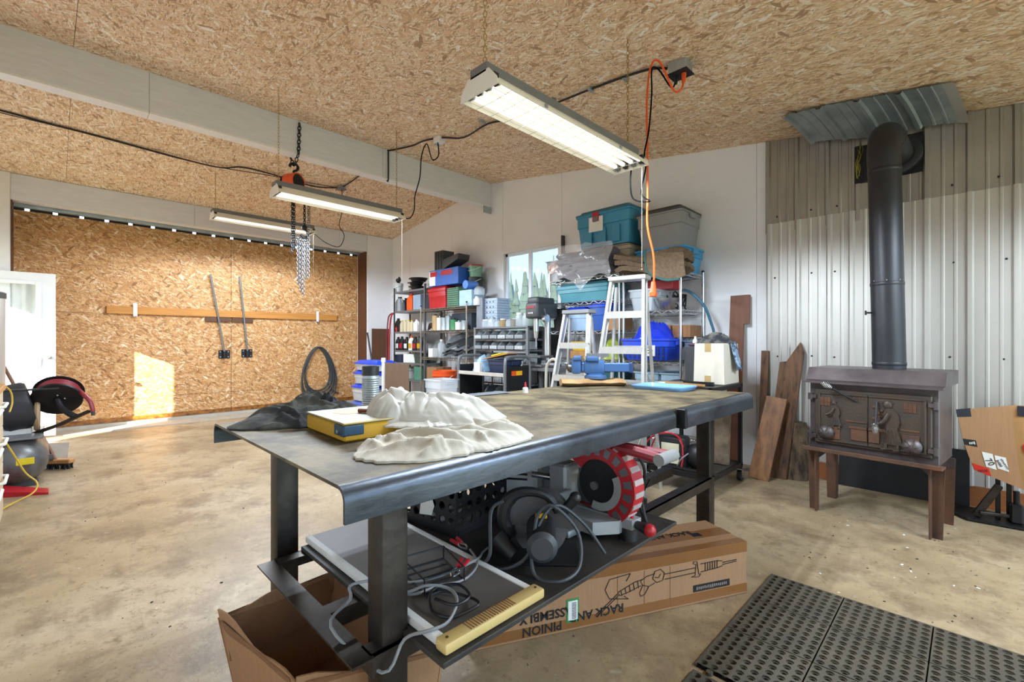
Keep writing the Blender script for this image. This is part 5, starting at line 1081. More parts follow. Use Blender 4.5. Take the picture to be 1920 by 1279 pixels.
def bottle(label, x, y, z, h_, r, m_, cap, lab=None, name='bottle', jug=False, cat='bottle'):
    t_ = T(name, label, cat, (x, y, z))
    if jug:
        q = B(); f = .62
        def rc(w_, d, zz_, c=.012): return rr(x-w_, x+w_, y-d, y+d, zz_, c)
        q.rings([rc(r, r*f, z+.001), rc(r, r*f, z+h_*.62), rc(r*.8, r*f*.8, z+h_*.78), rc(r*.32, r*f*.4, z+h_*.9, .005), rc(r*.3, r*f*.38, z+h_*.94, .005)]); q.done('body', m_, t_)
        B().tube([(x+r*.75, y, z+h_*.5), (x+r*1.02, y, z+h_*.62), (x+r*.8, y, z+h_*.82), (x+r*.2, y, z+h_*.88)], r*.11, 6).done('handle', m_, t_)
    else:
        B().lathe([(r*.95, .001), (r, h_*.03), (r, h_*.68), (r*.8, h_*.78), (r*.38, h_*.88), (r*.36, h_*.94)], 18, (x, y, z)).done('body', m_, t_)
    B().lathe([(r*.4, h_*.9), (r*.42, h_*.91), (r*.4, h_), (r*.2, h_*1.005)], 12, (x, y, z)).done('cap', cap, t_)
    if lab: 
        q = B().box(x-r*.8, x+r*.8, y-r*(.66 if jug else 1.015), y-r*(.6 if jug else .7), z+h_*.15, z+h_*.5, .001); q.done('label', lab, t_)
    return t_
def bucket(label, x, y, z, h_, r, m_, lid=None, bail=PAPER, name='bucket', cat='bucket'):
    t_ = T(name, label, cat, (x, y, z))
    B().lathe([(r*.86, .001), (r*.98, h_*.8), (r*1.04, h_*.81), (r*1.04, h_*.86), (r, h_*.87), (r*1.02, h_), (r*.97, h_), (r*.82, .006)], 24, (x, y, z)).done('pail', m_, t_)
    if lid: B().lathe([(r*1.06, h_*.95), (r*1.06, h_+.008), (r*.95, h_+.012), (r*.9, h_+.006)], 24, (x, y, z)).done('lid', lid, t_)
    if bail: B().tube([(x-r*1.04, y, z+h_*.84), (x-r*.8, y-r*.7, z+h_*.62), (x, y-r*1.1, z+h_*.5), (x+r*.8, y-r*.7, z+h_*.62), (x+r*1.04, y, z+h_*.84)], .0035, 5).done('bail_handle', bail, t_)
    return t_
# ---- grey steel unit in the corner
UY0, UY1 = 4.25, 4.6; UX0, UX1 = -7.2, -6.24
u1 = T('steel_shelving', 'narrow grey steel shelving unit in the corner by the sliding door', 'shelf', (-6.72, 4.42, 0))
for x in (UX0, UX1-.03):
    for y in (UY0, UY1-.03):
        q = B().box(x, x+.03, y, y+.004, 0, 2.1).box(*( (x, x+.004) if x == UX0 else (x+.026, x+.03)), y, y+.03, 0, 2.1); q.done('post', DKGREY if x == UX0 else GREYM, u1)
TIER1 = (2.03, 1.69, 1.33, 1.01, .80, .52, .2)
for z in TIER1: B().box(UX0+.004, UX1-.004, UY0+.004, UY1-.004, z-.03, z, .002).done('shelf_plate', GREYM, u1)
q = B(); q.cyl((UX0, UY1+.003, .9), (UX1, UY1+.003, 1.7), .006, n=6); q.done('brace', GREYM, u1)
YF = 4.36
bucket('pale grey bucket on top of the corner steel shelf', -7.204, YF, 2.03, .16, .075, mat('pale_grey', '#c3c7cb', .5), None)
q = B().at((-7.222, YF, 2.0+.2)); q.ball((0, 0, .05), .055, 12, (1, .8, .7)).tube([(-.04, 0, .05), (.0, 0, .0), (.06, 0, .05), (.02, 0, .1)], .016, 8); one(q, 'spray_gun', BLACKP, 'black plastic spray gun sitting in the pale grey bucket', 'spray gun')
for i, (dx, z, r) in enumerate(((.02, .0, .13), (-.02, .07, .12), (.05, .135, .15))):
    t_ = T('frying_pan', ['lowest black pan', 'middle black pan', 'topmost black pan'][i]+' of the stack on the corner steel shelf', 'pan', (-6.629+dx, YF, 2.031+z), 'stacked black pans')
    B().lathe([(r*.75, 0), (r, .055), (r*1.03, .058), (r*.97, .056), (r*.72, .006)], 24, (-6.629+dx, YF, 2.031+z)).done('pan', BLACKM, t_)
    q = B().tube([(-6.629+dx-r, YF, 2.085+z), (-6.629+dx-r-.06, YF-.02, 2.10+z), (-6.629+dx-r-.1, YF-.03, 2.10+z)], .011, 6); q.done('handle', BLACKP, t_)
bottle('grey detergent jug on the upper corner shelf', -7.169, YF, 1.69, .26, .085, mat('jug_grey', '#9aa0a6', .45), BLACKP, None, 'jug', True, 'jug')
bottle('dark grey jug beside the orange jug on the corner shelf', -7.192, 4.5, 1.69, .25, .07, DKGREY, BLACKP, None, 'jug', True, 'jug')
bottle('orange jug on the upper corner shelf', -6.792, YF, 1.69, .29, .085, ORANGE, RED, None, 'jug', True, 'jug')
carton('pale blue box at the right end of the upper corner shelf', -6.661, -6.44, 4.3, 4.5, 1.69, .25, mat('pale_blue', '#8fa3b8', .5), tape=False)
bottle('black motor oil jug on the second corner shelf', -7.189, 4.34, 1.33, .24, .06, BLACKP, BLACKP, None, 'jug', True, 'jug')
for i, p_ in enumerate((753.5, 759.5, 765.5, 771.0)):
    bottle(['first', 'second', 'third', 'fourth'][i]+' of four cream bottles with yellow caps on the corner shelf', {753.5: -7.066, 759.5: -6.954, 765.5: -6.844, 771.0: -6.753}[p_], 4.34, 1.33, .2, .042, mat('cream_bottle', '#d3c7a6', .45), mat('yellow_cap', '#e0c020', .4), None, 'bottle', True)
bottle('white bottle right of the yellow-capped bottles on the corner shelf', -6.607, 4.34, 1.33, .2, .06, PAPER, PAPER, None, 'bottle', True)
bottle('small red bottle at the left end of the second corner shelf', -7.211+.02, 4.3, 1.33, .1, .03, RED, RED)
for i, (p_, a, b_) in enumerate(((-7.172, 'paper', BLACKP), (-7.049, 'red', BLACKP), (-6.895, 'paper', BLACKP), (-6.754, 'none', PAPER), (-6.632, 'red', BLACKP), (-6.497, 'none', DKGREY))):
    bottle(['leftmost oil bottle', 'second oil bottle from the left', 'third oil bottle from the left', 'white oil bottle', 'red-labelled oil bottle', 'rightmost dark oil bottle'][i]+' on the third corner shelf', p_, 4.33, 1.01, .23+.01*(i % 2), .054, b_, BLACKP if i != 3 else ORANGE, {'paper': PAPER, 'red': RED, 'none': YEL}[a], 'oil_bottle', True)
carton('open white carton on the lower corner shelf', -6.912, -6.648, 4.28, 4.48, .80, .15, PAPER, tape=False, rz=.3)
tote('navy bin on the lower corner shelf', -7.244, -6.998, 4.28, 4.5, .80, .13, mat('navy', '#2a3550', .5), None, 'small_bin', .015, .012, cat='bin')
tote('dark green bin at the right of the lower corner shelf', -6.616, -6.411, 4.28, 4.5, .80, .16, mat('dark_green_bin', '#3d4c46', .5), None, 'small_bin', .012, .012, cat='bin')
tote('white tub on the low corner shelf', -7.208, -6.862, 4.28, 4.5, .52, .2, PAPER, None, 'small_bin', .015, .012, cat='bin')
q = B(); q.box(-6.586, -6.397, 4.27, 4.4, .521, .74, .004); one(q, 'green_box', mat('green_box_paint', '#4d8a76', .5), 'green box on the low corner shelf', 'box')
for i, (x, y) in enumerate(((-7.235, 4.2), (-7.21, 4.18), (-7.25, 4.16))):
    q = B().tube([(-7.19, 4.262, 1.665), (x+.01, y+.02, 1.6), (x+.02, y-.02, 1.3), (x-.02, y, 1.05), (x+.01, y-.02, .8), (x-.02, y+.01, .55)], .012, 6); one(q, 'strap', [REDD, RED, mat('maroon', '#6a2430', .7)][i], ['dark red strap', 'bright red strap', 'maroon strap'][i]+' hanging from the left end of the corner shelf', 'strap')
q = B().box(-7.895, -7.87, 4.2, 4.55, .75, 1.4, .002); one(q, 'brown_board', WOODD, 'dark brown board standing in the corner left of the shelves', 'board')
wk = T('wall_rack', 'white wire basket rack on the left side of the corner shelf', 'rack', (-7.3, 4.4, 1.3))
q = B()
for k in range(9): q.cyl((-7.36, 4.3, 1.40+k*.075), (-7.24, 4.3, 1.40+k*.075), .004, n=5)
for x in (-7.36, -7.30, -7.24): q.cyl((x, 4.3, 1.38), (x, 4.3, 2.02), .004, n=5)
q.done('grid', PAPER, wk)
# ---- wire unit with boxes next to it
wire_unit('brown-tinted wire shelving between the corner unit and the parts bin rack', -6.2, -5.06, 4.15, 4.6, (1.67, 1.33, .91, .55, .15), 1.72, mat('dull_wire', '#9a948a', .4, .7), 'wire shelving units')
ZU = 1.674
tote('bright red plastic box on the wire shelf under the blue and white carton', -6.085, -5.625, 4.2, 4.48, ZU, .29, RED, RED, 'red_box', .012, .03, cat='box')
bx_ = carton('blue and white printed carton on top of the red box', -6.071, -5.34, 4.22, 4.46, ZU+.347, .25, mat('carton_blue', '#2f62b8', .5, var=.1), 'printed_carton', 'box', False)
B().box(-6.071+.002, -6.071+.16, 4.2185, 4.2195, ZU+.36, ZU+.58).done('white_print', PAPER, bx_)
for a in ((-6.042, -5.871), (-5.76, -5.48)): B().box(a[0], a[1], 4.2165, 4.2185, ZU+.50, ZU+.575).done('red_print', RED, bx_)
og = T('black_organizer', 'black plastic stepstool-like organiser on top of the blue carton', 'organizer', (-5.558, 4.36, ZU+.6))
q = B(); x0 = -5.984; q.prism([(x0, 4.26), (x0+.21, 4.26), (x0+.21, 4.48), (x0, 4.48)], ZU+.598, ZU+.9); q.done('tall_end', DKGREY, og)
for k in (0, 1, 2): B().box(x0+.012+k*.07, x0+.05+k*.07, 4.252, 4.262, ZU+.62, ZU+.885, .004).done('rib', BLACKP, og)
q = B(); q.rings([[Vector((x, y, z)) for x, z in ((x0+.2, ZU+.598), (x0+.58, ZU+.72), (x0+.6, ZU+.8), (x0+.56, ZU+.8), (x0+.22, ZU+.75))] for y in (4.26, 4.48)]); q.done('ramp', DKGREY, og)
gb = T('woven_basket', 'green lattice-sided box on the wire shelf right of the red box', 'basket', (-5.467, 4.33, ZU))
gx0, gx1 = -5.598, -5.327; q = B().box(gx0, gx1, 4.21, 4.46, ZU, ZU+.29, .004); q.done('box', mat('lattice_green', '#5f8a6c', .6), gb)
for k in range(9): B().box(gx0+.004, gx1-.004, 4.205, 4.212, ZU+.015+k*.031, ZU+.03+k*.031).done('slat', mat('lattice_dark', '#2f5240', .6), gb)
carton('pale blue storage box on the wire shelf under the blue roll', -5.29, -5.012, 4.2, 4.44, ZU, .23, mat('ice_blue', '#a8c6da', .4), tape=False)
q = B().cyl((-5.131-.02, 4.2, ZU+.31), (-5.131-.02, 4.4, ZU+.31), .062, n=20); one(q, 'blue_roll', mat('blue_roll', '#4a7fd0', .4), 'blue plastic roll lying on the pale blue box', 'roll')
bucket('black bucket with a white bail on the wire shelf top', -5.229, 4.46, ZU+.26, .18, .12, BLACKP, None)
bucket('clear bucket with a red lid and green contents on top of the black bucket', -5.229, 4.46, ZU+.445, .17, .105, mat('clear_green', '#7fae8e', .3, alpha=.8), RED)
for i, (p_, z, r, h_) in enumerate(((-4.918-.03, ZU, .06, .12), (-4.908, ZU+.14, .075, .13))):
    t_ = T('glass_jar', ['white glass jar at the right end of the wire shelf', 'clear glass jar with a dark lid above the white jar'][i], 'jar', (p_, 4.26, z)); B().lathe([(r*.9, .001), (r, .01), (r, h_*.7), (r*.7, h_*.85), (r*.7, h_*.95)], 18, (p_, 4.26, z)).done('jar', CLEAR if i else PAPER, t_); B().lathe([(r*.74, h_*.9), (r*.74, h_*1.05), (r*.6, h_*1.06)], 16, (p_, 4.26, z)).done('lid', BLACKP if i else GALV, t_)
for i, (p_, m_, r, h_) in enumerate(((-6.012, mat('tan_can', '#b79a6a', .4), .055, .24), (-5.898, PAPER, .05, .2), (-5.787, GALV, .055, .2), (-5.678, GALV, .05, .22), (-5.545, mat('green_can', '#3f8a57', .4), .055, .16), (-5.416, PAPER, .06, .12), (-5.29, GALV, .05, .14))):
    t_ = T('paint_can', ['tan', 'white', 'plain silver', 'taller silver', 'green', 'short white', 'short silver'][i]+' can on the second tier of the brown-tinted wire shelving', 'can', (p_, 4.3, 1.333), 'cans on the wire shelf'); B().lathe([(r, .001), (r*1.02, .004), (r, .008), (r, h_*.95), (r*1.02, h_)], 18, (p_, 4.3, 1.333)).done('can', m_, t_); B().lathe([(r*.9, h_), (r*.4, h_+.01), (r*.35, h_+.02)], 14, (p_, 4.3, 1.333)).done('lid', GALV if i % 2 else BLACKP, t_)
carton('long dark blue box at the back of the second wire tier', -5.755, -5.276, 4.42, 4.58, 1.333, .26, mat('slate', '#3c4552', .5), tape=False)
q = B(); 
for k in range(5): q.tube([(-6.158+random.uniform(-.03, .03), 4.25+k*.03, 1.335+.02*k), (-6.099, 4.25+k*.02, 1.45), (-6.055, 4.28, 1.34+.03*k)], .012, 5)
one(q, 'brown_rope', mat('brown_rope', '#4c3a30', .9), 'tangle of brown rope at the left of the second wire tier', 'rope')
def part_bin(x, y, z, w_, d, h_, m_, rx=0, rz=0):
    """open-front hopper bin"""
    q = B().at((x, y, z), rz=rz, rx=rx)
    pr = [(0, 0), (d, 0), (d, h_), (d*.35, h_), (d*.12, h_*.45), (0, h_*.45)]
    for s_ in (0, w_-.003): q.rings([[Vector((s_+dx, a, b_)) for a, b_ in pr] for dx in (0, .003)])
    q.box(0, w_, 0, d, 0, .003); q.box(0, w_, d-.003, d, 0, h_); q.box(0, w_, 0, .003, 0, h_*.45); q.box(w_*.25, w_*.75, -.004, 0, h_*.12, h_*.36, .001)
    return q
GB = mat('bin_grey', '#8f9498', .45, var=.08); GBD = mat('bin_dark', '#4d5154', .5, var=.1)
n_ = 0
for c, (xx, cnt) in enumerate(((-5.746, 5), (-5.48, 4), (-5.253, 4))):
    for k in range(cnt):
        one(part_bin(xx+.01*k, 4.2+.025*k, .915+.055*k, .13, .3, .07, GB if k % 2 else GBD, rx=.35 if k > 1 else 0, rz=-.25), 'parts_bin', GB if k % 2 == 0 else GBD, f'{["bottom", "second", "third", "fourth", "fifth"][k]} nested grey bin of the {["left", "middle", "right"][c]} stack on the wire shelf', 'bin', 'nested parts bins'); n_ += 1
bottle('clear plastic bottle on the third wire tier', -5.857, 4.3, .914, .28, .06, CLEAR, PAPER); carton('small white carton on the third wire tier', -6.071, -5.955, 4.2, 4.3, .914, .14, PAPER, tape=False)
carton('brown carton on the low wire tier behind the orange bucket', -6.115, -5.857, 4.2, 4.5, .555, .2)
# grey tray stack and grey panel at the end
et = T('tray_stack', 'tall stack of pale blue egg-carton-like trays left of the window', 'tray stack', (-4.74, 4.42, 1.33))
for k in range(12):
    q = B(); x0, x1 = -4.886, -4.589; q.rings([rr(x0+.006, x1-.006, 4.31, 4.56, 1.335+k*.036, .02), rr(x0, x1, 4.30, 4.57, 1.335+k*.036+.026, .02), rr(x0, x1, 4.30, 4.57, 1.335+k*.036+.032, .02)]); tr_ = q.done('tray', mat('tray_blue', '#b3c4d6', .5), et)
    if k % 2 == 0:
        for a in range(4): B().box(x0+.012+a*(x1-x0-.03)/4, x0+.03+a*(x1-x0-.03)/4, 4.296, 4.301, 1.345+k*.036, 1.36+k*.036).done('finger_notch', DKGREY, tr_)
q = B().box(-4.966, -4.835, 4.25, 4.55, 1.335, 1.78, .004); one(q, 'grey_divider_board', mat('panel_slate', '#7c828c', .5), 'grey upright panel between the jars and the tray stack', 'panel')
# ---- parts bin rack
RX0, RX1, RY0, RY1 = -4.61, -3.64, 3.9, 4.22
rk = T('bin_rack', 'grey steel rack of small hopper bins in front of the window', 'rack', (-4.12, 4.06, 0))
for x in (RX0, RX1-.035):
    for y in (RY0, RY1-.03): B().box(x, x+.035, y, y+.03, 0, 1.345, .002).done('post', GREYM, rk)
rows = ((1.20, 6, .10), (1.07, 6, .10), (.87, 5, .15), (.66, 5, .15), (.45, 5, .15), (.24, 5, .15))
for z, n_, h_ in rows: B().box(RX0+.035, RX1-.035, RY0, RY1, z-.025, z-.004, .002).done('shelf_bar', GREYM, rk)
B().box(RX0, RX1, RY0-.005, RY1, 1.325, 1.345, .003).done('top_plate', GREYM, rk)
WORD = ('first', 'second', 'third', 'fourth', 'fifth', 'sixth')
for ri, (z, n_, h_) in enumerate(rows):
    w_ = (RX1-RX0-.09)/n_; first = None
    for k in range(n_):
        x = RX0+.045+k*w_
        one(part_bin(x, RY0-.03, z-.002, w_-.012, .26, h_, GB), 'hopper_bin', GB if (k+ri) % 3 else mat('bin_pale', '#b2b7ba', .45), f'{WORD[k]} grey hopper bin from the left in row {WORD[ri]} of the bin rack', 'bin', 'hopper bins in the rack')
for i, (p_, h_, r, m_) in enumerate(((-4.528, .1, .06, CLEAR), (-4.413, .12, .055, CLEAR), (-4.302, .08, .05, CLEAR), (-4.203, .1, .05, mat('jar_amber', '#b59a6a', .2, alpha=.7)), (-4.097, .09, .045, CLEAR), (-4.003, .1, .05, mat('jar_nails', '#8f8a80', .3, alpha=.8)), (-3.911, .16, .055, CLEAR), (-3.795, .15, .055, CLEAR), (-3.682, .15, .06, mat('jar_green', '#7f9a8a', .2, alpha=.75)))):
    t_ = T('hardware_jar', WORD[i % 6]+(' jar of hardware from the left on the bin rack' if i < 6 else ' jar past the sixth on the bin rack, before the drill press'), 'jar', (p_, 4.05, 1.346), 'jars on the bin rack')
    B().lathe([(r*.92, .001), (r, .01), (r, h_*.75), (r*.8, h_*.88), (r*.8, h_*.95)], 18, (p_, 4.05, 1.346)).done('jar', m_, t_); B().lathe([(r*.84, h_*.92), (r*.84, h_*1.06), (r*.7, h_*1.07)], 16, (p_, 4.05, 1.346)).done('lid', GALV if i % 3 else PAPER, t_)
# dark green drawer tower
dt = T('drawer_tower', 'dark green plastic drawer tower between the bin rack and the drill press', 'drawers', (-3.882, 4.45, 0))
x0, x1 = -4.011, -3.723
q = B().box(x0, x1, 4.3, 4.58, 0, 1.34, .006); q.done('carcass', BLACKP, dt)
for k in range(6): q = B().box(x0+.012, x1-.012, 4.285, 4.3, .03+k*.215, .225+k*.215, .01); dw = q.done('drawer', mat('drawer_green', '#3f504c', .45), dt); B().box(x0+.08, x1-.08, 4.27, 4.287, .185+k*.215, .2+k*.215, .004).done('pull', GREYP, dw)
# drill press on a stand
dp = T('drill_press', 'dark bench drill press on a steel stand left of the chrome shelves', 'drill press', (-3.42, 3.80, 0)); dx, dy = -3.44, 3.86
B().cyl((dx+.03, dy+.12, .9), (dx+.03, dy+.12, 1.5), .035, n=14).done('column', CHROME, dp)
q = B().box(dx-.1, dx+.09, dy-.12, dy+.24, 1.42, 1.6, .03, 3).box(dx-.09, dx+.08, dy-.1, dy+.2, 1.58, 1.66, .025, 3); q.done('head', DKGREY, dp)
B().box(dx-.07, dx+.05, dy-.1235, dy-.121, 1.53, 1.56, .002).done('badge', REDD, dp); marks(frame((dx-.01, dy-.1245, 1.48), (1, 0, 0), (0, 0, 1)), .08, .02, 4, PAPER, dp)
B().cyl((dx, dy-.04, 1.28), (dx, dy-.04, 1.43), .03, n=14).cyl((dx, dy-.04, 1.2), (dx, dy-.04, 1.28), .02, .028, n=12).cyl((dx, dy-.04, 1.1), (dx, dy-.04, 1.2), .006, n=8).done('spindle', CHROME, dp)
q = B().cyl((dx+.09, dy, 1.42), (dx+.13, dy, 1.42), .045, n=18); q.done('feed_hub', CHROME, dp)
for a in (0, 2.1, 4.2): B().tube([(dx+.12, dy, 1.42), (dx+.14, dy+.12*math.cos(a), 1.42+.12*math.sin(a))], .007, 6, sub=1).done('feed_handle', CHROME, dp)
B().box(dx-.12, dx+.14, dy-.14, dy+.1, .985, 1.01, .006).done('work_table', VISEG, dp); B().box(dx-.12, dx+.16, dy-.14, dy+.22, .885, .91, .008).done('base', VISEG, dp)
st = T('machine_stand', 'low steel stand with clamps and vise parts under the drill press', 'stand', (-3.35, 3.9, 0))
B().box(-3.62, -3.1, 3.74, 4.1, .84, .884, .004).done('top', GREYM, st)
for x in (-3.6, -3.15):
    for y in (3.75, 4.04): B().box(x, x+.04, y, y+.04, 0, .84, .003).done('leg', GREYM, st)
q = B().cyl((-3.3, 3.77, .914), (-3.12, 3.77, .914), .028, n=12).box(-3.3, -3.24, 3.745, 3.8, .885, .96, .006); one(q, 'clamp_bar', VISEG, 'grey bar clamp lying on the machine stand', 'clamp')
q = B().tube([(-2.844, 3.3, 0), (-2.844, 3.3, .8), (-2.824, 3.3, .95), (-2.765, 3.3, 1.0), (-2.727+.01, 3.3, .99)], .014, 8); one(q, 'bent_pipe', mat('pale_pipe', '#b9b3a6', .5), 'pale bent pipe standing left of the small stepladder', 'pipe')
# ---- book cart
kt = T('book_cart', 'grey tube-framed book cart with black end panels behind the bench', 'cart', (-3.83, 3.53, 0)); KX0, KX1, KY0, KY1 = -4.22, -3.445, 3.343, 3.717
for x in (KX0, KX1):
    B().tube([(x, KY0, .1), (x, KY0, .5), (x, KY0, .92), (x, KY0+.03, .985), (x, KY0+.09, 1.0), (x, KY1-.09, 1.0), (x, KY1-.03, .985), (x, KY1, .92), (x, KY1, .5), (x, KY1, .1)], .017, 10, sub=4).done('end_hoop', GREYM, kt)
    B().box(x-.004, x+.004, KY0+.014, KY1-.014, .2, .9, .001).done('end_panel', BLACKP, kt)
for z in (.82, .5, .2):
    B().box(KX0, KX1, KY0, KY1, z-.02, z-.008).done('shelf_plate', BLACKM, kt); B().box(KX0, KX1, KY0-.012, KY0+.004, z-.03, z+.01, .003).done('shelf_edge', mat('cart_edge', '#b8b2aa', .45), kt)
q = B().box(KX1+.0045, KX1+.006, KY0+.09, KY1-.12, .80, .85, .0); sk = q.done('orange_sticker', ORANGE, kt); B().box(KX1+.006, KX1+.007, KY0+.16, KY1-.125, .803, .847).done('yellow_half', mat('sticker_yellow', '#e8b81c', .4), sk)
for x in (KX0, KX1):
    for y in (KY0, KY1): B().cyl((x-.012, y, .05), (x+.012, y, .05), .05, n=16).done('caster_wheel', RUBBER, kt)
def wad(x, y, f): return .02+.12*(1-f**2)+.05*max(0, ridged(x, y, 14, .7, 31))**2
one(drape([.12, .13, .11, .12, .13, .12], -3.98, 3.52, wad, 14, 40, z0=.822), 'blue_bag', mat('blue_bag_film', '#9cc0dc', .2, alpha=.75), 'crumpled pale blue plastic bag on the book cart', 'plastic bag', smooth=60)
tote('dark blue bin on the book cart', -3.80, -3.5, 3.42, 3.66, .822, .14, mat('dark_blue', '#1f2c4a', .45), None, 'small_bin', .015, .012, cat='bin')
q = B().at((-3.68, 3.5, 1.0), ry=-.18, rz=.1); q.box(-.2, .18, -.08, .08, 0, .008, .001); one(q, 'orange_folder', mat('folder_orange', '#c98a52', .6), 'tilted tan and orange folder resting on the dark blue bin', 'folder')
q = B().at((-3.70, 3.5, 1.012), ry=-.18); q.box(-.07, .07, -.06, .06, 0, .014, .004); one(q, 'yellow_pad', mat('bright_yellow', '#e6d51c', .5), 'bright yellow pad lying on the tilted folder', 'pad')
q = B().box(-3.97, -3.87, 3.36, 3.4, .821, .93, .002); one(q, 'white_packet', PAPER, 'small white packet between the blue bag and the dark blue bin', 'packet')
# ---- things standing behind the bench on the left
bucket('orange bucket with a white lower half behind the bench', -4.833, 3.6, .427, .36, .16, ORANGE, None); B().lathe([(.165, .0), (.168, .02), (.165, .42), (.13, .425)], 20, (-4.844, 3.6, 0)).done('white_pail', PAPER, None)
o = bpy.data.objects['white_pail']; tag(o, 'white pail standing on the floor under the orange bucket', 'bucket')
tote('clear plastic tub in front of the orange bucket', -4.493, -4.186, 3.05, 3.32, .45, .28, CLEAR, None, 'clear_tub', .02, .015, cat='tub')
carton('brown carton on the floor under the clear tub', -4.558, -4.186, 3.03, 3.33, 0, .448)
bs = ((664, 712, 0, .25), (666, 712, .28, .22), (668, 712, .53, .18), (672, 714, .74, .14))
for i, (a, b_, z, h_) in enumerate(((-6.465, -5.89, 0, .25), (-6.431, -5.845, .31, .19), (-6.364, -5.713, .56, .14), (-6.331, -5.698, .755, .09))):
    tote(['bottom', 'second', 'third', 'topmost'][i]+' clear box with a blue lid in the stack by the sliding door', a, b_, 3.1, 3.42, z, h_, mat('frosted_box', '#cfd6dc', .35, alpha=.85), BLUE if i else mat('lid_blue', '#4a62b4', .4), 'clear_box', .015, .012, 'clear boxes with blue lids', 'storage box')
q = B().box(-5.2, -4.663, 2.95, 2.957, .352, .9, .001); one(q, 'brown_sheet', mat('brown_sheet', '#6f5b4b', .55, .3), 'upright brown sheet behind the plastic bag, left of the cart', 'sheet')
q = B().box(-5.2-.02, -4.663+.02, 2.96, 3.2, .001, .35, .004); one(q, 'brown_crate', CARDD, 'brown crate on the floor carrying the upright brown sheet', 'crate')
q = B().cyl((-5.329, 3.0, 0), (-5.329, 3.0, .94), .022, n=12).lathe([(.028, .9), (.028, .95), (.02, .955)], 12, (-5.329, 3.0, 0)); one(q, 'plastic_pipe', PAPER, 'white plastic pipe standing left of the brown sheet', 'pipe')
q = B().cyl((-5.727, 3.2, .02), (-6.182-.05, 3.25, 1.29), .013, n=8); one(q, 'pry_bar', BLACKM, 'long black pry bar leaning left of the shelves', 'pry bar')
# ---- chrome shelving right of the window
wire_unit('wide chrome wire shelving right of the window, left section', -3.48, -2.55, 4.1, 4.6, (1.86, 1.6, 1.28, .97, .6, .2), 1.97, CHROME, 'wire shelving units')
wire_unit('narrow chrome wire shelving, right section by the red-brown board', -2.5, -1.9, 4.1, 4.6, (1.82, 1.46, 1.2, .97, .66, .2), 1.86, CHROME, 'wire shelving units')
BEIGE = mat('beige_plastic', '#a39a86', .45)
tote('beige tote under the teal tote on the chrome shelf', -3.16, -2.48, 4.19, 4.62, 1.863, .28, BEIGE, BEIGE)
tt = tote('large teal tote with a lid and paper note, topmost on the chrome shelf', -3.16, -2.48, 4.19, 4.62, 2.2, .36, TEAL, mat('teal_lid', '#2a6f88', .4))
for a in (-3.0, -2.82, -2.65): B().box(a-.05, a+.05, 4.186, 4.192, 2.22, 2.4, .004).done('panel_rib', TEAL, tt)
q = B().box(-2.98, -2.80, 4.176, 4.18, 2.36, 2.52); nt_ = q.done('paper_note', PAPER, tt); B().box(-2.93, -2.85, 4.172, 4.176, 2.47, 2.57).done('red_tag', RED, nt_); B().box(-2.92, -2.86, 4.169, 4.172, 2.465, 2.52).done('grey_print', GREYM, nt_)
tote('sky blue tote under the grey tote on the chrome shelf', -2.42, -1.9, 4.19, 4.62, 1.824, .25, SKYB, None)
tote('grey tote with a dark rim stacked on the sky blue tote', -2.40, -1.93, 4.19, 4.62, 2.076, .35, GREYP, mat('dark_lid', '#3f4143', .5))
tote('small grey bin with a colourful label at the left end of the chrome shelf', -3.52, -3.27, 4.09, 4.32, 1.863, .23, GREYP, None, 'small_bin', .012, .012, cat='bin')
q = B().at((-3.40, 4.083, 1.99), ry=-.3); q.box(-.08, .07, -.003, 0, -.03, .07); lb = one(q, 'printed_label', mat('label_mix', '#d9cfc0', .6, col2='#a8663a', thr=(.45, .55), scale=22), 'white and orange printed card on the small grey bin', 'card')
# wrapped moving blankets: rounded folds inside plastic
wbk = T('wrapped_blankets', 'stack of folded grey blankets wrapped in clear plastic on the chrome shelf', 'blankets', (-2.9, 4.05, 1.863))
for k in range(4):
    q = B(); z = 1.9+k*.066; a = .035; pr = []
    for s_ in range(16):
        t_ = 2*PI*s_/16; pr.append((4.05+.14*math.copysign(abs(math.cos(t_))**.6, math.cos(t_)), z+a*math.sin(t_)))
    q.rings([[Vector((x, y+.01*math.sin(x*9+k), zz_+.012*math.sin(x*6+k*.7)+(x+2.9)*.05)) for y, zz_ in pr] for x in [-3.22+.07*i for i in range(10)]]); q.done('folded_blanket', CANVAS, wbk)
q = B().sheet(lambda u, v: (-3.26+.74*u+.02*math.sin(v*9), 3.885-.02*math.sin(u*7+v*5)+.012*noise.noise(Vector((u*14, v*14, 3))), 1.70+.15*abs(math.sin(u*5+.6))*(1-v)+(.50-.04*u)*v+.02*noise.noise(Vector((u*9, v*9, 0)))), 34, 22); q.done('plastic_wrap', mat('thin_wrap', '#e6e6ea', .12, alpha=.28), wbk, 80)
bb = T('moving_blanket', 'brown folded moving blanket with a teal edge draped over the chrome shelf', 'blanket', (-2.15, 4.03, 1.824))
for k in range(3):
    q = B().sheet(lambda u, v: (-2.50+.70*u, 3.93+.24*v, 1.875+.062*k+.03*math.sin(u*7+k)+.02*math.sin(v*4)-.03*u+.02*noise.noise(Vector((u*5, v*4, k)))), 24, 8, .045); q.done('folded_layer', BROWNB, bb, 80)
q = B().sheet(lambda u, v: (-2.14+.36*u+.03*v, 3.915-.03*math.sin(v*2)-.015*math.sin(u*9), 2.0-.06*u-.27*v*(.7+.3*math.sin(u*3))), 14, 10, .014); q.done('hanging_corner', BROWNB, bb, 80)
B().tube([(-2.15, 3.905, 2.02), (-2.13, 3.88, 1.9), (-2.1, 3.87, 1.8), (-1.95, 3.87, 1.72), (-1.8, 3.86, 1.71)], .012, 6).done('teal_binding', mat('teal_binding', '#3f6a68', .8), bb)
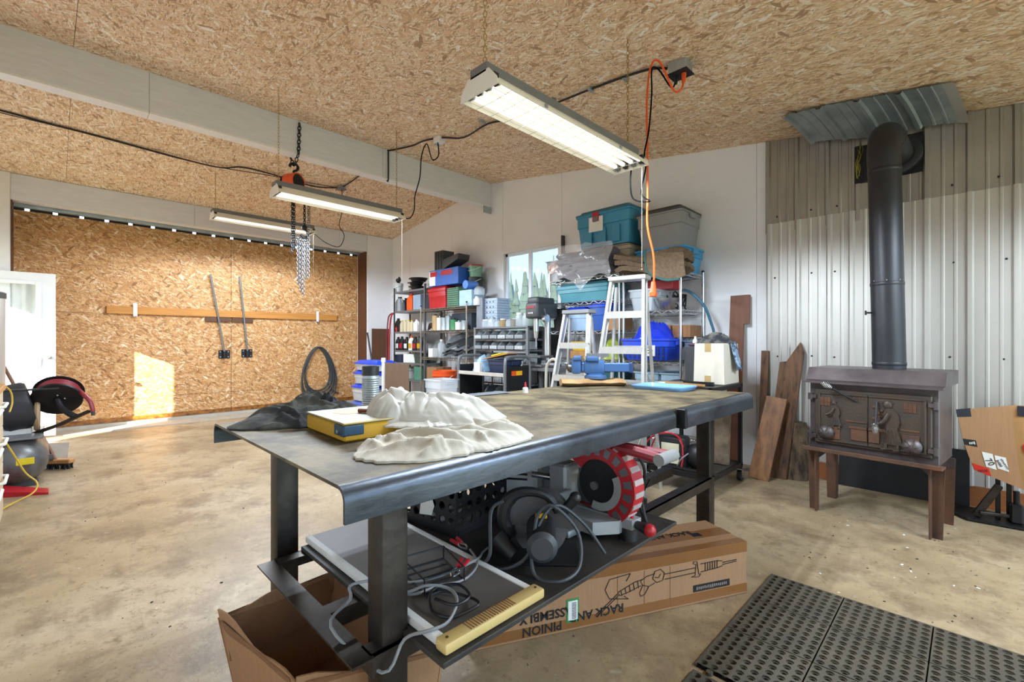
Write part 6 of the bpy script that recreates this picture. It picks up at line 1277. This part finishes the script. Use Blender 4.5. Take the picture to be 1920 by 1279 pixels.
# second tier
tote('turquoise tote with a lid on the second tier of the chrome shelf', -3.4, -2.72, 4.14, 4.55, 1.603, .17, TEAL2, TEAL2)
tote('clear upturned bin on the second tier behind the tall stepladder', -2.5+.04, -2.2, 4.14, 4.5, 1.463, .22, CLEAR, None, cat='bin', name='clear_bin')
q = B().at((-2.12, 4.3, 1.465)); q.lathe([(.05, 0), (.12, .06), (.15, .12), (.145, .12), (.11, .06), (.04, .006)], 22); one(q, 'metal_bowl', CHROME, 'shiny metal bowl on the right chrome shelf section', 'bowl')
q = B()
for k in range(7): q.tube([(-2.05+random.uniform(-.08, .12), 4.2+random.uniform(0, .2), 1.47), (-2.02+random.uniform(-.08, .1), 4.2+random.uniform(0, .2), 1.6+random.uniform(0, .06)), (-1.98+random.uniform(-.1, .06), 4.25, 1.5)], .008, 5)
one(q, 'cable_tangle', BLACKP, 'tangle of dark cables on the right chrome shelf section', 'cables')
carton('red and white carton behind the tall stepladder top', -2.44, -2.1, 4.35, 4.55, 1.69, .1, RED, tape=False)
# third tier
tote('blue lidded box on the third tier of the chrome shelf', -3.3, -2.98, 4.13, 4.5, 1.283, .22, mat('pale_blue_bin', '#9db9d8', .4), BLUE, 'storage_box', .02, .015, cat='box')
tote('deep blue bin on the third tier of the chrome shelf', -2.94, -2.74, 4.13, 4.5, 1.283, .26, mat('deep_blue', '#1f4fa0', .4), BLUE, 'storage_box', .015, .015, cat='box')
carton('brown carton on the third tier of the chrome shelf', -2.72, -2.57, 4.14, 4.4, 1.283, .2)
tote('black box at the left end of the third chrome tier', -3.46, -3.33, 4.13, 4.5, 1.283, .26, BLACKP, None, 'storage_box', .01, .012, cat='box')
carton('open brown carton on the right chrome section', -2.2, -2.02, 4.14, 4.4, 1.203, .12); carton('brown carton at the right end of the right chrome section', -2.0, -1.83, 4.14, 4.4, 1.203, .115, CARDD)
q = B().at((-2.36, 4.3, 1.203)); q.lathe([(.09, 0), (.11, .18), (.115, .19), (.1, .19), (.085, .01)], 20); one(q, 'galvanised_pail', GALV, 'galvanised pail on the right chrome section behind the tall stepladder', 'bucket')
# fourth tier
q = B().box(-3.2, -2.95, 4.12, 4.24, .973, 1.06, .003); one(q, 'wood_block', WOOD, 'pale wooden block on the fourth tier behind the small stepladder', 'block')
tote('bright yellow caddy on the wooden block', -3.18, -2.99, 4.12, 4.24, 1.062, .1, mat('caddy_yellow', '#d9b21c', .4), None, 'small_bin', .01, .01, cat='caddy')
one(drape([.16, .15, .14, .15, .16, .14], -2.72, 4.28, lambda x, y, f: .03+.15*(1-f**2)+.05*max(0, ridged(x, y, 13, .3, 41))**2, 14, 40, z0=.974), 'green_bag', mat('lime_bag', '#9db13c', .35), 'lime green plastic bag on the fourth chrome tier', 'plastic bag', smooth=60)
bk = tote('royal blue laundry basket stuffed with a blue bag on the chrome shelf', -2.42, -1.93, 3.93, 4.28, .99, .2, BLUE, None, 'laundry_basket', .03, .02, cat='basket')
for k in range(9):
    for j in range(3): B().box(-2.38+k*.048, -2.36+k*.048, 3.924+.0*j, 3.93, 1.02+j*.035, 1.045+j*.035).done('slot', mat('slot_navy', '#0e2260', .5), bk)
B().box(-2.16, -2.06, 3.915, 3.923, 1.03, 1.13).done('paper_note', PAPER, bk)
B().box(-2.13, -2.09, 3.913, 3.915, 1.055, 1.062).box(-2.14, -2.08, 3.913, 3.915, 1.08, 1.087).box(-2.13, -2.1, 3.913, 3.915, 1.105, 1.11).done('note_writing', INK, bk)
one(drape([.2, .19, .16, .17, .2, .19, .16, .17], -2.17, 4.1, lambda x, y, f: .02+.11*(1-f**2)+.06*max(0, ridged(x, y, 18, .5, 51))**2, 18, 60, z0=1.185), 'blue_film_bag', mat('glossy_blue_film', '#1c38c4', .18), 'glossy royal blue plastic bag bulging out of the laundry basket', 'plastic bag', smooth=60)
tote('grey-blue tub at the right end of the right chrome section', -1.98+.09, -1.70, 4.15, 4.45, .974, .2, mat('tub_blue_grey', '#66788c', .45), None, 'round_tub', .02, .015, cat='tub')
tote('dark teal bin low on the chrome shelf behind the ladders', -2.95, -2.62, 4.12, 4.5, .604, .26, mat('dark_teal', '#1f5a66', .45), None, 'storage_bin', .03, .02, cat='bin')
tote('clear bin low on the right chrome section', -2.4, -2.14, 4.14, 4.5, .664, .2, mat('clear_blue', '#a9c6d8', .3, alpha=.7), None, 'clear_bin', .02, .015, cat='bin'); tote('second clear bin low on the right chrome section, by the cart', -2.12, -1.92, 4.14, 4.5, .664, .2, MATS['clear_blue'], None, 'clear_bin', .02, .015, cat='bin')
q = B().tube([(-2.1, 4.5, 1.62), (-1.98, 4.3, 1.66), (-1.86, 4.25, 1.62), (-1.76, 4.28, 1.5), (-1.72, 4.33, 1.36), (-1.7, 4.36, 1.22), (-1.78, 4.36, 1.14), (-1.86, 4.34, 1.18)], .013, 8); one(q, 'air_hose', mat('hose_teal', '#2f5f78', .5), 'dark teal hose looping off the right end of the chrome shelves', 'hose')
q = B().at((-1.78, 3.95, CT+.002), rz=-.3, rx=-.25); q.box(-.05, .07, -.004, .004, 0, .26, .001); one(q, 'metal_offcut', STEEL, 'dark metal offcut leaning beside the white carton', 'metal sheet')
# ---- stepladders
def ladder(label, cx, cy, rz, h_, w0, w1, steps, cap):
    t_ = T('stepladder', label, 'ladder', (cx, cy, 0), 'aluminium stepladders'); M_ = Matrix.Translation((cx, cy, 0)) @ Matrix.Rotation(rz, 4, 'Z')
    def lb(): q = B(); q.M = M_.copy(); return q
    dep = h_*.2; bk_ = h_*.1
    def fp(s_, f): return Vector((s_*(w1+(w0-w1)*f)/2, -dep*(1-f), h_*f))
    for s_ in (-1, 1):
        a, b_ = fp(s_, 0), fp(s_, .985); q = lb(); d = (b_-a).normalized()
        q.rings([[p+Vector((dx, dy, 0)) for dx, dy in ((-.012, -.03), (.012, -.03), (.012, -.026), (-.008*s_-.0, -.026), (-.008*s_, .026), (.012, .026), (.012, .03), (-.012, .03))] for p in (a, b_)]); q.done('front_rail', ALU, t_)
        a2, b2 = Vector((s_*w1*.46, bk_-dep*.2, 0)), Vector((s_*w0*.46, .05, h_*.96)); q = lb(); q.rings([[p+Vector((dx, dy, 0)) for dx, dy in ((-.01, -.012), (.01, -.012), (.01, .012), (-.01, .012))] for p in (a2, b2)]); q.done('rear_rail', ALU, t_)
        q = lb(); q.cyl(fp(s_, .55)+Vector((.014*s_, .03, 0)), a2.lerp(b2, .42), .005, n=6); q.done('spreader', ALU, t_)
        q = lb(); q.tube([a+Vector((s_*.01, 0, 0)), a+Vector((s_*.01, 0, .05))], .018, 8, sub=1); q.done('foot', BLACKP, t_)
    for k in range(1, steps+1):
        f = k/(steps+1); a, b_ = fp(-1, f), fp(1, f); q = lb(); q.box(a.x, b_.x, a.y-.035, a.y+.04, a.z-.004, a.z+.004).box(a.x, b_.x, a.y-.037, a.y-.032, a.z-.05, a.z+.004); q.done('step', ALU, t_)
        if k < steps: q = lb(); zz_ = a.z; u_ = f; xx = w1*.46+(w0*.46-w1*.46)*u_/.96; yy = (bk_-dep*.2)+(.05-(bk_-dep*.2))*u_/.96; q.box(-xx, xx, yy-.008, yy+.008, zz_-.012, zz_+.012); q.done('rear_bar', ALU, t_)
    q = lb(); q.box(-w0/2-.02, w0/2+.02, -.05, .09, h_-.025, h_+.012, .006); q.done('top_cap', cap, t_)
    for s_ in (-1, 1): q = lb(); a, b_ = fp(s_, .23), Vector((s_*w1*.3, fp(1, .1).y, fp(1, .1).z)); q.tube([fp(s_, .3), (s_*w1*.28, fp(1, .16).y, fp(1, .16).z)], .007, 6, sub=1); q.done('diagonal_brace', ALU, t_)
    return t_
ladder('tall aluminium stepladder behind the far end of the bench', -1.95, 3.27, .15, 1.68, .27, .50, 5, ALU)
ladder('shorter aluminium stepladder with a grey cap left of the tall one', -2.52, 3.36, .1, 1.44, .24, .46, 4, GREYP)
# ------------------------------------------------------------------ left edge: cabinet, compressor, hose reel, brooms; hose on the sliding door
cb_ = T('base_cabinet', 'pale wooden cabinet with white bar handles at the left edge', 'cabinet', (-3.75, -.55, 0))
CABW = mat('pale_ply', '#c9b79c', .5, var=.08, scale=4, stretch=(6, 6, 1))
B().box(-4.36, -3.1, -.86, -.24, .06, .86, .003).done('carcass', CABW, cb_)
B().box(-4.39, -3.1, -.87, -.21, .86, .895, .004).done('worktop', WOOD, cb_)
for x0, x1 in ((-4.35, -3.95), (-3.945, -3.53), (-3.525, -3.11)):
    for z0, z1 in ((.08, .40), (.405, .63), (.635, .85)):
        d_ = B().box(x0, x1, -.24, -.221, z0, z1, .003).done('drawer_front', CABW, cb_)
        q = B().tube([(x0+.08, -.221, z1-.07), (x0+.085, -.2, z1-.07), (x1-.085, -.2, z1-.07), (x1-.08, -.221, z1-.07)], .009, 8, sub=1); q.done('handle', PAPER, d_)
B().box(-4.3, -3.1, -.82, -.3, 0, .06).done('plinth', DKGREY, cb_)
B().box(-4.363, -4.36, -.84, -.26, .07, .85).done('side_panel', CABW, cb_)
cy = T('galvanised_tank', 'tall riveted galvanised cylinder standing beside the open glazed door', 'tank', (-6.2, -.5, 0))
B().lathe([(.19, .001), (.2, .01), (.2, 1.58), (.19, 1.61), (.12, 1.64), (.02, 1.65)], 32, (-6.2, -.5, 0)).done('shell', SHEETM, cy)
B().lathe([(.2, 1.55), (.207, 1.555), (.207, 1.6), (.2, 1.605)], 32, (-6.2, -.5, 0)).done('top_band', DKGREY, cy)
for k in range(9): B().ball((-6.2+.2*math.cos(.75), -.5+.2*math.sin(.75), .35+k*.14), .008, 6).done('rivet', DKGREY, cy)
ac = T('air_compressor', 'grey tank air compressor with a black drum cover behind the cabinet', 'compressor', (-5.6, -.22, 0))
TANK = mat('tank_grey', '#6e6f70', .38, .4, col2='#4b4743', thr=(.45, .75), scale=6)
q = B(); rg = []
for f, r in ((0, .03), (.03, .11), (.08, .16), (.15, .19), (.4, .192), (.65, .19), (.72, .16), (.77, .11), (.8, .03)):
    rg.append([Vector((-5.25-f, -.21+r*math.cos(a*2*PI/28), .205+r*math.sin(a*2*PI/28))) for a in range(28)])
q.rings(rg); q.done('tank', TANK, ac)
q = B().cyl((-5.3, -.02, .22), (-5.3, .005, .22), .028, n=12); q.done('tank_plug', DKGREY, ac)
for x in (-5.4, -5.9): B().box(x-.03, x+.03, -.34, -.08, .0, .05, .004).done('foot', DKGREY, ac)
B().box(-5.26, -5.245, -.20, -.1, .2, .25, .001).done('yellow_decal', mat('decal_yellow', '#d8c41c', .5), ac)
B().box(-5.95, -5.3, -.38, -.05, .385, .405, .004).done('deck', GREYM, ac)
q = B(); q.lathe([(.09, 0), (.17, .012), (.19, .04), (.19, .18), (.175, .205), (.1, .21)], 28); 
for v in q.bm.verts: v.co = Matrix.Translation((-5.55, -.32, .60)) @ Matrix.Rotation(-PI/2+.25, 4, 'X') @ v.co
q.done('drum_cover', RUBBER, ac)
q = B().torus((-5.55, -.09, .545), .11, .02, 'Y', 26, 8); q.done('hub_ring', mat('tan_ring', '#a58a6a', .6), ac)
B().box(-5.62, -5.48, -.3, -.12, .405, .45, .006).done('motor_foot', PAPER, ac)
q = B().box(-5.3, -5.27, -.34, .04, .775, .79, .003); q.done('top_bar', BLACKM, ac)
hr = T('hose_reel', 'black hose reel with red hose on a slanted arm beside the compressor', 'hose reel', (-5.48, .03, .5))
nv = Vector((.8, -.12, -.55)).normalized(); hc = Vector((-5.48, .03, .68))
B().cyl(hc, hc+nv*.012, .165, .16, 36).done('front_disc', BLACKM, hr); B().cyl(hc-nv*.11, hc-nv*.098, .16, .165, 36).done('rear_disc', BLACKM, hr)
B().cyl(hc-nv*.098, hc, .12, n=28).done('hose_core', RED, hr)
u_ = nv.orthogonal().normalized(); v_2 = nv.cross(u_)
for k in range(4): B().tube([hc-nv*(.015+.024*k)+(u_*math.cos(a*PI/12)+v_2*math.sin(a*PI/12))*.132 for a in range(24)], .013, 6, True, 1).done('hose_turn', REDD, hr)
for a in (-.6, .6): B().ball(hc+nv*.014+(u_*math.cos(a)+v_2*math.sin(a))*.05, .008, 8).done('bolt_head', CHROME, hr)
B().tube([hc+nv*.012, hc+nv*.06+Vector((0, .03, -.03)), Vector((-5.39, .1, .56)), Vector((-5.36, .14, .53))], .024, 10).done('bracket_arm', BLACKM, hr)
B().tube([(-5.58, -.16, .375), (-5.42, .03, .465), (-5.30, .215, .575)], .012, 8, sub=1).tube([(-5.6, -.12, .378), (-5.44, .06, .468), (-5.32, .24, .578)], .012, 8, sub=1).done('frame_bars', STEEL, hr)
B().tube([hc-nv*.05+Vector((.05, .13, .03)), Vector((-5.35, .19, .71)), Vector((-5.31, .225, .66)), Vector((-5.30, .24, .60)), Vector((-5.30, .245, .57))], .017, 8).done('hose_end', REDD, hr)
B().cyl((-5.30, .245, .575), (-5.30, .247, .535), .014, n=8).done('hose_fitting', DKGREY, hr)
bm2 = T('push_broom', 'worn push broom with a brown handle leaning by the compressor', 'broom', (-5.92, .02, 0))
q = B().at((-5.92, .03, .05), rz=.9); q.box(-.13, .13, -.035, .035, 0, .04, .008); q.done('broom_head', WOOD, bm2)
q = B()
for k in range(60):
    a = -.9; x = random.uniform(-.12, .12); y = random.uniform(-.03, .03); p = Matrix.Translation((-5.92, .03, .05)) @ Matrix.Rotation(.9, 4, 'Z') @ Vector((x, y, 0)); q.cyl(p, p+Vector((random.uniform(-.02, .02), random.uniform(-.02, .02), -.048)), .006, .004, 5)
tag(q.done('bristles', RUBBER, bm2), kind='stuff')
B().cyl((-5.92, .02, .085), (-6.45, -.37, 1.06), .014, n=10).done('handle', mat('old_handle', '#7d5640', .6, var=.2), bm2)
q = B(); q.sheet(lambda u, v: (-6.1-.26*v, -.22+.32*u+.02*v, .004+.20*v*(1-.3*u)+.03*abs(u-.5)), 6, 4, .006)
sh = T('scoop_shovel', 'grey metal scoop shovel lying behind the broom', 'shovel', (-6.2, -.1, 0)); q.done('blade', mat('scoop_grey', '#a39a8e', .5, .3), sh); B().cyl((-6.33, -.08, .19), (-6.5, -.22, .45), .016, n=8).done('shaft', REDD, sh)
q = B(); q._add([(-5.15, -.34, .0), (-4.98, -.02, .0), (-5.1, -.02, .0), (-5.35, -.3, .0), (-5.15, -.34, .05), (-4.98, -.02, .015), (-5.1, -.02, .02), (-5.35, -.3, .05)], [(0, 1, 2, 3), (7, 6, 5, 4), (0, 4, 5, 1), (1, 5, 6, 2), (2, 6, 7, 3), (3, 7, 4, 0)]); one(q, 'red_ramp', RED, 'flat red metal wedge on the floor in front of the compressor', 'wedge')
q = B().tube([(-4.9, -.28, .55), (-4.92, -.2, .35), (-4.93, -.14, .2), (-4.9, -.08, .12), (-4.85, -.1, .06), (-4.8, -.2, .02), (-4.7, -.25, .012)], .006, 7); one(q, 'yellow_hose', mat('hose_yellow', '#c9a83a', .5), 'yellow air hose curling down to the floor beside the cabinet', 'hose')
q = B().tube([(-4.5, -.25, .9), (-4.55, -.2, .84), (-4.56, -.19, .76), (-4.5, -.2, .70)], .005, 7); one(q, 'yellow_lead', MATS['hose_yellow'], 'short yellow cord looping behind the cabinet worktop', 'cord')
q = B().cyl((-5.0, -.36, .9), (-5.05, -.42, 1.6), .016, n=8).cyl((-5.0, -.36, 0), (-5.0, -.36, .9), .016, n=8); one(q, 'dark_pole', BLACKM, 'dark upright pole behind the cabinet at the left edge', 'pole')
# hose hung on the sliding door
hg = T('coiled_hose', 'coiled dark hose hung on a nail on the sliding door', 'hose', (XD+.05, 3.38, .25))
for k in range(6):
    w_ = .21+.018*k; hh = .78+.045*k; pts = []
    for a in range(26):
        t_ = 2*PI*a/26; y = w_*math.sin(t_)*(1.0-.28*math.cos(t_)); z = hh*.5*math.cos(t_)
        pts.append((XD+.03+.012*(k % 3), 3.38+y+.012*((k*7) % 3-1), 1.06-hh*.5+z))
    B().tube(pts, .014, 7, True, 2).done('hose_loop', DKGREY, hg)
B().tube([(XD+.03, 3.55, .4), (XD+.03, 3.62, .28), (XD+.05, 3.75, .2)], .014, 7).done('hose_tail', DKGREY, hg)
B().cyl((XD, 3.38, 1.07), (XD+.07, 3.38, 1.075), .006, n=6).done('nail', GALV, hg)
# loose debris on the floor: chips and crumbs nobody could count
q = B()
for k in range(90):
    x, y = random.choice(((random.uniform(-6.5, -2.3), random.uniform(-.1, 2.4)), (random.uniform(-.7, .9), random.uniform(2.6, 3.9)))); s_ = random.uniform(.002, .006)
    q.at((x, y, .0005), rz=random.uniform(0, 6)); q.box(-s_, s_, -s_*.6, s_*.6, 0, s_*.5)
o = q.done('floor_debris', mat('debris', '#3a2f26', .9, var=.4), None); tag(o, 'dark crumbs and chips scattered over the concrete floor', 'debris', kind='stuff')
q = B()
for k in range(40):
    x, y = random.choice(((random.uniform(-.6, 1.0), random.uniform(2.6, 4.0)), (random.uniform(-6.5, -2.3), random.uniform(0, 2.2)))); s_ = random.uniform(.003, .009)
    q.at((x, y, .0005), rz=random.uniform(0, 6)); q.box(-s_, s_, -s_*.5, s_*.5, 0, s_*.3)
o = q.done('pale_debris', PAPER, None); tag(o, 'pale flakes scattered over the concrete floor', 'debris', kind='stuff')
